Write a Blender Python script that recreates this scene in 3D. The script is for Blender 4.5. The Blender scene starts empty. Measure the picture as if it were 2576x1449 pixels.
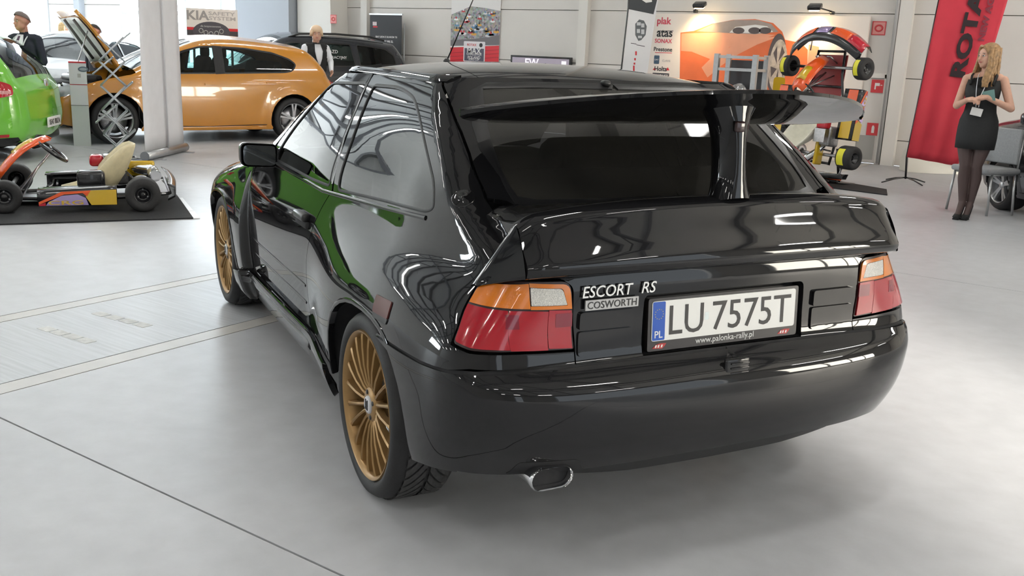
import bpy, bmesh, math, random
import numpy as np
from mathutils import Vector, Matrix
from mathutils.geometry import delaunay_2d_cdt

# ------------------------------------------------------------------ camera
# World axes follow the hall: +Y runs to the back wall, +X along it to the right, floor z = 0.
TH = math.radians(61.2)                      # heading of the black car inside the hall
FPX, CX, CY = 2401.88, 1288.0, 724.5
_C = np.array([-1.77116975, -2.80343037, 1.43791443])      # in the black car's own frame
_y, _p, _r = [math.radians(a) for a in (26.93616016, 13.88902158, 2.37240626)]
RZ = np.array([[math.cos(TH), -math.sin(TH), 0], [math.sin(TH), math.cos(TH), 0], [0, 0, 1]])
_f = np.array([math.sin(_y) * math.cos(_p), math.cos(_y) * math.cos(_p), -math.sin(_p)])
_rt = np.array([math.cos(_y), -math.sin(_y), 0.0])
_up = np.cross(_rt, _f)
_R0 = np.array([_rt, -_up, _f])
_Rr = np.array([[math.cos(_r), -math.sin(_r), 0], [math.sin(_r), math.cos(_r), 0], [0, 0, 1]])
RC = (_Rr @ _R0) @ RZ.T                      # rows: right, down, forward in world axes
CAM = RZ @ _C
scene = bpy.context.scene
col = scene.collection
cd = bpy.data.cameras.new('camera')
cam = bpy.data.objects.new('camera', cd); col.objects.link(cam)
cd.sensor_width = 36.0; cd.lens = 36.0 * FPX / 2576.0; cd.clip_start = 0.05; cd.clip_end = 300
M3 = np.array([RC[0], -RC[1], -RC[2]]).T
cam.matrix_world = Matrix([[*M3[0], CAM[0]], [*M3[1], CAM[1]], [*M3[2], CAM[2]], [0, 0, 0, 1]])
scene.camera = cam
vs = scene.view_settings
vs.view_transform = 'Standard'; vs.look = 'None'; vs.gamma = 1.0; vs.use_curve_mapping = False
vs.exposure = 1.85
cy = scene.cycles
cy.max_bounces = 8; cy.diffuse_bounces = 4; cy.glossy_bounces = 4; cy.transmission_bounces = 6; cy.transparent_max_bounces = 12
cy.caustics_reflective = False; cy.caustics_refractive = False; cy.sample_clamp_indirect = 6.0
try: cy.use_denoising = True
except Exception: pass
# ------------------------------------------------------------------ world and large lights
world = bpy.data.worlds.new('world'); scene.world = world; world.use_nodes = True
wn = world.node_tree.nodes; wb = wn['Background']
wb.inputs[0].default_value = (0.85, 0.93, 1.0, 1); wb.inputs[1].default_value = 0.5

# low sun through gates added in the unseen right wall
sd = bpy.data.lights.new('sun', 'SUN'); sd.energy = 3.4; sd.angle = math.radians(2.5); sd.color = (1.0, .93, .82)
sun = bpy.data.objects.new('sun', sd); col.objects.link(sun)
SUN_EL = math.radians(14); sdir = Vector((-.72 * math.cos(SUN_EL), .69 * math.cos(SUN_EL), -math.sin(SUN_EL)))
sun.rotation_euler = sdir.to_track_quat('-Z', 'Y').to_euler(); sun.location = (20, -18, 6)

# ------------------------------------------------------------------ picture -> place helpers
WALL_Y = 12.28
def ray(u, v):
    d = RC.T @ np.array([(u - CX) / FPX, (v - CY) / FPX, 1.0]); return d
def fl(u, v, z=0.0):
    d = ray(u, v); return Vector(CAM + d * ((z - CAM[2]) / d[2]))
def wl(u, v, off=0.0):
    d = ray(u, v); return Vector(CAM + d * ((WALL_Y - off - CAM[1]) / d[1]))
def vz(u, v, base):
    d = ray(u, v); A = np.stack([d, [0, 0, -1.0]], 1)
    s = np.linalg.lstsq(A, np.array([base[0], base[1], 0]) - CAM, rcond=None)[0]; return float(s[1])
def dp(u, v, dist):
    d = ray(u, v); d = d / np.linalg.norm(d); return Vector(CAM + d * dist)

# ------------------------------------------------------------------ materials
MATS = {}
def mat(name, color, rough=0.5, metal=0.0, spec=0.5, coat=0.0, emis=None, estr=0.0, noise=0.0, nscale=8.0, bump=0.0, bscale=60.0, trans=0.0, alpha=1.0):
    if name in MATS: return MATS[name]
    m = bpy.data.materials.new(name); m.use_nodes = True
    nt = m.node_tree; b = nt.nodes['Principled BSDF']
    c = (*color, 1)
    b.inputs['Base Color'].default_value = c; b.inputs['Roughness'].default_value = rough
    b.inputs['Metallic'].default_value = metal; b.inputs['Specular IOR Level'].default_value = spec
    b.inputs['Coat Weight'].default_value = coat; b.inputs['Coat Roughness'].default_value = 0.03
    b.inputs['Transmission Weight'].default_value = trans; b.inputs['Alpha'].default_value = alpha
    if emis: b.inputs['Emission Color'].default_value = (*emis, 1); b.inputs['Emission Strength'].default_value = estr
    if noise or bump:
        tc = nt.nodes.new('ShaderNodeTexCoord')
    if noise:
        n = nt.nodes.new('ShaderNodeTexNoise'); n.inputs['Scale'].default_value = nscale; n.inputs['Detail'].default_value = 5
        nt.links.new(tc.outputs['Object'], n.inputs['Vector'])
        r = nt.nodes.new('ShaderNodeValToRGB')
        r.color_ramp.elements[0].position = 0.3; r.color_ramp.elements[1].position = 0.7
        r.color_ramp.elements[0].color = (*[max(0, k * (1 - noise)) for k in color], 1)
        r.color_ramp.elements[1].color = (*[min(1, k * (1 + noise)) for k in color], 1)
        nt.links.new(n.outputs[0], r.inputs[0]); nt.links.new(r.outputs[0], b.inputs['Base Color'])
    if bump:
        n2 = nt.nodes.new('ShaderNodeTexNoise'); n2.inputs['Scale'].default_value = bscale; n2.inputs['Detail'].default_value = 3
        nt.links.new(tc.outputs['Object'], n2.inputs['Vector'])
        bp = nt.nodes.new('ShaderNodeBump'); bp.inputs['Strength'].default_value = bump; bp.inputs['Distance'].default_value = 0.01
        nt.links.new(n2.outputs[0], bp.inputs['Height']); nt.links.new(bp.outputs[0], b.inputs['Normal'])
    MATS[name] = m; return m
def glass(name, tint=(0.3, 0.32, 0.3), rough=0.0, ior=1.5, gloss=1.0):
    if name in MATS: return MATS[name]
    m = bpy.data.materials.new(name); m.use_nodes = True; nt = m.node_tree; nt.nodes.clear()
    o = nt.nodes.new('ShaderNodeOutputMaterial'); mx = nt.nodes.new('ShaderNodeMixShader')
    t = nt.nodes.new('ShaderNodeBsdfTransparent'); g = nt.nodes.new('ShaderNodeBsdfGlossy'); fr = nt.nodes.new('ShaderNodeFresnel')
    t.inputs[0].default_value = (*tint, 1); g.inputs[0].default_value = (gloss, gloss, gloss, 1); g.inputs['Roughness'].default_value = rough
    fr.inputs[0].default_value = ior
    nt.links.new(fr.outputs[0], mx.inputs[0]); nt.links.new(t.outputs[0], mx.inputs[1]); nt.links.new(g.outputs[0], mx.inputs[2])
    nt.links.new(mx.outputs[0], o.inputs[0]); MATS[name] = m; return m
def emit(name, color, strength):
    return mat(name, (0.8, 0.8, 0.8), 0.6, emis=color, estr=strength)

# ------------------------------------------------------------------ object helpers
def tag(o, label=None, cat=None, group=None, kind=None):
    if label: o['label'] = label
    if cat: o['category'] = cat
    if group: o['group'] = group
    if kind: o['kind'] = kind
    return o
def empty(name, loc=(0, 0, 0), rz=0.0, label=None, cat=None, group=None):
    o = bpy.data.objects.new(name, None); col.objects.link(o); o.location = loc; o.rotation_euler = (0, 0, rz)
    o.empty_display_size = 0.1
    return tag(o, label, cat, group)
def copy_tree(o, parent=None):
    c = o.copy(); col.objects.link(c); c.parent = parent
    for ch in list(o.children): copy_tree(ch, c)
    return c
def link(name, me, m=None, parent=None):
    if m is not None and not me.materials: me.materials.append(m)
    o = bpy.data.objects.new(name, me); col.objects.link(o)
    if parent is not None: o.parent = parent
    return o
class MB:
    def __init__(s): s.v = []; s.f = []; s.sm = []
    def add(s, vs, fs, smooth=False):
        k = len(s.v); s.v += [tuple(map(float, p)) for p in vs]; s.f += [tuple(k + i for i in q) for q in fs]; s.sm += [smooth] * len(fs); return s
    def box(s, lo, hi, M=None):
        x0, y0, z0 = lo; x1, y1, z1 = hi
        v = [(x0, y0, z0), (x1, y0, z0), (x1, y1, z0), (x0, y1, z0), (x0, y0, z1), (x1, y0, z1), (x1, y1, z1), (x0, y1, z1)]
        if M is not None: v = [M @ Vector(p) for p in v]
        return s.add(v, [(3, 2, 1, 0), (4, 5, 6, 7), (0, 1, 5, 4), (1, 2, 6, 5), (2, 3, 7, 6), (3, 0, 4, 7)])
    def rbox(s, c, size, r=0.02, M=None, seg=3):
        # box with rounded edges (rounded in all axes) centred at c
        bm = bmesh.new(); bmesh.ops.create_cube(bm, size=1.0)
        for p in bm.verts: p.co = Vector((p.co.x * size[0], p.co.y * size[1], p.co.z * size[2]))
        r = min(r, 0.49 * min(size))
        bmesh.ops.bevel(bm, geom=list(bm.edges), offset=r, segments=seg, profile=0.5, affect='EDGES')
        T = Matrix.Translation(c)
        if M is not None: T = T @ M
        bm.verts.index_update()
        s.add([T @ p.co for p in bm.verts], [[q.index for q in f.verts] for f in bm.faces], True); bm.free(); return s
    def tube(s, pts, r, n=10, cap=True, closed=False, sx=1.0, sy=1.0):
        pts = [Vector(p) for p in pts]; m = len(pts)
        rs = r if isinstance(r, (list, tuple)) else [r] * m
        prev = None; vsx = []
        for i in range(m):
            if closed: t = pts[(i + 1) % m] - pts[i - 1]
            else: t = pts[min(i + 1, m - 1)] - pts[max(i - 1, 0)]
            if t.length < 1e-9: t = Vector((0, 0, 1))
            t.normalize()
            if prev is None:
                a = Vector((0, 0, 1)) if abs(t.z) < 0.9 else Vector((1, 0, 0)); nn = (a - t * a.dot(t)).normalized()
            else:
                nn = prev - t * prev.dot(t)
                nn = nn.normalized() if nn.length > 1e-6 else prev
            prev = nn; bb = t.cross(nn)
            for k in range(n):
                a = 2 * math.pi * k / n
                vsx.append(pts[i] + (nn * math.cos(a) * sx + bb * math.sin(a) * sy) * rs[i])
        fs = []
        for i in range(m if closed else m - 1):
            j = (i + 1) % m
            for k in range(n):
                fs.append((i * n + k, i * n + (k + 1) % n, j * n + (k + 1) % n, j * n + k))
        s.add(vsx, fs, True)
        if cap and not closed:
            b0 = len(s.v) - len(vsx)
            s.f.append(tuple(b0 + k for k in reversed(range(n)))); s.sm.append(False)
            s.f.append(tuple(b0 + (m - 1) * n + k for k in range(n))); s.sm.append(False)
        return s
    def lathe(s, prof, n=32, M=None, smooth=True, closed=False):
        # prof: list of (r, h) about local z
        m = len(prof); vsx = []
        for r, h in prof:
            for k in range(n):
                a = 2 * math.pi * k / n; p = Vector((r * math.cos(a), r * math.sin(a), h))
                vsx.append(M @ p if M is not None else p)
        fs = []
        for i in range(m if closed else m - 1):
            j = (i + 1) % m
            for k in range(n): fs.append((i * n + k, i * n + (k + 1) % n, j * n + (k + 1) % n, j * n + k))
        return s.add(vsx, fs, smooth)
    def prism(s, poly, h0, h1, M=None):
        # poly in local xy, extruded along local z
        n = len(poly); v = [Vector((x, y, h0)) for x, y in poly] + [Vector((x, y, h1)) for x, y in poly]
        if M is not None: v = [M @ p for p in v]
        fs = [tuple(reversed(range(n))), tuple(range(n, 2 * n))] + [(i, (i + 1) % n, n + (i + 1) % n, n + i) for i in range(n)]
        return s.add(v, fs)
    def ball(s, c, r, sx=1, sy=1, sz=1, n=16, m=10, M=None):
        vsx = []; 
        for i in range(m + 1):
            ph = math.pi * i / m
            for k in range(n):
                a = 2 * math.pi * k / n
                p = Vector((r * sx * math.sin(ph) * math.cos(a), r * sy * math.sin(ph) * math.sin(a), r * sz * math.cos(ph)))
                if M is not None: p = M @ p
                vsx.append(Vector(c) + p)
        fs = []
        for i in range(m):
            for k in range(n): fs.append((i * n + k, (i + 1) * n + k, (i + 1) * n + (k + 1) % n, i * n + (k + 1) % n))
        return s.add(vsx, fs, True)
    def grid(s, rows, smooth=True, closed=False):
        m = len(rows); n = len(rows[0]); fs = []
        for i in range(m - 1):
            for k in range(n if closed else n - 1):
                fs.append((i * n + k, i * n + (k + 1) % n, (i + 1) * n + (k + 1) % n, (i + 1) * n + k))
        return s.add([p for r in rows for p in r], fs, smooth)
    def mesh(s, name='mesh'):
        me = bpy.data.meshes.new(name); me.from_pydata(s.v, [], s.f)
        me.polygons.foreach_set('use_smooth', s.sm); me.update(); return me
    def build(s, name, m, parent=None, weld=True, sharp=None):
        me = s.mesh(name)
        bm = bmesh.new(); bm.from_mesh(me)
        if weld: bmesh.ops.remove_doubles(bm, verts=bm.verts, dist=1e-5)
        bmesh.ops.recalc_face_normals(bm, faces=bm.faces)
        bm.to_mesh(me); bm.free()
        if sharp is not None:
            me.polygons.foreach_set('use_smooth', [True] * len(me.polygons)); me.set_sharp_from_angle(angle=math.radians(sharp))
        return link(name, me, m, parent)
def frame_M(o, x, y):
    # matrix with origin o and local axes x, y (z = x cross y)
    x = Vector(x).normalized(); y = Vector(y); z = x.cross(y).normalized(); y = z.cross(x)
    return Matrix([[x.x, y.x, z.x, o[0]], [x.y, y.y, z.y, o[1]], [x.z, y.z, z.z, o[2]], [0, 0, 0, 1]])
def text_mesh(txt, size=1.0, depth=0.002, bold=0.0, shear=0.0, align='CENTER', sx=1.0, space=1.0):
    cu = bpy.data.curves.new('text', 'FONT'); cu.body = txt; cu.size = size; cu.extrude = depth / 2; cu.offset = bold; cu.shear = shear
    cu.align_x = align; cu.align_y = 'CENTER'; cu.resolution_u = 3; cu.space_character = space
    o = bpy.data.objects.new('text', cu); col.objects.link(o)
    bpy.context.view_layer.update()
    me = bpy.data.meshes.new_from_object(o.evaluated_get(bpy.context.evaluated_depsgraph_get()))
    bpy.data.objects.remove(o); bpy.data.curves.remove(cu)
    if sx != 1.0:
        for v in me.vertices: v.co.x *= sx
    me.materials.clear(); return me
def text(name, txt, M, m, parent=None, width=None, height=None, **k):
    me = text_mesh(txt, **k)
    if width or height:
        co = np.array([v.co[:] for v in me.vertices]); lo = co.min(0); hi = co.max(0)
        fx = (width / (hi[0] - lo[0])) if width else None; fy = (height / (hi[1] - lo[1])) if height else None
        fx = fx or fy; fy = fy or fx; c = (lo + hi) / 2
        for v in me.vertices: v.co.x = (v.co.x - c[0]) * fx; v.co.y = (v.co.y - c[1]) * fy
    me.transform(M); return link(name, me, m, parent)

# ------------------------------------------------------------------ 2D outlines and patches
def rp(pts, r=0.02, seg=4):
    # round the corners of a closed polygon; an entry may carry its own radius as third value
    n = len(pts); out = []
    for i in range(n):
        p = np.array(pts[i][:2], float); a = np.array(pts[i - 1][:2], float); b = np.array(pts[(i + 1) % n][:2], float)
        rr = pts[i][2] if len(pts[i]) > 2 else r
        if rr <= 0: out.append(tuple(p)); continue
        la = np.linalg.norm(a - p); lb = np.linalg.norm(b - p)
        d = min(rr, la * 0.48, lb * 0.48); p0 = p + (a - p) / la * d; p1 = p + (b - p) / lb * d
        for k in range(seg + 1):
            t = k / seg; q = (1 - t) ** 2 * p0 + 2 * t * (1 - t) * p + t * t * p1; out.append(tuple(q))
    return out
def crv(pts, n=6, closed=False):
    # Catmull-Rom through points
    P = [np.array(p, float) for p in pts]; m = len(P); out = []
    rng = range(m if closed else m - 1)
    for i in rng:
        if closed: p0, p1, p2, p3 = P[i - 1], P[i], P[(i + 1) % m], P[(i + 2) % m]
        else: p0, p1, p2, p3 = P[max(i - 1, 0)], P[i], P[i + 1], P[min(i + 2, m - 1)]
        for k in range(n):
            t = k / n
            out.append(tuple(0.5 * ((2 * p1) + (p2 - p0) * t + (2 * p0 - 5 * p1 + 4 * p2 - p3) * t * t + (3 * p1 - p0 - 3 * p2 + p3) * t ** 3)))
    if not closed: out.append(tuple(P[-1]))
    return out
def area2(p):
    p = np.array(p); x, y = p[:, 0], p[:, 1]; return 0.5 * np.sum(x * np.roll(y, -1) - np.roll(x, -1) * y)
def inset(poly, d):
    # move a closed outline inwards by d (outwards when d < 0)
    p = np.array(poly, float)
    if area2(p) < 0: p = p[::-1]
    t = np.roll(p, -1, 0) - p; L = np.linalg.norm(t, axis=1, keepdims=True); keep = L[:, 0] > 1e-7
    p = p[keep]; t = np.roll(p, -1, 0) - p; t /= np.linalg.norm(t, axis=1, keepdims=True)
    nrm = np.stack([-t[:, 1], t[:, 0]], 1); na = np.roll(nrm, 1, 0)
    b = nrm + na; b /= np.maximum(np.linalg.norm(b, axis=1, keepdims=True), 1e-6)
    k = np.clip(1 / np.maximum((b * nrm).sum(1), 0.3), 1, 2.5)[:, None]
    return [tuple(q) for q in p + b * k * d]
def dens(poly, step):
    out = []; n = len(poly)
    for i in range(n):
        a = np.array(poly[i], float); b = np.array(poly[(i + 1) % n], float); k = max(1, int(math.ceil(np.linalg.norm(b - a) / step)))
        for j in range(k): out.append(tuple(a + (b - a) * j / k))
    return out
def inside(px, py, poly):
    c = np.zeros(len(px), bool); n = len(poly); P = np.array(poly)
    for i in range(n):
        x0, y0 = P[i - 1]; x1, y1 = P[i]
        m = ((y0 > py) != (y1 > py))
        with np.errstate(divide='ignore', invalid='ignore'):
            xx = (x1 - x0) * (py - y0) / (y1 - y0) + x0
        c ^= m & (px < xx)
    return c
def cdt(outline, holes=(), step=0.02, extra=()):
    # triangulated 2D patch with a regular inner grid; returns points, triangles, boundary loops
    loops = [dens(outline, step)] + [dens(h, step) for h in holes]
    pts = []; edges = []
    for L in loops:
        k = len(pts); n = len(L); pts += L; edges += [(k + i, k + (i + 1) % n) for i in range(n)]
    A = np.array(loops[0]); x0, y0 = A.min(0); x1, y1 = A.max(0)
    gx, gy = np.meshgrid(np.arange(x0 + step / 2, x1, step), np.arange(y0 + step / 2, y1, step)); gx = gx.ravel(); gy = gy.ravel()
    ok = inside(gx, gy, loops[0])
    for h in loops[1:]: ok &= ~inside(gx, gy, h)
    B = np.array(pts); g = np.stack([gx[ok], gy[ok]], 1)
    if len(g):
        dmin = np.full(len(g), 9.0)
        for i in range(0, len(B), 200): dmin = np.minimum(dmin, np.sqrt(((g[:, None] - B[None, i:i + 200]) ** 2).sum(2)).min(1))
        g = g[dmin > step * 0.55]
    if len(extra):
        ex = np.array(extra); ok = inside(ex[:, 0], ex[:, 1], loops[0])
        for h in loops[1:]: ok &= ~inside(ex[:, 0], ex[:, 1], h)
        ex = ex[ok]
        if len(ex):
            dm = np.full(len(ex), 9.0)
            for i in range(0, len(B), 200): dm = np.minimum(dm, np.sqrt(((ex[:, None] - B[None, i:i + 200]) ** 2).sum(2)).min(1))
            ex = ex[dm > 2e-3]; g = np.concatenate([g, ex]) if len(g) else ex
    allp = [Vector(p) for p in pts] + [Vector(p) for p in g]
    r = delaunay_2d_cdt(allp, edges, [], 0, 1e-7)
    V = np.array([tuple(p) for p in r[0]]); T = np.array([f for f in r[2] if len(f) == 3])
    c = V[T].mean(1); ok = inside(c[:, 0], c[:, 1], loops[0])
    for h in loops[1:]: ok &= ~inside(c[:, 0], c[:, 1], h)
    return V, T[ok]
def patch(name, fn, outline, holes, m, parent=None, step=0.02, off=0.0, depth=0.01, mirror=False, both=False, eps=1e-4, extra=()):
    # surface patch: 2D outline mapped through fn(s, z) -> (x, y, z); shaded with the true surface normals
    V, T = cdt(outline, holes, step, extra)
    def ev(a, b): return fn(a, b)
    P = ev(V[:, 0], V[:, 1])
    du = ev(V[:, 0] + eps, V[:, 1]) - ev(V[:, 0] - eps, V[:, 1]); dv = ev(V[:, 0], V[:, 1] + eps) - ev(V[:, 0], V[:, 1] - eps)
    N = np.cross(du, dv); L = np.linalg.norm(N, axis=1, keepdims=True); N /= np.maximum(L, 1e-12)
    # triangles: make winding agree with N
    tn = np.cross(P[T[:, 1]] - P[T[:, 0]], P[T[:, 2]] - P[T[:, 0]])
    fl_ = (tn * N[T[:, 0]]).sum(1) < 0
    T = T.copy(); T[fl_] = T[fl_][:, ::-1]
    P = P + N * off
    def fin(P, N, T):
        # rim
        e = {}
        for t in T:
            for a, b in ((t[0], t[1]), (t[1], t[2]), (t[2], t[0])):
                if (b, a) in e: del e[(b, a)]
                else: e[(a, b)] = 1
        v = [tuple(p) for p in P]; nn = [tuple(k) for k in N]; f = [tuple(int(i) for i in t) for t in T]; sm = [True] * len(f)
        if depth > 0:
            mp = {}; nb = []
            for (a, b) in e:
                for q in (a, b):
                    if q not in mp:
                        mp[q] = (len(v), len(v) + 1); v.append(tuple(P[q])); v.append(tuple(P[q] - N[q] * depth)); nn.append((0, 0, 0)); nn.append((0, 0, 0))
                f.append((mp[b][0], mp[a][0], mp[a][1], mp[b][1])); sm.append(False)
        return v, nn, f, sm
    v, nn, f, sm = fin(P, N, T)
    if mirror or both:
        v2 = [(-a, b, c) for a, b, c in v]; n2 = [(-a, b, c) for a, b, c in nn]; f2 = [tuple(reversed(q)) for q in f]
        if both:
            k = len(v); v = v + v2; nn = nn + n2; f = f + [tuple(k + i for i in q) for q in f2]; sm = sm + sm
        else: v, nn, f = v2, n2, f2
    me = bpy.data.meshes.new(name); me.from_pydata(v, [], f); me.polygons.foreach_set('use_smooth', sm); me.update()
    me.normals_split_custom_set_from_vertices(nn)
    return link(name, me, m, parent)
def ribbon(name, fn, path, w, m, parent=None, off=0.002, h=0.006, closed=True, mirror=False, eps=1e-4):
    # raised strip following a path drawn on the surface fn
    p = np.array(path, float); n = len(p)
    nx = np.roll(p, -1, 0); pv = np.roll(p, 1, 0)
    if not closed: nx[-1] = p[-1]; pv[0] = p[0]
    t = nx - pv; t /= np.maximum(np.linalg.norm(t, axis=1, keepdims=True), 1e-9); q = np.stack([-t[:, 1], t[:, 0]], 1)
    def ev(a): return fn(a[:, 0], a[:, 1])
    def nr(a):
        du = fn(a[:, 0] + eps, a[:, 1]) - fn(a[:, 0] - eps, a[:, 1]); dv = fn(a[:, 0], a[:, 1] + eps) - fn(a[:, 0], a[:, 1] - eps)
        N = np.cross(du, dv); return N / np.maximum(np.linalg.norm(N, axis=1, keepdims=True), 1e-12)
    A = p + q * w / 2; B = p - q * w / 2; NA, NB, NC = nr(A), nr(B), nr(p)
    rows = [ev(A) + NA * (off - h), ev(A) + NA * off, ev(p) + NC * (off + 0.18 * w), ev(B) + NB * off, ev(B) + NB * (off - h)]
    rows = np.stack(rows, 1)
    if mirror: rows[:, :, 0] *= -1
    mb = MB(); R = [list(map(tuple, r)) for r in rows]
    if closed: R.append(R[0])
    mb.grid(R, True)
    if not closed: mb.add(R[0], [(0, 1, 2, 3, 4)]); mb.add(R[-1], [(4, 3, 2, 1, 0)])
    o = mb.build(name, m, parent, sharp=50); return o
class Pch:
    # monotone cubic interpolation
    def __init__(s, x, y):
        s.x = np.array(x, float); s.y = np.array(y, float); h = np.diff(s.x); d = np.diff(s.y) / h; m = np.zeros(len(x))
        for i in range(1, len(x) - 1):
            if d[i - 1] * d[i] > 0:
                w1 = 2 * h[i] + h[i - 1]; w2 = h[i] + 2 * h[i - 1]; m[i] = (w1 + w2) / (w1 / d[i - 1] + w2 / d[i])
        m[0] = d[0]; m[-1] = d[-1]; s.h, s.m = h, m
    def __call__(s, q):
        q = np.asarray(q, float); i = np.clip(np.searchsorted(s.x, q) - 1, 0, len(s.x) - 2); t = np.clip((q - s.x[i]) / s.h[i], 0, 1)
        return (1 + 2 * t) * (1 - t) ** 2 * s.y[i] + t * (1 - t) ** 2 * s.h[i] * s.m[i] + t * t * (3 - 2 * t) * s.y[i + 1] + t * t * (t - 1) * s.h[i] * s.m[i + 1]
def sst(x): x = np.clip(x, 0, 1); return x * x * (3 - 2 * x)
# ================================================================== the hall
X0, X1, Y0, ZC = -33.0, 15.0, -17.0, 6.2
def structure(o): o['kind'] = 'structure'; return o
def concrete(name, base, streak=False):
    m = bpy.data.materials.new(name); m.use_nodes = True; nt = m.node_tree; b = nt.nodes['Principled BSDF']
    tc = nt.nodes.new('ShaderNodeTexCoord'); mp = nt.nodes.new('ShaderNodeMapping'); nt.links.new(tc.outputs['Generated' if False else 'Object'], mp.inputs[0])
    n1 = nt.nodes.new('ShaderNodeTexNoise'); n1.inputs['Scale'].default_value = .55; n1.inputs['Detail'].default_value = 7; n1.inputs['Roughness'].default_value = .62
    n2 = nt.nodes.new('ShaderNodeTexNoise'); n2.inputs['Scale'].default_value = 9; n2.inputs['Detail'].default_value = 6
    nt.links.new(mp.outputs[0], n1.inputs['Vector'])
    if streak:
        mp2 = nt.nodes.new('ShaderNodeMapping'); mp2.inputs['Scale'].default_value = (.25, 7, 1); nt.links.new(tc.outputs['Object'], mp2.inputs[0]); nt.links.new(mp2.outputs[0], n2.inputs['Vector'])
    else: nt.links.new(mp.outputs[0], n2.inputs['Vector'])
    mx = nt.nodes.new('ShaderNodeMix'); mx.data_type = 'FLOAT'; mx.inputs[0].default_value = .55 if streak else .35
    nt.links.new(n1.outputs[0], mx.inputs[2]); nt.links.new(n2.outputs[0], mx.inputs[3])
    r = nt.nodes.new('ShaderNodeValToRGB'); k = .14 if not streak else .20
    r.color_ramp.elements[0].position = .33; r.color_ramp.elements[1].position = .67
    r.color_ramp.elements[0].color = (*[c * (1 - k) for c in base], 1); r.color_ramp.elements[1].color = (*[c * (1 + k * .6) for c in base], 1)
    nt.links.new(mx.outputs[0], r.inputs[0]); nt.links.new(r.outputs[0], b.inputs['Base Color'])
    rr = nt.nodes.new('ShaderNodeMapRange'); rr.inputs[3].default_value = .30; rr.inputs[4].default_value = .52
    nt.links.new(n1.outputs[0], rr.inputs[0]); nt.links.new(rr.outputs[0], b.inputs['Roughness'])
    bp = nt.nodes.new('ShaderNodeBump'); bp.inputs['Strength'].default_value = .12; bp.inputs['Distance'].default_value = .004
    n3 = nt.nodes.new('ShaderNodeTexNoise'); n3.inputs['Scale'].default_value = 38; n3.inputs['Detail'].default_value = 4
    nt.links.new(mp.outputs[0], n3.inputs['Vector']); nt.links.new(n3.outputs[0], bp.inputs['Height']); nt.links.new(bp.outputs[0], b.inputs['Normal'])
    b.inputs['Specular IOR Level'].default_value = .45
    return m
m_con = concrete('concrete', (.475, .485, .505)); m_con2 = concrete('concrete_channel', (.445, .46, .48), True); m_kerb = concrete('concrete_kerb', (.50, .485, .46)); m_joint = mat('joint_dark', (.09, .075, .06), .9)
mb = MB(); mb.box((X0, Y0, -.3), (X1, WALL_Y + .1, -.012)); floor = structure(mb.build('floor', m_joint))
XL = [X0, -27, -21, -15, -9.2, -3.26, -3.15, -2.276, -2.16, 3.0, 8.6, X1]; YL = [Y0, -12, -6.6, -1.175, 4.25, 9.6, WALL_Y]
g = .008
for i in range(len(XL) - 1):
    nar = XL[i + 1] - XL[i] < 1.5
    ys = [Y0, WALL_Y] if nar else YL
    for j in range(len(ys) - 1):
        mb = MB(); mb.box((XL[i] + g / 2, ys[j] + g / 2, -.012), (XL[i + 1] - g / 2, ys[j + 1] - g / 2, 0)); w_ = XL[i + 1] - XL[i]
        mb.build('floor_slab' if not nar else ('channel_strip' if w_ > .5 else 'kerb_strip'), m_con if not nar else (m_con2 if w_ > .5 else m_kerb), floor)
mark = mat('tape_residue', (.66, .67, .66), .7, noise=.15, nscale=30)
for (u0, v0, u1, v1) in ((104, 823, 232, 862), (238, 786, 376, 822)):
    a, b = fl(u0, v0), fl(u1, v1)
    for k in range(4):
        c = a.lerp(b, (k + .5) / 4); mb = MB(); mb.box((c.x - .045, c.y - .03, -.001), (c.x + .045, c.y + .03, .0012)); mb.build('tape_mark', mark, floor)
# back wall: sandwich panels between slim columns
m_wall = mat('wall_panel', (.66, .635, .60), .55, noise=.03, nscale=1.5, bump=.03, bscale=25); m_wall2 = mat('wall_core', (.30, .29, .27), .8)
m_col = mat('column_paint', (.70, .68, .64), .5)
m_dcol = mat('column_bluegrey', (.36, .39, .43), .5)
win_day = emit('window_daylight', (.84, .94, 1.0), 7.0)
warm_fill = emit('window_sun', (1.0, .93, .80), 6.0)
m_frame = mat('window_frame', (.50, .53, .56), .4)
mb = MB(); mb.box((X0, WALL_Y + .06, 0), (X1, WALL_Y + .30, ZC)); wall_b = structure(mb.build('wall_back', m_wall2))
ZJ = [0.0, .375, 1.285, 2.20, 3.11, 4.02, 4.93, ZC]
wins = [(-32.8, -24.6, .3), (-21.2, -15.95, .05)]
segs = []; xs = sorted([X0, X1, -24.6, -21.2, -15.95, -12.65, -7.39, -1.95, 4.0, 9.5])
for a, b in zip(xs[:-1], xs[1:]):
    c = (a + b) / 2
    if any(w[0] < c < w[1] for w in wins): continue
    for z0, z1 in zip(ZJ[:-1], ZJ[1:]):
        mb = MB(); mb.box((a + .004, WALL_Y, z0 + .006), (b - .004, WALL_Y + .06, z1 - .006)); mb.build('wall_panel', m_wall, wall_b)
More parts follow.
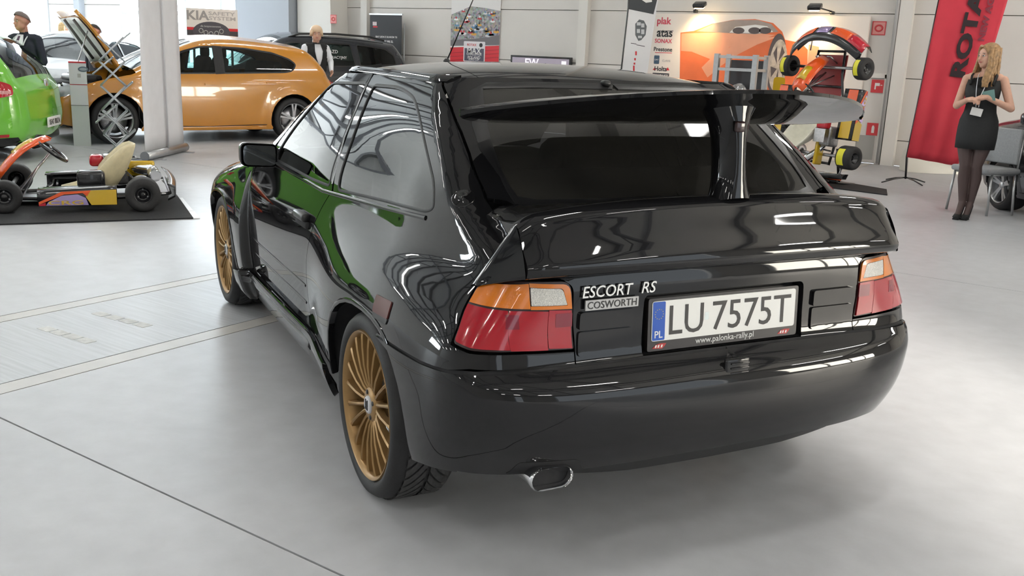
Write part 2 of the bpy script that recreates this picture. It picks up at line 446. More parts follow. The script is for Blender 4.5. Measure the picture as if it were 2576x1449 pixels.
for k, (a, b, z0) in enumerate(wins):
    wroot = structure(empty('window_%d' % (k + 1), (0, 0, 0)))
    n = max(2, round((b - a) / 1.35)); zt = 5.4
    zz = [z0, 2.02, 3.7, zt]
    for i in range(n):
        xa = a + (b - a) * i / n; xb = a + (b - a) * (i + 1) / n
        for za, zb in zip(zz[:-1], zz[1:]):
            mb = MB(); mb.box((xa + .03, WALL_Y + .02, za + .03), (xb - .03, WALL_Y + .035, zb - .03)); mb.build('window_pane', win_day, wroot)
    for i in range(n + 1):
        xa = a + (b - a) * i / n; mb = MB(); mb.box((xa - .035, WALL_Y - .03, z0), (xa + .035, WALL_Y + .05, zt)); mb.build('window_frame', m_frame, wroot)
    for za in zz:
        mb = MB(); mb.box((a, WALL_Y - .028, za - .05), (b, WALL_Y + .05, za + .05)); mb.build('window_frame', m_frame, wroot)
    mb = MB(); mb.box((a, WALL_Y, zt + .05), (b, WALL_Y + .06, ZC)); mb.build('lintel_panel', m_wall, wroot)
    mb = MB(); mb.box((a, WALL_Y, 0), (b, WALL_Y + .06, z0 - .05 if z0 > .1 else .02)); mb.build('sill_panel', m_wall, wroot)
tr = 0
def trim(lo, hi, m):
    global tr
    tr += 1; mb = MB(); mb.box(lo, hi); return structure(mb.build('trim_%d' % tr, m))
for xc in (-7.39, -1.95, 4.0, 9.5): trim((xc - .09, WALL_Y - .12, 0), (xc + .09, WALL_Y - .002, ZC), m_col)
trim((-12.75, WALL_Y - .10, 0), (-12.58, WALL_Y - .002, ZC), m_col)
trim((-15.95, WALL_Y - .70, 0), (-14.25, WALL_Y - .002, ZC), m_dcol)
mb = MB(); mb.add([(-14.2, WALL_Y - .5, 0), (-13.15, WALL_Y - .5, 0), (-13.35, WALL_Y - .5, ZC), (-14.2, WALL_Y - .5, ZC), (-14.2, WALL_Y - .002, 0), (-13.15, WALL_Y - .002, 0), (-13.35, WALL_Y - .002, ZC), (-14.2, WALL_Y - .002, ZC)], [(0, 1, 2, 3), (5, 4, 7, 6), (4, 0, 3, 7), (1, 5, 6, 2), (3, 2, 6, 7), (4, 5, 1, 0)]); tr += 1; structure(mb.build('trim_%d' % tr, m_col))
trim((-23.1, WALL_Y - .16, 0), (-22.85, WALL_Y - .002, ZC), m_dcol)
# pale door leaf with grey kick plate, right of the sponsor board
da, db = wl(2165, 195), wl(2272, 200)
droot = structure(empty('door_1', (0, 0, 0)))
mb = MB(); mb.box((-2.86, WALL_Y - .05, .02), (-2.12, WALL_Y - .002, 1.27)); mb.build('door_leaf', m_wall, droot)
mb = MB(); mb.box((-2.80, WALL_Y - .056, .06), (-2.18, WALL_Y - .051, .42)); mb.build('kick_plate', mat('kick_grey', (.36, .36, .34), .6), droot)
mb = MB(); mb.tube([(-2.08, WALL_Y - .10, .02), (-2.08, WALL_Y - .10, 6.0)], .03, 8); tr += 1; structure(mb.build('trim_%d' % tr, mat('pipe_grey', (.42, .42, .42), .4)))
for xx in (-2.92, -2.10): trim((xx - .04, WALL_Y - .08, 0), (xx + .04, WALL_Y - .001, 1.33), m_col)
trim((-2.96, WALL_Y - .08, 1.275), (-2.06, WALL_Y - .001, 1.345), m_col)
alu0 = mat('shutter_alu', (.5, .51, .52), .4, .8)
# other walls and ceiling
m_ceil = mat('ceiling_sheet', (.70, .69, .67), .7, noise=.05, nscale=.6)
mb = MB(); mb.box((X0, Y0, ZC), (X1, WALL_Y + .3, ZC + .2)); ceil = structure(mb.build('ceiling', m_ceil))
m_beam = mat('roof_steel', (.20, .20, .21), .5)
for xb in np.arange(-29, 14, 5.4):
    mb = MB(); mb.box((xb - .08, Y0, ZC - .75), (xb + .08, WALL_Y, ZC - .63)); mb.build('truss_chord', m_beam, ceil)
    mb = MB(); mb.box((xb - .08, Y0, ZC - .12), (xb + .08, WALL_Y, ZC - .001)); mb.build('truss_chord', m_beam, ceil)
    mb = MB(); yy = np.arange(Y0 + .5, WALL_Y - 1, 1.4)
    for k, y in enumerate(yy): mb.tube([(xb, y, ZC - .7 if k % 2 else ZC - .08), (xb, y + 1.4, ZC - .08 if k % 2 else ZC - .7)], .035, 5)
    d_ = mb.build('truss_web', m_beam, ceil); d_['kind'] = 'stuff'
for yb in np.arange(Y0 + 2, WALL_Y, 3.0):
    mb = MB(); mb.box((X0, yb - .05, ZC - .18), (X1, yb + .05, ZC - .001)); mb.build('purlin', m_beam, ceil)
mb = MB(); mb.box((X0 - .3, Y0, 0), (X0, WALL_Y + .3, ZC)); structure(mb.build('wall_left', m_wall))
m_dim = mat('wall_dim', (.45, .44, .42), .7)
SUN_GATES = ((-13.2, -10.8), (-5.3, 2.0))  # unseen openings, placed and sized for where the sun lands
mb = MB(); mb.box((X1, Y0, 5.6), (X1 + .3, WALL_Y + .3, ZC)); wall_r = structure(mb.build('wall_right', m_dim))
for a, b in ((Y0, -13.2), (-10.8, -5.3), (2.0, WALL_Y + .3)):
    mb = MB(); mb.box((X1, a, 0), (X1 + .3, b, 5.6)); mb.build('wall_panel', m_dim, wall_r)
for k, (a, b) in enumerate(SUN_GATES):
    gr = structure(empty('door_%d' % (k + 2), (0, 0, 0)))  # frame around an added sun opening
    for y in (a, b): mb = MB(); mb.box((X1 - .06, y - .08, 0), (X1 + .34, y + .08, 5.6)); mb.build('sun_gate_jamb', m_frame, gr)
    mb = MB(); mb.tube([(X1 + .15, a + .09, 5.42), (X1 + .15, b - .09, 5.42)], .16, 12); mb.build('sun_gate_shutter', alu0, gr)
mb = MB(); mb.box((X0, Y0 - .3, 0), (X1, Y0, ZC)); structure(mb.build('wall_front', mat('wall_dim', (.45, .44, .42), .7)))
def unseen_window(no, plane, c, lo, hi, z0, z1, m, n=3):
    r = structure(empty('window_%d' % no, (0, 0, 0)))
    for i in range(n):
        a = lo + (hi - lo) * i / n + .06; b = lo + (hi - lo) * (i + 1) / n - .06; mb = MB()
        if plane == 'x': mb.box((c - .02, a, z0), (c + .02, b, z1))
        else: mb.box((a, c - .02, z0), (b, c + .02, z1))
        mb.build('window_pane', m, r)
    for i in range(n + 1):
        a = lo + (hi - lo) * i / n; mb = MB()
        if plane == 'x': mb.box((c - .05, a - .06, z0 - .06), (c + .05, a + .06, z1 + .06))
        else: mb.box((a - .06, c - .05, z0 - .06), (a + .06, c + .05, z1 + .06))
        mb.build('window_frame', m_frame, r)
unseen_window(3, 'x', X0 + .06, -15, -8, 3.6, 5.5, win_day, 3)  # unseen glowing panes, put in for light, clear of the flank's reflection
unseen_window(4, 'x', X1 - .06, 3.0, 8.0, .6, 3.6, warm_fill, 4)  # unseen warm glowing panes, put in for light from the right
# rows of tube lamps under the roof
lampm = emit('lamp_tube', (1.0, .98, .93), 16.0); m_lhouse = mat('lamp_housing', (.7, .7, .7), .5)
proto = None; lamp_i = 0
for xl in (-26.0, -20.6, -15.2, -9.8, -4.4, 1.0, 6.4, 11.8):
    for yl in (-14.0, -9.5, -5.0, -.5, 4.0, 8.5):
        if proto is None:
            proto = empty('ceiling_lamp', (0, 0, 0), 0, 'long white tube lamp hanging under the hall roof', 'lamp', 'tube lamps under the hall roof')
            mb = MB(); mb.box((-.11, -.78, 0), (.11, .78, .06)); mb.build('lamp_housing', m_lhouse, proto)
            mb = MB(); mb.rbox((0, 0, -.012), (.17, 1.5, .03), .012); mb.build('lamp_tube', lampm, proto)
            mb = MB(); mb.tube([(0, -.6, .06), (0, -.6, .55)], .006, 5); mb.build('hanger', m_beam, proto)
            mb = MB(); mb.tube([(0, .6, .06), (0, .6, .55)], .006, 5); mb.build('hanger', m_beam, proto); o = proto
        else: o = copy_tree(proto)
        o.location = (xl, yl, ZC - 1.0)
# ================================================================== the black three-door hatchback
paint = mat('black_paint', (0.009, 0.009, 0.010), 0.025, 0.0, 0.5, 0.0)
trimblk = mat('black_trim', (0.012, 0.012, 0.013), 0.35, bump=0.05, bscale=400)
rubber = mat('rubber', (0.013, 0.013, 0.014), 0.6, noise=0.2, nscale=30, bump=0.1, bscale=200)
darkin = mat('dark_interior', (0.02, 0.02, 0.022), 0.9, noise=0.3, nscale=20)
gold = mat('gold_wheel', (0.33, 0.20, 0.080), 0.36, 0.5, noise=0.06, nscale=25)
chrome = mat('chrome', (0.75, 0.75, 0.76), 0.08, 1.0)
steel = mat('steel', (0.45, 0.45, 0.46), 0.32, 1.0, noise=0.1, nscale=40)
side_glass = glass('side_glass', (0.10, 0.11, 0.10), ior=1.6)
dark_glass = mat('rear_glass', (.030, .029, .026), .02, spec=.55, alpha=.93)

class Sm:
    # table smoothed over a short window in height
    def __init__(s, x, y, w=(.008, .03)): s.p = Pch(x, y); s.w = w; s.lo, s.hi = x[0], x[-1]
    def __call__(s, z):
        z = np.asarray(z, float); w = s.w[0] + s.w[1] * sst((z - .70) / .1) * sst((1.36 - z) / .05); r = 0
        for d, k in ((-1, .1), (-.6, .2), (0, .4), (.6, .2), (1, .1)): r = r + k * s.p(np.clip(z + d * w, s.lo, s.hi))
        return r
E_h = Sm([.10, .18, .25, .32, .45, .60, .72, .82, .88, .92, .95, 1.0, 1.1, 1.2, 1.3, 1.34, 1.37],
          [.74, .775, .800, .815, .830, .836, .829, .812, .800, .793, .788, .772, .727, .677, .622, .594, .560])
E_R = Sm([.10, .20, .30, .36, .42, .48, .55, .595, .625, .66, .86, .90, .96, 1.02, 1.10, 1.20, 1.30, 1.37],
          [-.62, -.68, -.725, -.755, -.775, -.782, -.775, -.75, -.712, -.70, -.69, -.672, -.57, -.44, -.335, -.20, -.065, .04])
E_b = Sm([.10, .60, .86, .92, 1.02, 1.37], [.37, .37, .34, .28, .15, .14])
E_n = Sm([.10, .30, .45, .58, .66, .86, .92, 1.02, 1.37], [3.0, 3.4, 4.0, 5.0, 7.0, 7.0, 5.0, 3.4, 3.0])
E_F = Pch([.10, .30, .55, .64, .70, .76, .82, .88, .93, .97, 1.1, 1.2, 1.3, 1.37],
          [3.25, 3.36, 3.38, 3.33, 3.20, 2.98, 2.66, 2.25, 1.92, 1.80, 1.60, 1.45, 1.28, 1.12])
E_bf = Pch([.10, .55, .75, .9, .97, 1.37], [.75, .75, .7, .45, .22, .2])
def E_w(y, z):
    w = E_h(z) - 0.012 * np.clip((y - 1.0) / 2, 0, 2) ** 2 - (.010 + .045 * sst((z - .60) / .32)) * np.clip((-y) / .6, 0, 2) ** 2 * sst((1.14 - z) / .2)
    w = w - .034 * sst((.95 - y) / .95) * sst((z - .64) / .26) * sst((1.28 - z) / .26)
    up = sst((.94 - z) / .42)
    d = np.hypot(y, (z - .31) * .95)
    w = w + .048 * sst((.92 - d) / .56) * up * (1 - .5 * sst((.34 - z) / .3))
    d2 = np.hypot(y - 2.551, (z - .31) * .95)
    w = w + .050 * sst((.90 - d2) / .40) * up * sst((y - 1.955) / .035)
    return w
AREF = .8
def E_ring(s, z):
    s = np.asarray(s, float); z = np.asarray(z, float) + 0 * s
    R, b, n = E_R(z), E_b(z), E_n(z); yc = R + b
    F, bf = E_F(z), E_bf(z); yf = F - bf
    y = -s
    q = np.where(s + yc <= b, (s + yc) / b, 1 + (s + yc - b) / AREF); q = np.clip(q, 0, 2)
    ph = np.where(q <= 1, np.arctan(q), np.pi / 2 - np.arctan(2 - q)); c_, s_ = np.cos(ph), np.sin(ph)
    ro = (np.abs(c_) ** n + np.abs(s_) ** n) ** (-1 / n)
    yr = yc - b * ro * s_
    g = np.where(-yf - s <= bf, (-yf - s) / bf, 1 + (-yf - s - bf) / AREF); g = np.clip(g, 0, 2)
    ph2 = np.where(g <= 1, np.arctan(g), np.pi / 2 - np.arctan(2 - g)); c2, s2 = np.cos(ph2), np.sin(ph2)
    ro2 = (np.abs(c2) ** 3 + np.abs(s2) ** 3) ** (-1 / 3)
    yfr = yf + bf * ro2 * s2
    rear = s > -yc; front = s < -yf
    yy = np.where(rear, yr, np.where(front, yfr, y))
    fac = np.where(rear, ro * c_, np.where(front, ro2 * c2, 1.0))
    return E_w(yy, z) * fac, yy
def E(s, z):
    h, y = E_ring(s, z); return np.stack([-h, y, np.asarray(z, float) + 0 * h], -1)
def sx(x, z):
    # surface coordinate at half width x on the tail
    lo, hi = -float(E_R(z) + E_b(z)), -float(E_R(z) + E_b(z)) + float(E_b(z)) + AREF
    for _ in range(40):
        m = (lo + hi) / 2
        if E_ring(m, z)[0] > x: lo = m
        else: hi = m
    return (lo + hi) / 2
def sfx(x, z):
    yf = float(E_F(z) - E_bf(z)); lo, hi = -yf, -yf - float(E_bf(z)) - AREF
    for _ in range(40):
        m = (lo + hi) / 2
        if E_ring(m, z)[0] > x: lo = m
        else: hi = m
    return (lo + hi) / 2
def X(x, z, *r): return (sx(x, z), z, *r)
def Y(y, z, *r): return (-y, z, *r)
def CL(z0, z1, n=14): return [X(0, z) for z in np.linspace(z0, z1, n)]

car = empty('hatchback_car', (0, 0, 0), TH, 'glossy black three-door hatchback with big rear wing and gold wheels', 'car')
GAP = .0022
SHUT = [(.578, 1.345), (.592, 1.326), (.599, 1.297), (.607, 1.263), (.614, 1.20), (.621, 1.142), (.630, 1.088), (.632, 1.035), (.627, 1.005), (.622, .975), (.624, .945), (.632, .918), (.648, .872)]
arch_r = [(-.405, .285)] + [(-.40 * math.copysign(abs(math.cos(a)) ** (2 / 2.5), math.cos(a)), .305 + .33 * math.sin(a) ** (2 / 2.5)) for a in np.linspace(.05, math.pi - .05, 19)] + [(.40, .285)]   # (y,z) rear to front
arch_f = [(2.551 + y * .98, z) for y, z in arch_r]
door_rear = crv([(.640, .912), (.72, .83), (.80, .70), (.832, .58), (.815, .45), (.745, .318)], 5)
bpil = [(.735, 1.335), (.700, 1.305), (.560, .925)]
SK = .315
for sgn, mir in (('l', False), ('r', True)):
    # quarter panel with the rear pillar
    q = [Y(y, z) for y, z in reversed(door_rear)] + [Y(.628, .912), Y(.735, 1.335), Y(.40, 1.352), Y(.10, 1.352)]
    q += [X(a, b) for a, b in SHUT]
    q += [X(.718, .862), (.562, .838), (.562, .79), (.565, .768), (.581, .724), (.586, .682), X(.786, .671), X(.65, .670), X(.505, .665), X(.505, .628)]
    q += [X(.79, .628), Y(-.60, .615), Y(-.479, .606), Y(-.16, .597), Y(-.155, .59)]
    q += [Y(y, z) for y, z in arch_r if z > .56 or y > 0] + [Y(.42, SK)]
    qg = [Y(.655, 1.303, .03), Y(.38, 1.309, .10), Y(.20, 1.284, .10), Y(.09, 1.236, .05), Y(0, 1.18, .05), Y(-.104, 1.112, .05), Y(-.195, 1.054, .05), Y(-.247, .985, .05), Y(-.20, .965, .05), Y(.16, .944, .05), Y(.585, .917, .03)]
    patch('quarter_panel', E, inset(dens(q, .02), GAP), [rp(qg, .03)], paint, car, .02, 0, .02, mir)
    patch('quarter_glass', E, inset(dens(rp(qg, .03), .02), .010), [], side_glass, car, .03, -.003, .003, mir)
    ribbon('window_seal', E, inset(dens(rp(qg, .03), .03), .005), .010, rubber, car, .001, .01, True, mir)
    # door
    d = [Y(y, z) for y, z in door_rear] + [Y(.74, .318), Y(1.93, .318), Y(1.945, .45), Y(1.945, .70), Y(1.90, .84), Y(1.66, .925), Y(1.60, .965), Y(1.22, 1.322), Y(.76, 1.340), Y(.645, .935)]
    dg = [Y(.735, 1.306, .02), Y(1.175, 1.288, .05), Y(1.40, 1.085, .05), Y(1.515, .950, .03), Y(1.50, .920, .02), Y(.92, .915, .02), Y(.668, .919, .03)]
    do = patch('door', E, inset(dens(d, .02), GAP), [rp(dg, .02)], paint, car, .02, 0, .02, mir)
    patch('window_glass', E, inset(dens(rp(dg, .02), .02), .010), [], side_glass, do, .03, -.003, .003, mir)
    ribbon('window_seal', E, inset(dens(rp(dg, .02), .03), .005), .010, rubber, do, .001, .01, True, mir)
    for zz in (.43, .50):
        ribbon('door_crease', E, [Y(y, zz + (.0 if zz < .45 else .0)) for y in np.linspace(1.93, .86, 20)], .012, paint, do, .001, .008, False, mir)
    sg = 1 if mir else -1
    def loc(s, z, o): 
        e = 1e-4; p = E(s, z); N = np.cross(E(s + e, z) - E(s - e, z), E(s, z + e) - E(s, z - e)); N = N / np.linalg.norm(N); p = p + N * o
        return Vector((p[0] * (-1 if mir else 1), p[1], p[2]))
    hb = MB(); hb.rbox(loc(-.915, .772, .012), (.035, .15, .032), .012); hh = hb.build('door_handle', trimblk, do)
    hb = MB(); hb.rbox(loc(-.915, .745, .002), (.02, .17, .03), .009); hb.build('handle_recess', darkin, hh)
    # front wing
    fw = [Y(1.945, .33), Y(1.945, .70), Y(1.905, .845), Y(1.86, .872), Y(2.4, .812), Y(2.8, .74), Y(3.1, .655), Y(3.1, .56), Y(3.0, .50)]
    fw += [Y(y, z) for y, z in reversed(arch_f) if y > 2.551 + .30 or True]
    patch('front_wing', E, inset(dens(fw, .02), GAP), [], paint, car, .02, 0, .02, mir)
    # skirt
    def SKf(s, z, mir=mir):
        p = E(s, z); y = -np.asarray(s, float)
        o = .030 * sst((.36 - np.asarray(z, float)) / .06) * sst((np.asarray(z, float) - .12) / .08); p = p.copy(); p[..., 0] -= o; return p
    sk = [Y(.42, .185), Y(.395, .25), Y(.41, .315), Y(.74, .328), Y(1.95, .318), Y(2.10, .30), Y(2.13, .20), Y(2.0, .165), Y(.6, .155)]
    patch('side_skirt', SKf, dens(rp(sk, .02), .02), [], paint, car, .018, .003, .02, mir)
    ribbon('skirt_ridge', SKf, [Y(y, .275 + .02 * (1.95 - y) / 1.5) for y in np.linspace(1.98, .72, 24)], .030, paint, car, .004, .01, False, mir)
    # wheel-arch lips and liners
    for ar, cy_ in ((arch_r, 0.0), (arch_f, 2.551)):
        ribbon('wheel_arch_lip', E, [Y(y, z) for y, z in ar], .016, paint, car, .002, .02, False, mir)
        lb = MB(); rows = []
        for y, z in ar:
            h = float(E_ring(-y, z)[0]); s_ = (1 if mir else -1)
            rows.append([(s_ * (h - .004), y, z), (s_ * (h - .03), y * 1.0 + (y - cy_) * .015, z + .006), (s_ * .60, cy_ + (y - cy_) * 1.03, z + .012), (s_ * .58, cy_, .32)])
        lb.grid(rows); lb.build('wheel_well', darkin, car)
    # red-brown patch over a black bar, low on the quarter
    mk = rp([Y(-.092, .700), Y(-.215, .706), Y(-.225, .656), Y(-.10, .650)], .008)
    patch('quarter_mark', E, mk, [], mat('quarter_mark_red', (.085, .012, .010), .3), car, .012, .004, .008, mir)
    patch('quarter_mark_bar', E, rp([Y(-.10, .651), Y(-.226, .657), Y(-.222, .640), Y(-.11, .635)], .006), [], trimblk, car, .012, .003, .008, mir)
    # taillight cluster
    tl_o = [X(.520, .855, .035), X(.673, .857), X(.722, .850, .01), (.569, .832, .01), (.569, .79), (.572, .768), (.587, .724), (.592, .687, .012), X(.784, .677, .01), X(.65, .676), X(.508, .671, .008), X(.515, .78)]
    lamp = patch('tail_light', E, dens(rp(tl_o, .012), .02), [], mat('lamp_body', (.02, .004, .004), .3), car, .02, .001, .012, mir)
    amber = mat('amber_lens', (.62, .17, .008), .14, coat=.6, bump=.05, bscale=300); redl = mat('red_lens', (.36, .004, .014), .12, coat=.7); clearl = mat('clear_lens', (.55, .54, .50), .25, noise=.35, nscale=420)
    redd = mat('red_lens_dark', (.20, .004, .02), .12, coat=.7)
    am = [X(.634, .852, .004), X(.718, .844, .01), (.574, .827, .01), (.574, .788, .004), X(.634, .786, .003)]
    patch('amber_lens', E, inset(dens(rp(am, .006), .01), .001), [], amber, lamp, .01, .006, .008, mir)
    am2 = [X(.524, .848, .028), X(.634, .852), X(.634, .842), X(.545, .838, .012), X(.532, .793), X(.634, .794), X(.634, .785), X(.519, .783)]
    patch('amber_rim', E, dens(rp(am2, .0), .01), [], amber, lamp, .01, .006, .008, mir)
    cl = [X(.546, .837, .015), X(.632, .841, .004), X(.632, .795, .004), X(.533, .794, .004)]
    patch('reversing_lens', E, dens(rp(cl, .004), .01), [], clearl, lamp, .008, .006, .008, mir)
    for (x0, x1, mm) in ((.514, .585, redl), (.585, .690, redl), (.690, .80, redl)):
        if x1 < .79: rl = [X(x0 + .005 * (x0 < .52), .780), X(x1, .783), X(x1, .678), X(x0, .674)]
        else: rl = [X(x0, .783), (.574, .785), (.577, .768), (.592, .724), (.597, .692, .01), X(.782, .682, .008), X(x0, .680)]
        patch('red_lens', E, inset(dens(rp(rl, .003), .01), .0008), [], mm, lamp, .012, .006, .008, mir)
    for (x0, x1) in ((.518, .566), (.665, .700)):
        rl = [X(x0, .772), X(x1, .772), X(x1, .735), X(x0, .735)]
        patch('inner_lens', E, dens(rp(rl, .003), .01), [], redd, lamp, .012, .0068, .002, mir)
# fuel flap lock on the rear pillar
def onE(s, z, off=0.0):
    e = 1e-4; p = E(s, z); N = np.cross(E(s + e, z) - E(s - e, z), E(s, z + e) - E(s, z - e)); N = N / np.linalg.norm(N); return Vector(p + N * off), Vector(N)
p0, n0 = onE(.354, 1.032, .0)
M = frame_M(p0, n0.cross(Vector((0, 0, 1))), n0.cross(n0.cross(Vector((0, 0, 1)))))
mb = MB(); mb.lathe([(.034, -.004), (.034, .0008), (.032, .0016), (.009, .0016), (.008, .004), (0.0005, .004)], 28, M); mb.build('fuel_cap', paint, car)

# bumper: one piece across the tail, lower edge rising to the corners
bp_side = [Y(-.16, .590), Y(-.479, .600), Y(-.60, .609), X(.782, .614), X(.5, .622), X(.25, .622)] + CL(.622, .335, 24)
bp_bot = [X(.3, .335), X(.6, .333), X(.79, .322), Y(-.60, .318), Y(-.47, .300), Y(-.408, .287)]
bl = bp_side + bp_bot + [Y(y, z) for y, z in arch_r if y < -.17 and z > .29 and z < .588]
ex = [X(.685, .332, .004), X(.662, .374, .02), X(.500, .374, .02), X(.478, .334, .004)]
patch('rear_bumper', E, dens(bl, .02), [], paint, car, .018, .005, .02, both=True)
ribbon('bumper_seam', E, [Y(-.165, .593), Y(-.479, .603), Y(-.60, .612), X(.782, .618), X(.6, .625), X(.4, .625), X(.2, .625), X(.002, .625)], .012, darkin, car, -.002, .01, False, False)
ribbon('bumper_seam', E, [Y(-.165, .593), Y(-.479, .603), Y(-.60, .612), X(.782, .618), X(.6, .625), X(.4, .625), X(.2, .625), X(.002, .625)], .012, darkin, car, -.002, .01, False, True)
def Ein(s, z):
    p = E(s, z); h, y = E_ring(s, z); p = p.copy(); k = .03; p[..., 0] *= .965; p[..., 1] += .035; return p
vl = [X(.70, .345), X(.5, .345), X(.3, .345)] + CL(.345, .268, 6) + [X(.3, .272), X(.5, .290), X(.64, .318)]
patch('lower_valance', Ein, dens(vl, .02), [], trimblk, car, .02, 0, .015, both=True)
patch('exhaust_dark_patch', E, dens(rp(ex, .01), .012), [], darkin, car, .012, .0062, .004)  # dark patch on the bumper skin; its colour stands for the shaded notch
# tow-eye cover
pc = Vector((0.0, float(E_R(.583)) - .004, .583))
mb = MB(); mb.rbox(pc, (.088, .016, .058), .024, seg=4); ec = mb.build('tow_eye_cover', paint, car)
for k in (-.014, 0, .014):
    mb = MB(); mb.rbox(pc + Vector((.006, -.009, k)), (.066, .006, .005), .002); mb.build('cover_rib', paint, ec)

# tailgate lower panel with plate recess
def tgx(x, z): return X(x, z)
tgl = [X(.288, .802, .02), X(.292, .640, .02), X(.288, .632), X(.35, .630), X(.503, .630), X(.506, .70), X(.512, .84, .02), X(.545, .863, .02)] + [X(a - .003, b) for a, b in reversed(SHUT) if b < 1.03] + [X(.5, 1.030), X(.3, 1.030)] + CL(1.030, .802, 30)
tgate = patch('tailgate', E, inset(dens(rp(tgl, 0), .02), .0), [], paint, car, .02, 0, .02, both=True)
# recess box behind the plate
yb = -.652
mb = MB()
pts = [(-.291, .632), (.291, .632), (.288, .804), (-.288, .804)]
v = [(x, float(E_R(z)) + .004, z) for x, z in pts] + [(x * .985, yb, .64 if z < .7 else .797) for x, z in pts]
mb.add(v, [(0, 1, 5, 4), (1, 2, 6, 5), (2, 3, 7, 6), (3, 0, 4, 7), (4, 5, 6, 7)]); mb.build('plate_recess', trimblk, tgate)
# ribbed panels between plate and lamps
for s_ in (False, True):
    a = [X(.325, .770, .01), X(.495, .770, .01), X(.497, .722, .008), X(.325, .722, .008)]
    patch('trim_panel', E, dens(rp(a, .01), .01), [], paint, tgate, .012, .010, .012, s_)
    a = [X(.325, .716, .008), X(.497, .716, .008), X(.498, .648, .012), X(.325, .648, .012)]
    patch('trim_panel', E, dens(rp(a, .01), .01), [], paint, tgate, .012, .006, .012, s_)
# hatch glass and its frame
GE = [(.551, 1.030), (.558, 1.06), (.559, 1.093), (.556, 1.161), (.545, 1.224), (.520, 1.285), (.500, 1.318), (.47, 1.330)]
fr = [X(.50, 1.018)] + [X(a, b) for a, b in GE] + [X(.3, 1.337)] + CL(1.338, 1.357, 4) + [X(.3, 1.356), X(.50, 1.353)] + [X(a - .003, b) for a, b in SHUT if b > 1.012] + [X(.55, 1.010)]
hg = [X(.50, 1.018)] + [X(a, b) for a, b in GE] + [X(.3, 1.337)] + CL(1.338, 1.016, 16) + [X(.3, 1.016)]
patch('hatch_frame', E, dens(fr, .015), [], paint, tgate, .015, 0, .015, both=True)
patch('rear_window', E, dens(rp(hg, .0), .02), [], dark_glass, tgate, .025, -.002, .004, both=True)
for s_ in (False, True): ribbon('window_seal', E, [X(.002, 1.020), X(.3, 1.020), X(.50, 1.021)] + [X(a, b) for a, b in GE] + [X(.3, 1.337), X(.002, 1.338)], .018, trimblk, tgate, .001, .01, False, s_)
# roof: heightfield closing the ring at its top
ZT = 1.350
def roof_z(x, y):
    F = float(E_F(ZT)); Rr = float(E_R(ZT)); W = float(E_h(ZT)); yc = (F + Rr) / 2; L = (F - Rr) / 2
    ro = ((np.abs(x) / W) ** 3.2 + (np.abs(y - yc) / L) ** 3.2) ** (1 / 3.2)
    return ZT + .048 * (1 - np.clip(ro, 0, 1.05) ** 2.6) + .0 * x
def roof_fn(a, b): return np.stack([a, b, roof_z(a, b)], -1)
sa = np.linspace(sx(0.0, ZT), sfx(0.0, ZT), 120); h_, y_ = E_ring(sa, np.full_like(sa, ZT))
ring_l = [(-a, b) for a, b in zip(h_, y_)]; ring_r = [(a, b) for a, b in reversed(ring_l)]
full = ring_l + [(-x, y) for x, y in reversed(ring_l[1:-1])]
full = inset(full, 0.0)
patch('roof', roof_fn, full, [], paint, car, .03, .0, .01)
# drip rail strips along the roof edge
for s_ in (False, True):
    ribbon('roof_rail', E, [(a, 1.345) for a in np.linspace(-1.10, -.06, 30)], .02, paint, car, .004, .01, False, s_)
    ribbon('pillar_strip', E, [Y(.745, 1.338), Y(.715, 1.26), Y(.688, 1.10), Y(.645, .935)], .016, mat('dark_chrome', (.2, .2, .21), .15, 1.0), car, .003, .008, False, s_)
    ribbon('waist_seal', E, [Y(1.60, .912), Y(1.2, .905), Y(.92, .902), Y(.738, .897), Y(.4, .914), Y(.078, .933), Y(-.206, .952)], .014, paint, car, .003, .008, False, s_)
    ribbon('front_pillar', E, [Y(1.66, .93), Y(1.60, .985), Y(1.42, 1.15), Y(1.24, 1.31), Y(1.16, 1.345)], .04, paint, car, .006, .012, False, s_)
# windscreen, bonnet, nose (turned away from the photograph)
ws = [(sfx(0, .96), .96), (sfx(.3, .955), .955), (sfx(.62, .95), .95), (sfx(.66, .98), .98), (sfx(.60, 1.15), 1.15), (sfx(.52, 1.32), 1.32), (sfx(.3, 1.345), 1.345), (sfx(0, 1.348), 1.348)]
patch('windscreen', E, dens(ws, .03), [], side_glass, car, .03, 0, .004, both=True)
bn = [(sfx(0, .945), .945), (sfx(.5, .942), .942), (sfx(.68, .93), .93), (-1.95, .862), (-2.4, .81), (-2.8, .738), (sfx(.62, .70), .70), (sfx(.3, .69), .69), (sfx(0, .69), .69)]
patch('bonnet', E, dens(bn, .02), [], paint, car, .015, .001, .01, both=True)
ns = [(sfx(0, .685), .685), (sfx(.3, .685), .685), (sfx(.62, .69), .69), (-3.05, .64), (-3.0, .5), (-2.96, .30), (-3.0, .20), (sfx(.5, .18), .18), (sfx(0, .18), .18)]
patch('front_bumper', E, dens(ns, .02), [], paint, car, .02, .003, .015, both=True)
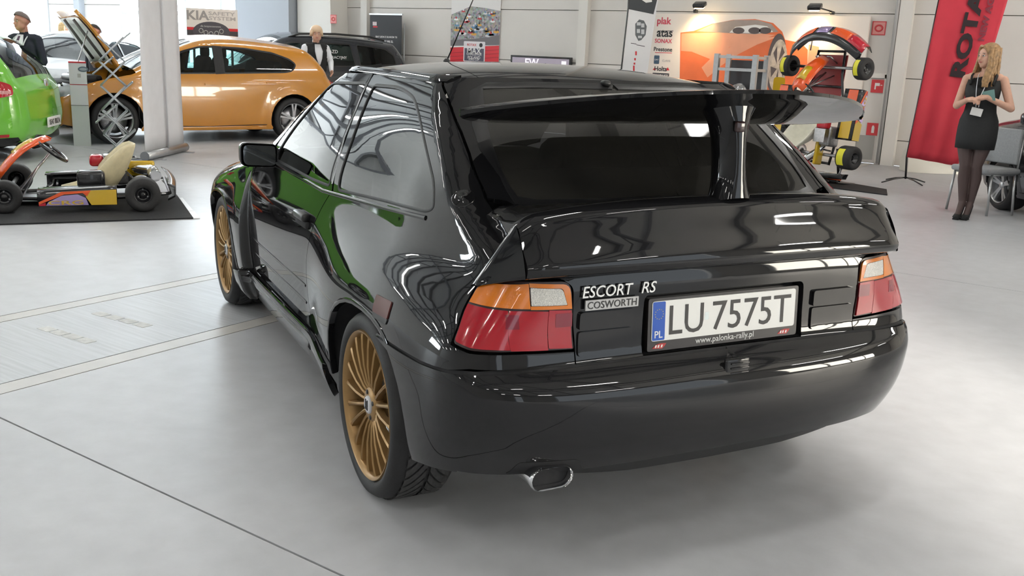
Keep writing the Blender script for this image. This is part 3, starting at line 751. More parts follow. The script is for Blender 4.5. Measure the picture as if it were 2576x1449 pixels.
# floor pan and cabin
mb = MB(); mb.box((-.56, -.58, .30), (.56, 3.0, .38)); mb.build('underbody', darkin, car)
mb = MB(); mb.box((-.72, .45, .20), (.72, 2.1, .26)); mb.build('floor_pan', darkin, car)
mb = MB(); mb.box((-.70, -.58, .58), (.70, .02, .64)); mb.build('load_floor', darkin, car)
mb = MB(); mb.box((-.73, 1.72, .3), (.73, 1.78, .86)); mb.build('bulkhead', darkin, car)
seat_m = mat('seat_fabric', (.055, .056, .06), .9, noise=.3, nscale=60)
for xx in (-.36, .36):
    mb = MB(); mb.rbox((xx, 1.02, .52), (.50, .52, .16), .06); mb.rbox((xx, .74, .83), (.48, .13, .56), .06, Matrix.Rotation(math.radians(14), 4, 'X')); mb.rbox((xx, .655, 1.17), (.26, .09, .17), .04)
    st = mb.build('front_seat', seat_m, car)
    mb = MB(); mb.rbox((xx - .19, .74, .83), (.08, .16, .5), .04, Matrix.Rotation(math.radians(14), 4, 'X')); mb.rbox((xx + .19, .74, .83), (.08, .16, .5), .04, Matrix.Rotation(math.radians(14), 4, 'X')); mb.build('bolster', seat_m, st)
mb = MB(); mb.rbox((0, .25, .52), (1.2, .48, .16), .06); mb.rbox((0, .03, .82), (1.2, .13, .5), .06, Matrix.Rotation(math.radians(14), 4, 'X')); mb.build('rear_bench', seat_m, car)
mb = MB(); mb.rbox((0, 1.68, .84), (1.36, .30, .22), .06); mb.build('dashboard', darkin, car)
M = Matrix.Translation((-.36, 1.42, .92)) @ Matrix.Rotation(math.radians(-62), 4, 'X')
mb = MB(); mb.tube([M @ Vector((.18 * math.cos(a), .18 * math.sin(a), 0)) for a in np.linspace(0, 2 * math.pi, 28)[:-1]], .014, 8, closed=True)
for a in (0, math.pi, -math.pi / 2): mb.tube([M @ Vector((.02 * math.cos(a), .02 * math.sin(a), 0)), M @ Vector((.175 * math.cos(a), .175 * math.sin(a), 0))], .013, 6)
mb.ball(M @ Vector((0, 0, 0)), .05, n=10, m=6); mb.build('steering_wheel', darkin, car)

# spoiler lip on the tailgate (cross sections drawn at several widths, smooth along x)
def lip(xn):
    x = abs(xn); k = min(1.0, (x / .70) ** 3); e = sst(np.clip((x - .60) / .15, 0, 1))
    base = (-.456 + .045 * k - .07 * e, 1.024 - .006 * k - .06 * e)
    cr = (-.685 + .055 * k + .02 * e, 1.066 - .052 * k - .060 * e)
    tr = (-.745 + .045 * k + .035 * e, .884 - .010 * k - .012 * e)
    pts = [(base[0] + .012, base[1] - .03), base, (base[0] * .6 + cr[0] * .4, base[1] * .6 + cr[1] * .4 - .003), (cr[0] + .05, cr[1] - .002), (cr[0] + .012, cr[1] - .001), (cr[0] - .012, cr[1] - .014),
           (cr[0] - .022, cr[1] - .035), (cr[0] * .5 + tr[0] * .5 - .012, cr[1] * .5 + tr[1] * .5), (tr[0] - .006, tr[1] + .03), (tr[0] - .003, tr[1] + .008), (tr[0] + .004, tr[1]), (tr[0] + .03, tr[1] - .008), (tr[0] + .075, tr[1] - .004)]
    return crv(pts, 4)
def lip_mesh(x0, x1, n, name, parent):
    mb = MB(); rows = []
    for xx in np.linspace(x0, x1, n): rows.append([(xx, p[0], p[1]) for p in lip(xx)])
    mb.grid(rows, True)
    for rw in (rows[0], rows[-1]): mb.add(rw, [tuple(range(len(rw)))])
    return mb.build(name, paint, parent, sharp=45)
lip_mesh(-.660, .660, 60, 'spoiler_lip', tgate)
for s_ in (-1, 1):
    # corner above the lamp: a crease runs from the lip down to the lamp's outer top corner
    mb = MB(); rows = []
    for t in np.linspace(0, 1, 14):
        x = .664 + .083 * t; cz = 1.002 - .164 * t; cyy = -.632 + .062 * t; tz = .872 - .038 * t; ty = -.694 + .118 * t
        face = crv([(cyy - .004, cz - .004), (cyy * .55 + ty * .45 - .014 * (1 - t), cz * .55 + tz * .45), (ty - .004, tz + .010 * (1 - t)), (ty + .002, tz)], 4)
        rows.append([(s_ * x, a, b) for a, b in [(cyy + .05, cz - .030), (cyy + .022, cz - .008), (cyy + .004, cz)] + face + [(ty + .03, tz - .004)]])
    mb.grid(rows, True); mb.add(rows[0], [tuple(range(len(rows[0])))]); mb.build('spoiler_end', paint, car, sharp=40)
# upper wing: sections along x
def wing(xn):
    k = abs(xn) / .735; x = abs(xn); e = k ** 9
    le = (-.20 - .215 * e, 1.242 + .030 * e); te = (-.79 + .69 * x * x + .01 * e, 1.363 - .153 * x * x - .006 * e)
    th = .034 * (1 - .7 * e)
    n = 9; up = []; dn = []
    for i in range(n + 1):
        q = i / n; y = le[0] + (te[0] - le[0]) * q; z = le[1] + (te[1] - le[1]) * (q ** 1.25)
        w = th * (4 * q * (1 - q)) ** .6
        up.append((y, z + w * .62 + .004)); dn.append((y, z - w * .55 - .004))
    lipte = [(te[0] - .006, te[1] + .004), (te[0] - .008, te[1] - .006)]
    return up + lipte + dn[::-1]
mb = MB(); rows = []
for xx in np.sin(np.linspace(-1, 1, 61) * math.pi / 2) * .735: rows.append([(xx, p[0], p[1]) for p in wing(xx)])
mb.grid(rows, True, closed=True)
for rw in (rows[0], rows[-1]): mb.add(rw, [tuple(range(len(rw)))])
wg = mb.build('rear_wing', paint, car, sharp=40)
# wing post
mb = MB(); rows = []
for q in np.linspace(0, 1, 9):
    z = 1.045 + q * .265; cw = .040 + .030 * abs(2 * q - 1) ** 3 + .018 * q ** 4; y0 = -.60 + .03 * q; y1 = y0 - .11
    rows.append([(math.cos(a) * cw, (y0 + y1) / 2 + math.sin(a) * .055, z + .02 * math.sin(a) * -1) for a in np.linspace(0, 2 * math.pi, 25)[:-1]])
mb.grid(rows, True, closed=True); wp = mb.build('wing_post', paint, car, sharp=60)
mb = MB(); mb.rbox((-.015, -.695, 1.262), (.035, .012, .03), .006); mb.build('post_lamp', mat('lamp_dark', (.03, .012, .012), .12), wp)
# antenna, washer jet, exhaust
ap = Vector((-.21, 0.95, 1.380))
mb = MB(); mb.lathe([(.016, 0), (.014, .012), (.006, .02)], 12, Matrix.Translation(ap)); mb.tube([ap + Vector((0, 0, .01)), ap + Vector((.115, -.16, .42))], [.003, .0018], 6); mb.build('roof_antenna', rubber, car)
wj = onE(sx(.05, 1.340), 1.340, .004)[0]
mb = MB(); mb.rbox((wj.x + .02, wj.y, wj.z + .004), (.03, .03, .02), .008); mb.build('washer_jet', trimblk, car)
exm = Vector((-.578, -.725, .326))
def stadium(w, h, n=8): 
    r = h / 2; o = []
    for k in range(n + 1): a = -math.pi / 2 + math.pi * k / n; o.append((w / 2 - r + r * math.cos(a), r * math.sin(a)))
    for k in range(n + 1): a = math.pi / 2 + math.pi * k / n; o.append((-w / 2 + r + r * math.cos(a), r * math.sin(a)))
    return o
mb = MB(); rows = []
so = stadium(.130, .066); si = stadium(.116, .052)
for (st_, y) in ((so, .20), (so, .0), (stadium(.133, .069), -.012), (stadium(.126, .062), -.02), (si, -.012), (si, .16)): rows.append([exm + Vector((x, y + .0, z)) for x, z in st_])
mb.grid(rows, True, closed=True); et = mb.build('exhaust_tip', chrome, car, sharp=40)
mb = MB(); mb.add([exm + Vector((x * .99, .004, z * .99)) for x, z in si], [tuple(range(len(si)))]); mb.build('exhaust_bore', darkin, et)
mb = MB(); mb.rbox(exm + Vector((0, .45, .0)), (.16, .5, .08), .03); mb.build('silencer', steel, car)
# door mirrors
mir_glass = mat('mirror_glass', (.25, .27, .28), .03, 1.0)
for s_ in (-1, 1):
    c = Vector((s_ * .868, 1.55, .948)); mb = MB(); rows = []
    for i, (yy, kx, kz) in enumerate(((-.045, .98, .98), (-.05, 1.0, 1.0), (-.02, 1.02, 1.02), (.03, .95, .93), (.075, .75, .7), (.10, .4, .4), (.105, .02, .02))):
        rows.append([c + Vector((-s_ * x * kx, yy, z * kz)) for x, z in rp([(-.080, -.050, .03), (.080, -.057, .025), (.080, .045, .025), (-.080, .054, .03)], .03, 5)])
    mb.grid(rows, True, closed=True); mr = mb.build('door_mirror', mat('mirror_cap', (.014, .014, .016), .25, coat=.3), car)
    mb = MB(); mb.add([c + Vector((-s_ * x * .88, -.0515, z * .86)) for x, z in rp([(-.080, -.050, .03), (.080, -.057, .025), (.080, .045, .025), (-.080, .054, .03)], .03, 5)], [tuple(range(24))]); mb.build('mirror_glass', mir_glass, mr)
    mb = MB(); mb.tube([(s_ * .85, 1.56, .93), (s_ * .81, 1.55, .93), (s_ * .785, 1.54, .935)], [.045, .04, .045], 10, sy=.6); mb.build('mirror_arm', trimblk, mr)
# wheels
def make_wheel(cx, cy_, s_):
    face = cx
    # local z axis points outwards (to the side)
    Mw = Matrix.Translation((face, cy_, .307)) @ Matrix.Rotation(math.radians(90 * s_), 4, 'Y')
    mb = MB(); mb.lathe([(.246, -.004), (.2435, .004), (.238, .002), (.231, -.012), (.226, -.05), (.215, -.14), (.235, -.19), (.246, -.19)], 56, Mw)
    wh = mb.build('wheel', gold, car, sharp=50)
    mb = MB(); mb.lathe([(.240, -.012), (.252, .004), (.270, .010), (.288, .004), (.300, -.012), (.305, -.028), (.307, -.05), (.307, -.17), (.303, -.195), (.285, -.212), (.245, -.205)], 72, Mw); mb.build('tyre', rubber, wh)
    # tread: curved blocks proud of the carcass
    mb = MB(); nb = 44
    for k in range(nb):
        a0 = 2 * math.pi * k / nb
        for side in (0, 1):
            rows = []
            for j in range(6):
                t = j / 5; hh = (-.036 - t * .068) if side == 0 else (-.184 + t * .068)
                sk_ = a0 + (t ** 1.5) * .26 + (0.5 * 2 * math.pi / nb if side else 0)
                wv = 2 * math.pi / nb * .36
                r = []
                for (da, rr) in ((-wv, .3045), (-wv, .3115), (wv, .3115), (wv, .3045)): r.append(Mw @ Vector((rr * math.cos(sk_ + da), rr * math.sin(sk_ + da), hh)))
                rows.append(r)
            mb.grid(rows, False)
    mb.build('tread', mat('tread_rubber', (.035, .035, .036), .7, noise=.3, nscale=60), wh)['kind'] = 'stuff'
    mb = MB(); mb.lathe([(.0005, -.012), (.050, -.012), (.058, -.02), (.062, -.04), (.055, -.08), (.0005, -.08)], 28, Mw); mb.build('wheel_hub', gold, wh)
    mb = MB(); mb.lathe([(.0005, -.004), (.026, -.004), (.030, -.008), (.030, -.014)], 24, Mw); hc = mb.build('hub_cap', mat('hub_cap_grey', (.62, .62, .64), .3), wh)
    mb = MB(); 
    for q in (-.009, 0, .009): mb.box((-.004, q - .003, -.004), (.018 if q else .012, q + .003, -.002), Mw); mb.box((-.016, q - .003, -.004), (-.006, q + .003, -.002), Mw)
    mb.build('hub_lettering', mat('ink_dark', (.02, .02, .022), .6), wh)
    for k in range(4):
        bolt = MB(); a = k * math.pi / 2 + .4; bolt.lathe([(.0005, -.009), (.008, -.009), (.009, -.02)], 8, Mw @ Matrix.Translation((.042 * math.cos(a), .042 * math.sin(a), 0)))
        bolt.build('wheel_bolt', trimblk, wh)
    me = None; ns = 20
    for k in range(ns):
        a = 2 * math.pi * k / ns
        if me is None:
            sp = MB(); rows = []
            for (r, w, z0, dpt) in ((.046, .0085, -.020, .030), (.075, .0065, -.010, .026), (.13, .0060, -.004, .024), (.19, .0068, -.004, .026), (.222, .0085, -.006, .034), (.236, .0150, -.008, .04)):
                rows.append([(r, -w, z0 - dpt), (r, -w * .8, z0 - .004), (r, 0, z0), (r, w * .8, z0 - .004), (r, w, z0 - dpt)])
            sp.grid(rows, False); o = sp.build('spoke', gold, wh, sharp=30); me = o.data
        else: o = link('spoke', me, None, wh)
        o.matrix_local = Mw @ Matrix.Rotation(a, 4, 'Z')
    mb = MB(); mb.lathe([(.10, -.085), (.155, -.085), (.155, -.105), (.10, -.105)], 40, Mw, closed=True); mb.build('brake_disc', steel, wh)
    mb = MB(); mb.rbox(Mw @ Vector((.06, -.125, -.095)), (.08, .13, .09), .02); mb.build('brake_caliper', darkin, wh)
    return wh
for cyy, cx in ((0.0, .862), (2.551, .852)):
    make_wheel(-cx, cyy, -1); make_wheel(cx, cyy, 1)
# number plate with its holder
py = -.692; pm_w = mat('plate_white', (.80, .80, .77), .35); pm_k = mat('plate_ink', (.035, .033, .032), .5); pm_b = mat('plate_blue', (.01, .085, .45), .35); holder = mat('holder_black', (.02, .017, .017), .3, coat=.3)
tilt = Matrix.Translation((0, py, .7215)) @ Matrix.Rotation(math.radians(-4), 4, 'X')
PM = tilt @ Matrix([[1, 0, 0, 0], [0, 0, -1, 0], [0, 1, 0, 0], [0, 0, 0, 1]])     # local x right, y up, z towards the viewer
def pl(name, x0, x1, y0, y1, z0, z1, m, r=.004, parent=None):
    mb = MB(); mb.prism(rp([(x0, y0), (x1, y0), (x1, y1), (x0, y1)], r, 3), z0, z1, PM); return mb.build(name, m, parent)
ph = pl('number_plate', -.272, .272, -.084, .067, -.02, .004, holder, .008, tgate)
pl('plate_blank', -.260, .260, -.055, .059, .004, .006, pm_w, .008, ph)
pl('plate_band', -.258, -.216, -.053, .057, .006, .0066, pm_b, .004, ph)
def PT(x, y, z=.0068): return PM @ Matrix.Translation((x, y, z))
text('plate_text', 'LU', PT(-.142, .001), pm_k, ph, width=.118, height=.084, depth=.001, bold=-.0)
text('plate_text', '7575T', PT(.096, .001), pm_k, ph, width=.292, height=.084, depth=.001, bold=-.0)
text('plate_text', 'PL', PT(-.237, -.036), pm_w, ph, width=.027, height=.020, depth=.001, bold=.01)
text('holder_text', 'www.palonka-rally.pl', PT(0.0, -.0695, .0045), mat('print_white', (.75, .75, .73), .5), ph, width=.212, depth=.0008)
stars = mat('star_yellow', (.55, .45, .15), .5); mb = MB()
for k in range(12):
    a = 2 * math.pi * k / 12; mb.lathe([(.0001, .0072), (.0016, .0072)], 5, PM @ Matrix.Translation((-.237 + .014 * math.cos(a), .022 + .014 * math.sin(a), 0)))
mb.build('star_ring', stars, ph)['kind'] = 'stuff'
dec = mat('decal_red', (.45, .03, .03), .4)
for x in (-.232, .222):
    mb = MB(); mb.prism([(x - .024, -.076), (x - .012, -.066), (x + .004, -.0625), (x + .024, -.064), (x + .018, -.072), (x + .010, -.078)], .0042, .005, PM); dc = mb.build('holder_decal', dec, ph)
    mb = MB()
    for i, q in enumerate((-.012, -.003, .008)): mb.prism([(x + q - .003, -.0745), (x + q + .002, -.0745), (x + q + .004, -.067), (x + q - .001, -.067)], .005, .0054, PM)
    mb.build('decal_strokes', pm_w, ph)
mb = MB(); mb.prism(rp([(-.078, -.008), (-.064, -.008), (-.064, .014), (-.078, .014)], .002), .006, .0064, PM); mb.build('plate_hologram', mat('hologram', (.72, .80, .80), .2, .3), ph)
# badges
def badge_M(x, z, o=.002):
    y = float(E_R(z)); return Matrix.Translation((x, y - o, z)) @ Matrix([[1, 0, 0, 0], [0, 0, -1, 0], [0, 1, 0, 0], [0, 0, 0, 1]])
bm_ = mat('badge_silver', (.78, .78, .76), .25, .8)
b1 = text('model_badge', 'ESCORT', badge_M(-.412, .826, .006), bm_, tgate, width=.158, height=.032, depth=.004, bold=.006, shear=.12)
text('model_badge', 'RS', badge_M(-.280, .826, .006), bm_, tgate, width=.048, height=.032, depth=.004, bold=.006, shear=.2)
mb = MB(); mb.prism(rp([(-.084, -.014), (.084, -.014), (.084, .014), (-.084, .014)], .001), 0, .006, badge_M(-.400, .7905, .006)); b2 = mb.build('maker_badge', mat('badge_grey', (.42, .42, .42), .4, .6), tgate)
text('maker_badge_text', 'COSWORTH', badge_M(-.400, .7905, .0125), mat('badge_ink', (.02, .02, .02), .4), b2, width=.156, height=.020, depth=.001, bold=.006)
# ================================================================== the other cars (one builder, own outlines and details)
def seg_dist(px, py, pl, rad):
    # distance to an open polyline and the corner radius interpolated along it
    best = np.full(len(px), 9.0); br = np.full(len(px), .1)
    for i in range(len(pl) - 1):
        a, b = np.array(pl[i]), np.array(pl[i + 1]); ab = b - a; L2 = max((ab ** 2).sum(), 1e-12)
        t = np.clip(((px - a[0]) * ab[0] + (py - a[1]) * ab[1]) / L2, 0, 1)
        d = np.hypot(px - a[0] - t * ab[0], py - a[1] - t * ab[1]); m = d < best
        best = np.where(m, d, best); br = np.where(m, rad[i] + (rad[i + 1] - rad[i]) * t, br)
    return best, br
def generic_car(name, label, paintm, prof, wheels, rw, side_windows, seams, hw, loc, heading, glassm, rim_mat, n_spokes=5, skip=(), step=.05, bonnet_open=False, two=True, spoke_pair=True):
    # prof: [(y, z, radius, section)] along the silhouette from nose to tail; wheels: two y positions; hw: half width by height
    root = empty(name, loc, -heading, label, 'car')
    P = []; RD = []; SEC = []
    pts = [(p[0], p[1]) for p in prof]; fine = crv([(p[0], p[1], p[2]) for p in prof], 6)
    pl = [(a, b) for a, b, c in fine]; rad = [max(c, .02) for a, b, c in fine]; sec = []
    for i in range(len(prof) - 1): sec += [prof[i][3]] * 6
    H = Pch(*hw)
    ymax = max(p[0] for p in pl); ymin = min(p[0] for p in pl); ymid = (ymax + ymin) / 2
    def w(y, z):
        y = np.asarray(y, float); z = np.asarray(z, float)
        d, r = seg_dist(y, z, pl, rad); k = np.clip(d / r, 0, 1)
        b = H(z) - .035 * ((y - ymid) / 2.1) ** 2
        for cy_ in wheels:
            dd = np.hypot(y - cy_, z - rw); b = b + .022 * sst((rw + .24 - dd) / .2) * sst((.85 - z) / .2)
        return b - r * .95 * (1 - np.sqrt(np.maximum(1 - (1 - k) ** 2, 0)))
    ra = rw + .055
    bot = pl[0][1]
    arcs = {cy_: [(cy_ + ra * math.cos(a), max(rw + ra * math.sin(a), bot)) for a in np.linspace(math.pi + .45, -.45, 18)] for cy_ in wheels}
    yf, yr = max(wheels), min(wheels)
    q = np.array(pl); t = np.gradient(q, axis=0); t /= np.linalg.norm(t, axis=1, keepdims=True); nn = np.stack([t[:, 1], -t[:, 0]], 1); nn *= 1 if (nn[len(pl) // 2, 1] > 0) else -1
    rd = np.array(rad); TH_ = np.radians([0, 10, 20, 30, 40, 50, 60])
    pin = q - nn * (rd * (1 - math.cos(TH_[-1])))[:, None]
    ol = [tuple(p) for p in pin] + [(yr - ra * .92, bot)] + [p for p in arcs[yr]] + [(yr + ra * .92, bot - .03), (yf - ra * .92, bot - .03)] + [p for p in arcs[yf]]
    extra = []
    for sgn in (-1, 1):
        if not two and sgn == two: continue
        def fn(a, b, sgn=sgn):
            h = w(a, b); return np.stack([sgn * h, a + 0 * h, b + 0 * h], -1)
        def fo(a, b, sgn=sgn):          # orientation flips with the side
            p = fn(a, b); return p
        holes = [rp(wd, .05, 4) for wd in side_windows]
        # winding: use (-y) as first coordinate on the left so that normals point outwards
        if sgn < 0:
            g = lambda a, b, fn=fn: fn(-a, b); tr = lambda L: [(-a, b) for a, b in L]
        else:
            g = lambda a, b, fn=fn: fn(a, b); tr = lambda L: [(a, b) for a, b in L]
        body = patch('side_panel', g, dens(tr(ol), step), [dens(tr(h), step) for h in holes], paintm, root, step, 0, 0, extra=tr(extra))
        for h in holes:
            patch('side_window', g, inset(dens(tr(h), step), .004), [], glassm, body, step * 1.5, -.006, .003)
            ribbon('window_seal', g, inset(dens(tr(h), step), .008), .022, trimblk, body, .001, .01)
        for sm_ in seams: ribbon('door_gap', g, tr(sm_), .009, darkin, body, -.001, .006, False)
        for cy_ in wheels:
            lb = MB(); rows = []
            for y, z in arcs[cy_]:
                h = float(w(np.array([y]), np.array([z]))[0]); rows.append([(sgn * (h - .004), y, z), (sgn * (h - .06), y, z + .004), (sgn * .45, y, z + .004), (sgn * .44, cy_, rw)])
            lb.grid(rows); lb.build('wheel_well', darkin, root)
    # strip over nose, bonnet, screen, roof and tail
    groups = []; i = 0; n = len(pl)
    while i < n - 1:
        j = i
        while j < n - 2 and sec[j + 1] == sec[i]: j += 1
        groups.append((sec[i], i, j + 1)); i = j + 1
    hs = w(q[:, 0], q[:, 1]); parts = {}
    roll = []                                       # rolled edge between the top strip and the side panels
    for th in TH_:
        pp = q - nn * (rd * (1 - math.cos(th)))[:, None]; roll.append((w(pp[:, 0], pp[:, 1]), pp))
    for nm, a, b in groups:
        if nm in skip: continue
        gl = nm in ('windscreen', 'rear_window'); rows = []; edge = {-1: [], 1: []}
        for k in range(a, b + 1):
            r = []
            for xx in np.linspace(-1, 1, 13):
                o = .055 * (1 - xx * xx); r.append((xx * hs[k], q[k, 0] + nn[k, 0] * o, q[k, 1] + nn[k, 1] * o))
            L = {sg: [(sg * rw_[0][k], rw_[1][k, 0], rw_[1][k, 1]) for rw_ in roll] for sg in (-1, 1)}
            if gl:
                rows.append(r)
                for sg in (-1, 1): edge[sg].append(L[sg])
            else: rows.append(L[-1][:0:-1] + r + L[1][1:])
        mb = MB(); mb.grid(rows, True); parts[nm] = mb.build(nm, glassm if gl else paintm, root)
        if gl:
            for sg in (-1, 1): mb = MB(); mb.grid(edge[sg], True); mb.build('window_pillar', paintm, root)
    # wheels
    tw = .21
    for cy_ in wheels:
        for sgn in (-1, 1):
            face = float(w(np.array([cy_]), np.array([rw + ra + .01]))[0]) - .012
            M = Matrix.Translation((sgn * face, cy_, rw)) @ Matrix.Rotation(math.radians(90 * sgn), 4, 'Y')
            rr = rw * .74
            mb = MB(); mb.lathe([(rr, -.01), (rr * .99, .0), (rr * .96, -.004), (rr * .93, -.03), (rr * .9, -.12), (rr * 1.0, -.18)], 40, M); wh = mb.build('wheel', rim_mat, root, sharp=50)
            mb = MB(); mb.lathe([(rr * .985, -.012), (rr * 1.06, .004), (rr * 1.18, .004), (rw * .97, -.012), (rw, -.035), (rw, -tw + .03), (rw * .96, -tw), (rr, -tw)], 44, M); mb.build('tyre', rubber, wh)
            me = None; nsp = n_spokes * (2 if spoke_pair else 1)
            for k in range(nsp):
                if spoke_pair: a = 2 * math.pi * (k // 2) / n_spokes + (.13 if k % 2 else -.13)
                else: a = 2 * math.pi * k / n_spokes
                if me is None:
                    sp = MB(); rows = []
                    for (r, ww, z0) in ((rr * .16, .020, -.03), (rr * .5, .016, -.018), (rr * .97, .018, -.010)):
                        rows.append([(r, -ww, z0 - .03), (r, -ww * .8, z0), (r, ww * .8, z0), (r, ww, z0 - .03)])
                    sp.grid(rows, False); o = sp.build('spoke', rim_mat, wh, sharp=30); me = o.data
                else: o = link('spoke', me, None, wh)
                o.matrix_local = M @ Matrix.Rotation(a, 4, 'Z')
            mb = MB(); mb.lathe([(.0005, -.012), (rr * .14, -.012), (rr * .2, -.03), (rr * .2, -.07)], 20, M); mb.build('wheel_hub', rim_mat, wh)
            mb = MB(); mb.lathe([(.0005, -.10), (rr * .75, -.10), (rr * .75, -.12)], 30, M); mb.build('brake_disc', steel, wh)
    mb = MB(); mb.box((-.70, ymin + .25, bot + .02), (.70, ymax - .3, bot + .16)); mb.build('underbody', darkin, root)
    for xx in (-.36, .36):
        mb = MB(); mb.rbox((xx, -.02, .60), (.48, .5, .16), .06); mb.rbox((xx, -.30, .90), (.46, .13, .6), .06, Matrix.Rotation(math.radians(14), 4, 'X')); mb.rbox((xx, -.38, 1.25), (.24, .09, .16), .04); mb.build('front_seat', seat_m, root)
    mb = MB(); mb.rbox((0, -.85, .60), (1.2, .5, .16), .06); mb.rbox((0, -1.12, .88), (1.2, .13, .55), .06, Matrix.Rotation(math.radians(14), 4, 'X')); mb.build('rear_bench', seat_m, root)
    for xx in (-1, 1):
        mb = MB(); hm = float(w(np.array([.62]), np.array([.98]))[0]); mb.rbox((xx * (hm + .10), .66, .99), (.17, .09, .12), .035); mr = mb.build('door_mirror', paintm, root)
        mb = MB(); mb.rbox((xx * (hm + .10), .613, .99), (.145, .006, .098), .003); mb.build('mirror_glass', mir_glass, mr)
        mb = MB(); mb.rbox((xx * (hm + .01), .66, .95), (.08, .05, .04), .015); mb.build('mirror_arm', trimblk, mr)
    return root, w, parts
def on_side(w, sgn, y, z, off=.004):
    return Vector((sgn * (float(w(np.array([y]), np.array([z]))[0]) + off), y, z))
def side_patch(name, w, sgn, poly, m, parent, off=.004, step=.03, depth=.01, r=.02):
    if sgn < 0: g = lambda a, b: np.stack([-w(-a, b), -a + 0 * b, b + 0 * a], -1); o = [(-a, b) for a, b in rp(poly, r)]
    else: g = lambda a, b: np.stack([w(a, b), a + 0 * b, b + 0 * a], -1); o = rp(poly, r)
    return patch(name, g, dens(o, step), [], m, parent, step, off, depth)
HW_HATCH = ([.10, .22, .4, .6, .75, .88, .95, 1.0, 1.15, 1.3, 1.42, 1.5], [.80, .845, .875, .885, .88, .865, .845, .83, .765, .69, .62, .57])
alloy = mat('alloy_silver', (.55, .56, .58), .3, .85, noise=.05)
car_glass = glass('car_glass', (.20, .27, .26), ior=1.55)
def hatch_prof(nose=2.12, roof=1.45, tail=-2.08):
    k = roof / 1.45
    return [(nose - .10, .20, .22, 'front_bumper'), (nose, .34, .26, 'front_bumper'), (nose + .03, .52, .28, 'front_bumper'), (nose - .04, .68, .28, 'bonnet'), (nose - .22, .79, .22, 'bonnet'), (1.55, .89, .14, 'bonnet'), (1.15, .97, .12, 'bonnet'), (1.00, 1.0 , .10, 'windscreen'),
            (.60, 1.20, .09, 'windscreen'), (.12, 1.39 * k, .09, 'roof'), (-.30, roof, .12, 'roof'), (-.85, roof * .985, .12, 'roof'), (-1.35, roof * .948, .10, 'roof'), (-1.62, roof * .905, .09, 'rear_window'), (-1.84, 1.08, .12, 'rear_window'), (-1.93, .93, .18, 'tailgate'), (tail + .03, .80, .26, 'tailgate'),
            (tail + .01, .62, .28, 'rear_bumper'), (tail, .45, .28, 'rear_bumper'), (tail + .05, .28, .25, 'rear_bumper'), (tail + .16, .20, .2, 'rear_bumper')]
SW_HATCH = [[(.86, 1.0), (.30, 1.27), (.05, 1.335), (-.17, 1.345), (-.14, .965), (.80, .945)], [(-.25, 1.345), (-.60, 1.335), (-1.02, 1.285), (-1.28, 1.20), (-1.38, 1.12), (-1.30, 1.02), (-1.18, .995), (-.22, .965)]]
SEAM_HATCH = [[(.90, .95), (.98, .70), (.98, .35), (.90, .22)], [(-.19, .96), (-.18, .6), (-.15, .24)], [(-1.10, .99), (-1.13, .80), (-1.02, .62), (-.92, .42), (-.86, .24)], [(.90, .235), (0, .225), (-.86, .24)], [(-.98, .62), (.98, .62), ][:0] or [(.88, .235), (.87, .236)]]
def head_w(carframe_deg): return math.radians(carframe_deg) - TH
# ---- orange hatchback with its bonnet up
orange = mat('orange_paint', (.56, .235, .022), .22, 0.0, .5, .9, noise=.04, nscale=4)
ofw, orw = fl(285, 362), fl(742, 352); omid = (ofw + orw) / 2; odir = (ofw - orw).normalized(); ohead = math.atan2(odir.x, odir.y)
# the wheel line found on the floor is the near side; step to the car's centre
onorm = Vector((odir.y, -odir.x, 0)); onorm = -onorm if onorm.dot(Vector(CAM) - omid) > 0 else onorm
oc = omid + onorm * .80
ocar, ow, op = generic_car('orange_hatchback', 'orange five-door hatchback with its bonnet propped open', orange, hatch_prof(), (1.29, -1.29), .318, SW_HATCH, SEAM_HATCH, HW_HATCH, (oc.x, oc.y, 0), ohead, car_glass, alloy, 5, skip=('bonnet',))
near = 1 if (Matrix.Rotation(-ohead, 3, 'Z') @ Vector((1, 0, 0))).dot(Vector(CAM) - oc) > 0 else -1
# bonnet panel standing up on its hinge
mb = MB(); rows = []; ang = math.radians(57)
for i in range(9):
    t = i / 8; L = t * .92; r = []
    for xx in np.linspace(-1, 1, 13):
        cv = .05 * (1 - xx * xx) + .04 * math.sin(t * math.pi * .55) - .05 * t ** 3; ww = .70 - .10 * t ** 3
        r.append((xx * ww, 1.12 + L * math.cos(ang) - cv * math.sin(ang), .98 + L * math.sin(ang) + cv * math.cos(ang)))
    rows.append(r)
mb.grid(rows, True); bo = mb.build('bonnet', orange, ocar)
bo.modifiers.new('thick', 'SOLIDIFY').thickness = .045
for xx in (-.30, .30):
    mb = MB(); mb.tube([(xx, 1.22 + .03, 1.10), (xx * .9, 1.22 + .62 * math.cos(ang) + .05, 1.12 + .60 * math.sin(ang))], .02, 6); mb.build('bonnet_brace', mat('brace_dark', (.12, .11, .11), .5), ocar)
mb = MB(); mb.grid([[(p[0] * .86, p[1] + .052, p[2] - .034) for p in r] for r in rows[1:8]], True); o = mb.build('bonnet_glare_sheet', mat('bonnet_glare_pale', (.80, .79, .77), .4), ocar); o.modifiers.new('thick', 'SOLIDIFY').thickness = .01  # pale sheet added; its colour paints window glare on the bonnet's underside
mb = MB(); mb.tube([(near * .60, 1.75, .82), (near * .55, 1.50, 1.48)], .008, 6); mb.build('bonnet_stay', steel, ocar)
mb = MB(); mb.rbox((0, 1.50, .66), (1.25, .85, .30), .04); bay = mb.build('engine_bay', darkin, ocar)
mb = MB(); mb.rbox((.05, 1.48, .84), (.60, .42, .10), .04); mb.build('engine_cover', trimblk, bay)
mb = MB(); mb.rbox((-.45, 1.55, .84), (.22, .28, .12), .03); mb.build('air_box', trimblk, bay)
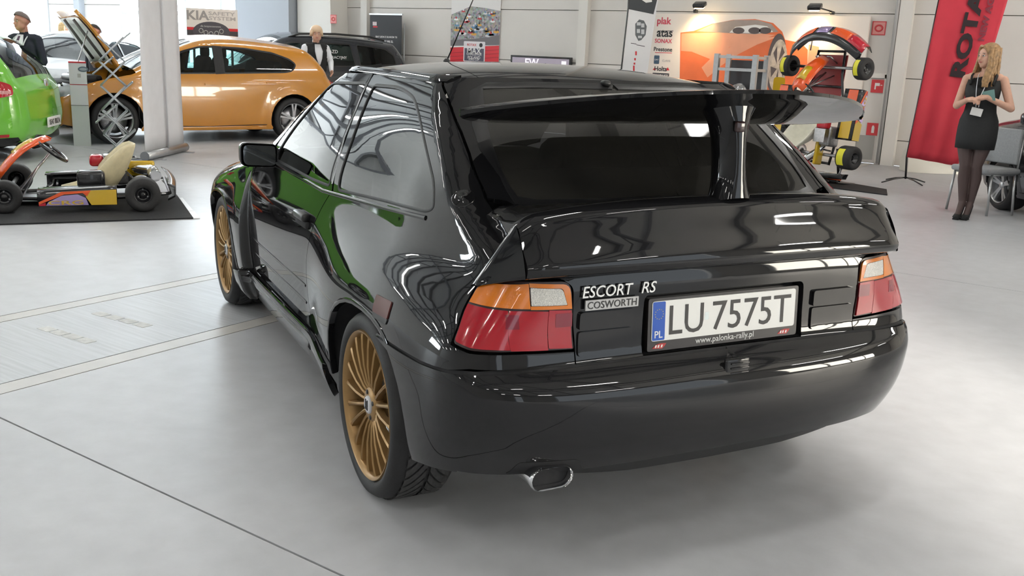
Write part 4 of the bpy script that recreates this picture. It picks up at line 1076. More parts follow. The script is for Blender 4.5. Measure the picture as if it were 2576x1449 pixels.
mb = MB(); mb.rbox((.47, 1.45, .85), (.24, .20, .12), .02); mb.build('battery', mat('engine_grey', (.25, .25, .26), .5), bay)
headl = mat('headlamp', (.55, .58, .60), .08, .6, coat=1)
for sg in (-1, 1):
    side_patch('headlight', ow, sg, [(1.88, .80), (2.05, .72), (2.09, .65), (1.98, .62), (1.80, .66), (1.60, .74)], headl, ocar, .006)
    side_patch('door_handle', ow, sg, [(.06, .835), (-.12, .84), (-.12, .81), (.06, .805)], orange, ocar, .022, depth=.02, r=.012)
    side_patch('door_handle', ow, sg, [(-1.10 + .14, .87), (-1.10 + .30, .868), (-1.10 + .30, .84), (-1.10 + .14, .84)][:0] or [(-.86, .86), (-1.0, .866), (-1.0, .84), (-.86, .836)], orange, ocar, .018, depth=.02, r=.012)
    side_patch('sill_trim', ow, sg, [(.85, .215), (-.85, .215), (-.86, .185), (.86, .185)], orange, ocar, .02, depth=.03)
    side_patch('tail_light', ow, sg, [(-1.92, .90), (-2.02, .86), (-2.06, .74), (-1.96, .74)], mat('car_red_lens', (.45, .012, .02), .12, coat=.7), ocar, .006)
for zz in (.36, .42, .48):
    mb = MB(); mb.rbox((0, 2.165, zz), (1.0, .03, .02), .008); mb.build('grille_bar', trimblk, op['front_bumper'])
mb = MB(); mb.rbox((0, 2.17, .60), (.62, .03, .10), .02); mb.build('upper_grille', trimblk, op['front_bumper'])
for sg in (-1, 1): side_patch('door_pillar', ow, sg, [(-.13, 1.35), (-.27, 1.345), (-.255, .965), (-.11, .957)], rubber, ocar, .003, r=.01)
# ---- green hatchback, tail towards us
green = mat('green_paint', (.16, .50, .045), .2, 0.0, .5, .9, noise=.03, nscale=4)
gp = fl(126, 340, .25); ghead = math.radians(-134.5 + 0)
gdir = Vector((math.sin(ghead), math.cos(ghead), 0)); gc = gp + gdir * 2.06
gcar, gw, gpp = generic_car('green_hatchback', 'bright green hatchback showing its tail and number plate', green, hatch_prof(2.02, 1.44, -2.05), (1.24, -1.22), .305, SW_HATCH, SEAM_HATCH, HW_HATCH, (gc.x, gc.y, 0), ghead, car_glass, alloy, 5)
redlamp = mat('car_red_lens', (.45, .012, .02), .12, coat=.7)
for sg in (-1, 1):
    tl = side_patch('tail_light', gw, sg, [(-1.60, .90), (-1.82, .90), (-1.92, .86), (-1.94, .75), (-1.80, .72), (-1.66, .74)], redlamp, gcar, .008, r=.04)
    side_patch('reverse_lens', gw, sg, [(-1.80, .80), (-1.91, .80), (-1.92, .77), (-1.82, .76)], mat('pink_lens', (.6, .25, .25), .15, coat=.6), tl, .012, depth=.004)
    side_patch('bumper_reflector', gw, sg, [(-1.62, .305), (-1.87, .325), (-1.86, .295), (-1.64, .275)], redlamp, gcar, .006, r=.008)
    side_patch('lower_trim', gw, sg, [(-1.52, .26), (-1.94, .29), (-1.94, .19), (-1.55, .19)], trimblk, gcar, .005, r=.01)
    side_patch('headlight', gw, sg, [(1.80, .80), (1.95, .72), (1.97, .65), (1.86, .62), (1.68, .68), (1.52, .75)], headl, gcar, .006)
    side_patch('door_handle', gw, sg, [(.06, .835), (-.12, .84), (-.12, .81), (.06, .805)], green, gcar, .022, depth=.02, r=.012)
    side_patch('sill_trim', gw, sg, [(.85, .225), (-.85, .225), (-.86, .185), (.86, .185)], trimblk, gcar, .012, depth=.03)
mb = MB(); mb.rbox((0, -2.118, .42), (.52, .012, .115), .004); npl = mb.build('number_plate', pm_w, gcar)
MT = Matrix.Translation((0, -2.126, .42)) @ Matrix([[1, 0, 0, 0], [0, 0, -1, 0], [0, 1, 0, 0], [0, 0, 0, 1]])
text('plate_text', 'SEAT IBIZA', MT, pm_k, npl, width=.42, height=.06, depth=.002)
mb = MB(); mb.tube([(0, -1.86, 1.06), (.0, -1.86, 1.09)], .03, 10); mb.tube([(-.02, -1.88, 1.085), (.42, -1.83, 1.13)], .012, 6); mb.build('rear_wiper', trimblk, gcar)
mb = MB(); mb.rbox((0, -1.98, .25), (.9, .14, .10), .03); mb.build('rear_diffuser', trimblk, gcar)
mb = MB(); mb.lathe([(.07, 0), (.06, .012), (.0005, .014)], 20, Matrix.Translation((0, -2.055, .84)) @ Matrix.Rotation(math.radians(90), 4, 'X')); mb.build('tail_badge', chrome, gcar)
# ---- dark estate car far behind, with roof rails
blackcar = mat('dark_car_paint', (.02, .022, .028), .2, 0, .5, .8)
ep = dp(712, 120, 18.8); ep.z = 0
ehead = ohead + math.radians(4)
est_prof = [(2.10, .22, .22, 'front_bumper'), (2.20, .40, .28, 'front_bumper'), (2.22, .60, .28, 'front_bumper'), (2.12, .80, .26, 'bonnet'), (1.85, .92, .2, 'bonnet'), (1.40, 1.0, .14, 'bonnet'), (1.05, 1.05, .12, 'windscreen'), (.60, 1.32, .1, 'windscreen'), (.22, 1.52, .1, 'roof'), (-.3, 1.585, .12, 'roof'),
            (-1.2, 1.575, .12, 'roof'), (-1.85, 1.50, .10, 'roof'), (-2.0, 1.44, .1, 'rear_window'), (-2.22, 1.10, .16, 'rear_window'), (-2.28, .95, .24, 'tailgate'), (-2.32, .7, .26, 'tailgate'), (-2.32, .5, .26, 'rear_bumper'), (-2.26, .3, .24, 'rear_bumper'), (-2.15, .22, .2, 'rear_bumper')]
est_win = [[(.88, 1.06), (.40, 1.35), (.12, 1.45), (-.10, 1.46), (-.08, 1.03)], [(-.18, 1.46), (-1.05, 1.46), (-1.10, 1.05), (-.16, 1.03)], [(-1.16, 1.46), (-1.75, 1.40), (-1.92, 1.28), (-1.95, 1.10), (-1.18, 1.06)]]
hw_est = ([.10, .22, .4, .6, .8, .95, 1.02, 1.1, 1.3, 1.45, 1.6], [.80, .86, .90, .91, .905, .88, .86, .835, .755, .69, .60])
ecar, ew, epp = generic_car('dark_estate_car', 'dark estate car with roof rails behind the orange hatchback', blackcar, est_prof, (1.32, -1.32), .33, est_win, [[(-.12, 1.02), (-.11, .6), (-.1, .25)], [(-1.13, 1.04), (-1.05, .6), (-.95, .3)]], hw_est, (ep.x, ep.y, 0), ehead, car_glass, alloy, 5, step=.07)
for sg in (-1, 1):
    mb = MB(); mb.tube([(sg * .58, .10, 1.53), (sg * .575, -.1, 1.60), (sg * .57, -.8, 1.625), (sg * .57, -1.5, 1.60), (sg * .565, -1.78, 1.545)], .018, 8); mb.build('roof_rail', trimblk, ecar)
    side_patch('tail_light', ew, sg, [(-2.02, 1.12), (-2.2, 1.10), (-2.26, .88), (-2.08, .86)], redlamp, ecar, .006, step=.06)
en = 1 if (Matrix.Rotation(-ehead, 3, 'Z') @ Vector((1, 0, 0))).dot(Vector(CAM) - ep) > 0 else -1
def side_text(txt, w, sgn, y, z, width, m, parent, off=.012):
    p = on_side(w, sgn, y, z, off); nrm = Vector((sgn, 0, .18)).normalized(); xd = Vector((0, sgn, 0))
    return text('side_lettering', txt, frame_M(p, xd, nrm.cross(xd)), m, parent, width=width, depth=.002)
lw = mat('letter_white', (.8, .8, .8), .5)
side_text('POJAZD', ew, en, -.62, 1.30, .30, lw, ecar); side_text('DEMONSTRACYJNY', ew, en, -.62, 1.20, .62, lw, ecar)
# ---- grey car facing us behind the man
greycar = mat('grey_car_paint', (.30, .30, .30), .3, .3, .5, .6)
yp = dp(185, 130, 18.5); yp.z = 0
yhead = math.radians(120 + 25)
ycar, yw, ypp = generic_car('grey_car', 'grey car with wide windscreen parked behind the man in suit', greycar, hatch_prof(2.1, 1.44, -2.08), (1.27, -1.27), .31, SW_HATCH, [], HW_HATCH, (yp.x, yp.y, 0), yhead, car_glass, alloy, 5, step=.07)
for sg in (-1, 1): side_patch('headlight', yw, sg, [(1.88, .86), (2.03, .77), (2.07, .68), (1.94, .66), (1.76, .72), (1.58, .80)], headl, ycar, .006, step=.06)
mb = MB(); mb.rbox((0, 2.175, .55), (1.1, .03, .16), .03); mb.build('grille', trimblk, ycar)
# ---- black car cut by the right edge of the picture
kw = fl(2523, 527); khead = math.radians(-37)
kd = Vector((math.sin(khead), math.cos(khead), 0)); kn = Vector((kd.y, -kd.x, 0)); kn = kn if kn.dot(Vector(CAM) - kw) < 0 else -kn
kc = kw - kd * 1.10 + kn * .80
kcar, kw_, kpp = generic_car('black_hatchback', 'black car with silver wheel standing beside the grey chair', blackcar, hatch_prof(1.78, 1.38, -1.86), (1.10, -1.15), .265, SW_HATCH, SEAM_HATCH, HW_HATCH, (kc.x, kc.y, 0), khead, car_glass, alloy, 5)
kn_s = 1 if (Matrix.Rotation(-khead, 3, 'Z') @ Vector((1, 0, 0))).dot(Vector(CAM) - kc) > 0 else -1
side_text('www.palonka-rally.pl', kw_, kn_s, .45, .66, .62, lw, kcar, .02)
for sg in (-1, 1): side_patch('tail_light', kw_, sg, [(-1.64, .90), (-1.80, .88), (-1.82, .75), (-1.66, .74)], redlamp, kcar, .008)
# ================================================================== two karts
k_yel = mat('kart_yellow', (.62, .40, .012), .28, coat=.5); k_org = mat('kart_orange', (.80, .10, .012), .25, coat=.5); k_blk = mat('kart_black', (.015, .015, .017), .25, coat=.4)
k_seat = mat('kart_seat', (.70, .62, .40), .45, noise=.08, nscale=20); k_seat2 = mat('kart_seat_white', (.74, .73, .62), .4, noise=.05, nscale=20)
k_red = mat('kart_red', (.50, .012, .03), .25, coat=.5); k_holo = mat('kart_hologram', (.45, .35, .60), .2, .7); k_tyre = mat('kart_tyre', (.02, .02, .021), .7, noise=.2, nscale=50); k_lbl = mat('tyre_label', (.70, .66, .03), .5)
def make_kart(name, label, seatm, group=None, nose_lift=0.0, side_text_='CRG', labels=False):
    r = empty(name, (0, 0, 0), 0, label, 'kart', group)
    # frame rails and cross tubes (x right, y forward, rear axle at y = 0)
    fr = None
    def part(nm, mb, m, parent=None, **k): return mb.build(nm, m, parent or r, **k)
    mb = MB()
    for s in (-1, 1): mb.tube([(s * .30, -.12, .10), (s * .31, .1, .075), (s * .33, .55, .06), (s * .22, .95, .06), (s * .20, 1.25, .06)], .016, 8)
    for (a, b, y, z) in ((-.30, .30, -.10, .10), (-.33, .33, .45, .06), (-.26, .26, .82, .06), (-.21, .21, 1.24, .06)): mb.tube([(a, y, z), (b, y, z)], .015, 8)
    frame = part('chassis_frame', mb, k_blk)
    mb = MB(); mb.box((-.24, .50, .036), (.24, 1.20, .042)); part('floor_tray', mb, mat('tray_red', (.30, .03, .03), .5) if labels else steel)
    for s in (-1, 1):
        mb = MB(); mb.tube([(s * .10, 1.10, .05), (s * .11, 1.16, .20), (s * .07, 1.16, .21)], .010, 6); part('pedal', mb, steel)
    for nm, y, rr, wd, tx in (('front', 1.04, .130, .13, .56), ('rear', 0.0, .140, .20, .60)):
        mb = MB(); mb.tube([(-tx, y, rr), (tx, y, rr)], .018, 8); part('axle', mb, steel)
        for s in (-1, 1):
            M = Matrix.Translation((s * tx, y, rr)) @ Matrix.Rotation(math.radians(90 * s), 4, 'Y'); h = wd / 2
            mb = MB(); mb.lathe([(.068, -h * .9), (.075, -h), (rr * .80, -h * 1.02), (rr * .95, -h * .92), (rr, -h * .7), (rr, h * .7), (rr * .95, h * .92), (rr * .80, h * 1.02), (.075, h), (.068, h * .9)], 36, M); wh = part('tyre', mb, k_tyre)
            mb = MB(); mb.lathe([(.068, -h * .9), (.070, h * .9), (.062, h * .85), (.055, h * .3), (.03, h * .25), (.028, h * .5), (.0005, h * .5)], 24, M); rim = mb.build('rim', k_blk, wh)
            for k in range(3):
                a = k * 2.094; mb = MB(); mb.lathe([(.0005, h * .36), (.010, h * .36), (.010, h * .2)], 8, M @ Matrix.Translation((.042 * math.cos(a), .042 * math.sin(a), 0))); mb.build('wheel_nut', steel, wh)
            if labels:
                rows = []
                for t in np.linspace(-.75, .75, 11): rows.append([M @ Vector(((rr + .002) * math.cos(t + (math.pi if s > 0 else 0)), (rr + .002) * math.sin(t + (math.pi if s > 0 else 0)), hh)) for hh in ((-h * .68, h * .25) if s > 0 else (-h * .2, h * .68))])
                # label band wraps part of the tread
                mb = MB(); mb.grid(rows, True); mb.build('tread_label', k_lbl, wh)
    # seat: shell lofted along the spine
    mb = MB(); rows = []
    sp = [(.66, .09, .15, .03), (.55, .075, .175, .07), (.42, .07, .19, .12), (.30, .085, .195, .17), (.20, .15, .195, .20), (.12, .27, .19, .19), (.07, .39, .185, .14), (.045, .47, .17, .09), (.04, .50, .13, .05)]
    for i, (y, z, hw_, dpt) in enumerate(sp):
        a = sp[max(i - 1, 0)]; b = sp[min(i + 1, len(sp) - 1)]; t = Vector((0, b[0] - a[0], b[1] - a[1])).normalized(); nrm = Vector((0, -t.z, t.y)); nrm = nrm if nrm.z + nrm.y > 0 else -nrm
        rr_ = []
        for q in np.linspace(-1, 1, 15): rr_.append(Vector((q * hw_, y, z)) + nrm * (dpt * abs(q) ** 2.6))
        rows.append(rr_)
    mb.grid(rows, True); st = part('seat', mb, seatm); st.modifiers.new('thick', 'SOLIDIFY').thickness = .012
    for s in (-1, 1):
        mb = MB(); mb.tube([(s * .20, .12, .28), (s * .26, .06, .22), (s * .30, .05, .11)], .010, 6); part('seat_strut', mb, k_blk)
    # steering column and wheel
    mb = MB(); mb.tube([(0, .98, .10), (0, .70, .44)], .011, 8); part('steering_column', mb, steel)
    sd = Vector((0, -.28, .34)).normalized(); M = frame_M(Vector((0, .70, .44)), (1, 0, 0), sd.cross(Vector((1, 0, 0))))
    mb = MB(); mb.tube([M @ Vector((.16 * math.cos(a), .14 * math.sin(a), 0)) for a in np.linspace(0, 2 * math.pi, 26)[:-1]], .015, 8, closed=True); sw = part('steering_wheel', mb, k_blk)
    mb = MB()
    for a in (.3, math.pi - .3, -math.pi / 2): mb.tube([M @ Vector((0, 0, 0)), M @ Vector((.15 * math.cos(a), .13 * math.sin(a), 0))], .010, 6)
    mb.build('wheel_spider', k_blk, sw)
    mb = MB()
    for s in (-1, 1): mb.tube([(s * .10, .95, .06), (s * .04, .82, .30), (0, .78, .35)], .009, 6)
    part('column_support', mb, steel)
    # front panel (number fairing) leaning back in front of the wheel
    def panel(nm, rows2, m, parent=None, th=.008):
        mb = MB(); mb.grid(rows2, True); o = mb.build(nm, m, parent or r); o.modifiers.new('thick', 'SOLIDIFY').thickness = th; return o
    c0 = Vector((0, 1.02, .22 + nose_lift)); rows = []
    for i, t in enumerate(np.linspace(0, 1, 9)):
        w_ = .15 - .03 * t - .05 * (2 * t - 1) ** 4; y = 1.12 - .42 * t; z = .20 + nose_lift + .34 * t - .07 * math.sin(t * math.pi) * -1
        rows.append([(q * w_, y + .05 * (1 - q * q), z + .03 * (1 - q * q)) for q in np.linspace(-1, 1, 9)])
    fp = panel('front_panel', rows, k_org)
    rows = [[(p[0] * .75, p[1] + .006, p[2] + .009) for p in rw] for rw in rows[3:7]]
    panel('panel_decal', rows, k_yel, fp, .002)
    # nose: curved bumper fairing wrapping the front
    rows = []
    for t in np.linspace(-1, 1, 25):
        x = t * .56; y = 1.46 - .22 * abs(t) ** 2.2; z = .13 + .02 * math.cos(t * 3); hgt = .15 + .04 * (1 - t * t) - .06 * abs(t) ** 6
        rows.append([(x, y + .00, z - .08), (x, y + .06, z - .03), (x, y + .05, z + hgt * .4), (x * .97, y - .03, z + hgt * .85), (x * .94, y - .13, z + hgt)])
    ns = panel('nose_fairing', rows, k_blk, None, .008)
    for (a, b, mm) in ((3, 9, k_org), (10, 14, k_holo), (15, 20, k_org), (20, 24, k_red)):
        panel('nose_decal', [[(p[0], p[1] + .003, p[2] + .005) for p in rw[1:4]] for rw in rows[a:b + 1]], mm, ns, .002)
    mb = MB(); mb.tube([(-.30, 1.24, .10), (-.28, 1.40, .12), (.28, 1.40, .12), (.30, 1.24, .10)], .010, 6); part('front_bumper', mb, chrome)
    # side pods with decals and lettering
    for s in (-1, 1):
        x1 = s * .62
        prof_ = [(.20, .055), (.205, .205), (.78, .185), (.80, .075)]
        mb = MB(); rows = []
        for y in np.linspace(.20, .80, 9):
            e = (y - .20) / .6; top = .21 - .025 * e; rows.append([(s * .40, y, .20 - .02 * e), (s * .56, y, top), (x1, y, top - .02), (x1 + s * .012, y, .13), (x1 - s * .01, y, .055), (s * .45, y, .05)])
        mb.grid(rows, True); pod = part('side_pod', mb, k_blk); pod.modifiers.new('thick', 'SOLIDIFY').thickness = .006
        def dec(poly, m, off):
            mb = MB(); mb.prism([(y, z) for y, z in poly], 0, .003, frame_M(Vector((x1 + s * off, 0, 0)), (0, 1, 0), (0, 0, 1)) if s > 0 else frame_M(Vector((x1 + s * (off + .003), 0, 0)), (0, 1, 0), (0, 0, 1))); return mb.build('pod_decal', m, pod)
        dec([(.205, .06), (.205, .185), (.40, .18), (.44, .13), (.40, .06)], k_yel, .012)
        dec([(.40, .18), (.62, .172), (.79, .09), (.79, .07), (.60, .15), (.46, .16), (.43, .13)], k_org, .012)
        dec([(.42, .06), (.44, .12), (.50, .15), (.62, .14), (.72, .09), (.74, .06)], k_holo, .012)
        dec([(.74, .06), (.74, .085), (.79, .07), (.79, .06)], k_red, .012)
        if labels:
            mb = MB(); mb.add([(s * .45, .22, .208), (s * .60, .22, .206), (s * .60, .47, .197), (s * .45, .47, .199)], [(0, 1, 2, 3)]); o = mb.build('pod_decal', k_yel, pod); o.location.z = .004; o.modifiers.new('thick', 'SOLIDIFY').thickness = .003
            mb = MB(); mb.add([(s * .45, .47, .199), (s * .60, .47, .197), (s * .60, .79, .185), (s * .47, .79, .187)], [(0, 1, 2, 3)]); o = mb.build('pod_decal', k_org, pod); o.location.z = .004; o.modifiers.new('thick', 'SOLIDIFY').thickness = .003
        M = frame_M(Vector((x1 + s * .0165, .59, .083)), (0, s, 0), (0, 0, 1))
        text('pod_lettering', side_text_, M, k_yel, pod, width=.26, height=.034, depth=.002, bold=.012)
        mb = MB(); mb.tube([(s * .34, .25, .11), (s * .50, .25, .12)], .010, 6); part('pod_bar', mb, steel)
        mb = MB(); mb.tube([(s * .34, .70, .10), (s * .50, .70, .11)], .010, 6); part('pod_bar', mb, steel)
    # engine with head, cover, exhaust and chain guard
    mb = MB(); mb.rbox((.30, .22, .20), (.18, .24, .20), .03); en = part('engine_block', mb, mat('engine_alloy', (.30, .30, .31), .4, .8, noise=.25, nscale=60))
    for k in range(5):
        mb = MB(); mb.box((.22, .14, .30 + k * .016), (.38, .30, .306 + k * .016)); mb.build('cooling_fin', steel, en)
    mb = MB(); mb.rbox((.30, .36, .32), (.16, .12, .10), .03); mb.build('air_box', k_red, en)
    mb = MB(); mb.tube([(.30, .12, .22), (.20, .02, .25), (.05, -.10, .25), (-.22, -.12, .24)], [.025, .04, .055, .05], 12); part('exhaust', mb, chrome)
    mb = MB(); mb.rbox((.24, .02, .25), (.04, .30, .14), .02); part('chain_guard', mb, k_yel)
    mb = MB(); mb.rbox((-.28, .40, .20), (.12, .22, .20), .03); part('radiator', mb, k_blk)
    mb = MB(); mb.tube([(-.52, -.12, .12), (-.50, -.22, .13), (.50, -.22, .13), (.52, -.12, .12)], .014, 8); part('rear_bar', mb, steel)
    rows = []
    for t in np.linspace(-1, 1, 13): rows.append([(t * .60, -.20 - .03 * (1 - t * t), .08), (t * .60, -.26 - .03 * (1 - t * t), .11), (t * .60, -.26 - .03 * (1 - t * t), .19), (t * .60, -.20 - .03 * (1 - t * t), .22)])
    panel('rear_bumper', rows, k_blk)
    mb = MB(); mb.lathe([(.02, -.004), (.095, -.004), (.095, .004), (.02, .004)], 24, Matrix.Translation((-.12, 0, .14)) @ Matrix.Rotation(math.radians(90), 4, 'Y'), closed=True); part('brake_disc', mb, steel)
    return r
# low kart on its black mat at the left
kt1, kt2 = fl(55, 541), fl(362, 534)           # near-side front and rear tyre contact
kdir = (kt1 - kt2).normalized(); khd = math.atan2(kdir.x, kdir.y)
knr = Vector((kdir.y, -kdir.x, 0)); knr = knr if knr.dot(Vector(CAM) - kt2) < 0 else -knr
kart1 = make_kart('kart', 'low kart with cream seat standing on black floor mat', k_seat)
kp = kt2 + knr * .62; kart1.location = (kp.x, kp.y, .013); kart1.rotation_euler = (0, 0, -khd)
km = kt2 + knr * .55 + kdir * .9
a1, a2, a3 = fl(0, 567), fl(486, 551), fl(436, 500)
mb = MB(); e1 = (a2 - a1).normalized(); e2 = (a3 - a2); e2 = e2 - e1 * e2.dot(e1); L2 = 1.45; e2.normalize()
P = [a2 - e1 * 3.0, a2, a2 + e2 * L2, a2 - e1 * 3.0 + e2 * L2]
mb.prism([(p.x, p.y) for p in P], .0005, .012); o = mb.build('floor_mat', mat('mat_black', (.015, .016, .018), .85, noise=.3, nscale=40, bump=.2, bscale=150)); tag(o, 'black rubber floor mat lying under the low kart', 'mat')
pw = mat('mat_edge_white', (.75, .76, .78), .4)
mb = MB(); q0 = a2 + e1 * .004; mb.prism([((q0 + e2 * t0 + e1 * d).x, (q0 + e2 * t0 + e1 * d).y) for t0, d in ((0, 0), (.0, .05), (.34, .045), (.34, 0))], .0005, .008); mb.build('mat_edge', pw, o)
mb = MB(); mb.prism([((q0 + e2 * t0 + e1 * d).x, (q0 + e2 * t0 + e1 * d).y) for t0, d in ((.36, 0), (.36, .04), (1.1, .03), (1.1, 0))], .0005, .008); mb.build('mat_edge', pw, o)
# kart stood upright on its tail
kart2 = make_kart('upright_kart', 'kart stood upright on its tail with white seat and yellow tyre labels', k_seat2, labels=True)
base = fl(2045, 458); base.z = 0
cdir = (Vector(CAM) - base); cdir.z = 0; cdir.normalize(); side = Vector((-cdir.y, cdir.x, 0))      # side: to the right seen from the camera
yaw = math.radians(-40); top = (cdir * math.cos(yaw) + side * math.sin(yaw))                          # direction its upper face looks
fwd = (Vector((0, 0, 1)) * math.cos(math.radians(6)) - top * math.sin(math.radians(6))).normalized()
rx = fwd.cross(top).normalized(); top = rx.cross(fwd)
kart2.matrix_world = Matrix([[rx.x, fwd.x, top.x, base.x], [rx.y, fwd.y, top.y, base.y], [rx.z, fwd.z, top.z, base.z + .36], [0, 0, 0, 1]])
stand = empty('kart_stand', base, 0, 'black trolley stand with orange tube under the upright kart', 'stand')
b0 = Vector((0, 0, 0))
def w2(v): return v
mb = MB(); mb.tube([b0 - rx * .45 + top * .10 + Vector((0, 0, .06)), b0 + rx * .45 + top * .10 + Vector((0, 0, .06))], .022, 8); mb.tube([b0 - rx * .35 + top * .55 + Vector((0, 0, .04)), b0 - rx * .35 - top * .35 + Vector((0, 0, .04))], .018, 8); mb.tube([b0 + rx * .35 + top * .55 + Vector((0, 0, .04)), b0 + rx * .35 - top * .35 + Vector((0, 0, .04))], .018, 8)
for s in (-1, 1): mb.tube([b0 + rx * .35 * s - top * .05 + Vector((0, 0, .05)), b0 + rx * .30 * s - top * .02 + Vector((0, 0, .45))], .018, 8)
mb.build('stand_frame', k_blk, stand)
mb = MB(); mb.tube([b0 + rx * .05 + top * .14 + Vector((0, 0, .105)), b0 + rx * .52 + top * .14 + Vector((0, 0, .105))], .03, 10); mb.build('stand_roller', k_org, stand)
for s in (-1, 1):
    for q in (.52, -.32):
        M = Matrix.Translation(b0 + rx * .35 * s + top * q + Vector((0, 0, .028))) @ Matrix(((top.x, 0, rx.x), (top.y, 0, rx.y), (0, 1, 0))).to_4x4()
        mb = MB(); mb.lathe([(.0005, -.012), (.026, -.012), (.027, 0), (.026, .012), (.0005, .012)], 14, M); mb.build('caster', rubber, stand)
c1 = fl(2232, 492); c0 = fl(2060, 470)
mb = MB(); m1 = c1; d1 = (c0 - c1); d1.z = 0; d1.normalize(); d2 = Vector((-d1.y, d1.x, 0)); d2 = d2 if d2.dot(Vector(CAM) - c1) < 0 else -d2
P = [c1, c1 + d1 * 2.6, c1 + d1 * 2.6 + d2 * 1.3, c1 + d2 * .5 + d1 * .2]
mb.prism([(p.x, p.y) for p in P], .0005, .012); o = mb.build('floor_mat', MATS['mat_black']); tag(o, 'black floor mat with pointed corner in front of the upright kart', 'mat')
# ================================================================== signs, boards, stands and furniture
white = mat('print_paper', (.78, .77, .75), .5); ink = mat('ink_black', (.02, .02, .022), .5); inkr = mat('ink_red', (.62, .02, .03), .5); inkg = mat('ink_grey', (.32, .32, .33), .5); alu = mat('aluminium', (.50, .51, .52), .35, .9, noise=.05, nscale=30)
def facing(o, u, v, dist=None):
    pass
def board_M(p, nrm):
    # local x to the right seen from the front, y up, z out of the face
    n = Vector(nrm); n.z = 0; n.normalize(); x = Vector((-n.y, n.x, 0)); return frame_M(p, x, (0, 0, 1))
def flat(name, M, poly, z0, z1, m, parent=None, r=0):
    mb = MB(); mb.prism(rp(poly, r) if r else poly, z0, z1, M); return mb.build(name, m, parent)
def rect(x0, y0, x1, y1): return [(x0, y0), (x1, y0), (x1, y1), (x0, y1)]
def ell(cx, cy_, a, b, n=28, t0=0, t1=2 * math.pi): return [(cx + a * math.cos(t), cy_ + b * math.sin(t)) for t in np.linspace(t0, t1, n, endpoint=(t1 - t0) < 6.28)]
WM = lambda x, z, off=.003: Matrix.Translation((x, WALL_Y - off, z)) @ Matrix([[1, 0, 0, 0], [0, 0, -1, 0], [0, 1, 0, 0], [0, 0, 0, 1]])
# fire-safety pictograms on the wall
sred = mat('sign_red', (.60, .05, .06), .45)
def pictogram(u, v, kind, label, size=.20, off=.004):
    p = wl(u, v, off); M = WM(p.x, p.z, off); h = size / 2
    r = flat('fire_sign', M, rect(-h, -h, h, h), 0, .004, sred); tag(r, label, 'sign')
    if kind == 'ring':
        flat('sign_field', M, rect(-h * .86, -h * .86, h * .86, h * .86), .004, .005, mat('sign_pink', (.70, .30, .28), .5), r)
        mb = MB(); mb.tube([M @ Vector((h * .5 * math.cos(a), h * .42 * math.sin(a), .006)) for a in np.linspace(0, 2 * math.pi, 20)[:-1]], h * .12, 6, closed=True, sx=1, sy=1); mb.build('sign_symbol', sred, r)
    elif kind == 'flag':
        flat('sign_symbol', M, [(-h * .45, -h * .5), (-h * .25, -h * .5), (-h * .25, h * .05), (h * .3, h * .05), (h * .3, h * .5), (-h * .45, h * .5)], .004, .006, white, r)
        flat('sign_symbol', M, rect(h * .4, h * .12, h * .7, h * .24), .004, .006, white, r)
    elif kind == 'ext':
        flat('sign_symbol', M, [(-h * .22, -h * .6), (h * .22, -h * .6), (h * .22, h * .3), (h * .08, h * .6), (-h * .12, h * .6), (-h * .22, h * .3)], .004, .006, white, r)
    return r
pictogram(2211, 71, 'ring', 'pale red pictogram with hose ring high beside the sponsor board')
pictogram(2208, 217, 'flag', 'red fire pictogram with white symbol on the door top', .19, .055)
pictogram(2196, 325, 'ext', 'red pictogram with white extinguisher low on the door', .185, .055)
pictogram(839, 48, 'ring', 'small red pictogram on the pale column behind the dark estate car', .17, .505)
# sponsor board with printed sports car
bx0, bx1 = wl(1632, 36).x, wl(2195, 41).x; bz = 2.16
M = Matrix.Translation((bx0, WALL_Y - .12, 0)) @ Matrix([[1, 0, 0, 0], [0, 0, -1, 0], [0, 1, 0, 0], [0, 0, 0, 1]]); W = bx1 - bx0
board = flat('sponsor_board', M, rect(0, 0, W, bz), -.06, 0, mat('board_print', (.80, .74, .68), .5, noise=.03, nscale=1)); tag(board, 'white sponsor board with logos and printed orange sports car', 'board')
def bp(u, v):
    p = wl(u, v, .12); return (p.x - bx0, p.z)
pr_o = mat('print_orange', (.78, .17, .055), .5, noise=.12, nscale=2.5); pr_p = mat('print_peach', (.80, .36, .22), .5, noise=.10, nscale=2); pr_d = mat('print_dark', (.10, .08, .08), .5); pr_w = mat('print_wheel', (.50, .43, .36), .5, noise=.3, nscale=12); pr_g = mat('print_glass', (.33, .27, .24), .5, noise=.2, nscale=3)
bodyp = [bp(*q) for q in [(1712, 82), (1745, 78), (1790, 60), (1845, 50), (1900, 48), (1945, 58), (1968, 80), (1975, 100), (2015, 108), (2032, 125), (2030, 200), (1990, 230), (1960, 300), (1708, 300)]]
flat('printed_car', M, bodyp, .0002, .0012, pr_o, board)
flat('print_highlight', M, [bp(*q) for q in [(1714, 84), (1800, 82), (1890, 82), (1950, 88), (1900, 105), (1835, 118), (1790, 150), (1740, 130), (1713, 128)]], .0014, .0022, pr_p, board)
flat('print_highlight', M, [bp(*q) for q in [(1765, 170), (1800, 135), (1850, 112), (1920, 95), (1958, 92), (1905, 112), (1860, 135), (1815, 165), (1780, 195)]], .0024, .003, pr_p, board)
flat('print_window', M, [bp(*q) for q in [(1752, 79), (1800, 58), (1850, 50), (1905, 50), (1940, 60), (1958, 80), (1900, 86), (1850, 84)]], .0024, .0032, pr_g, board)
flat('print_window', M, [bp(*q) for q in [(1835, 82), (1850, 68), (1900, 62), (1930, 66), (1945, 80), (1900, 84)]], .0034, .004, white, board)
for u in (1858, 1898, 1925): 
    c = bp(u, 77); flat('print_seat', M, ell(c[0], c[1], .10, .05), .0042, .005, pr_d, board)
wc = bp(1957, 165)
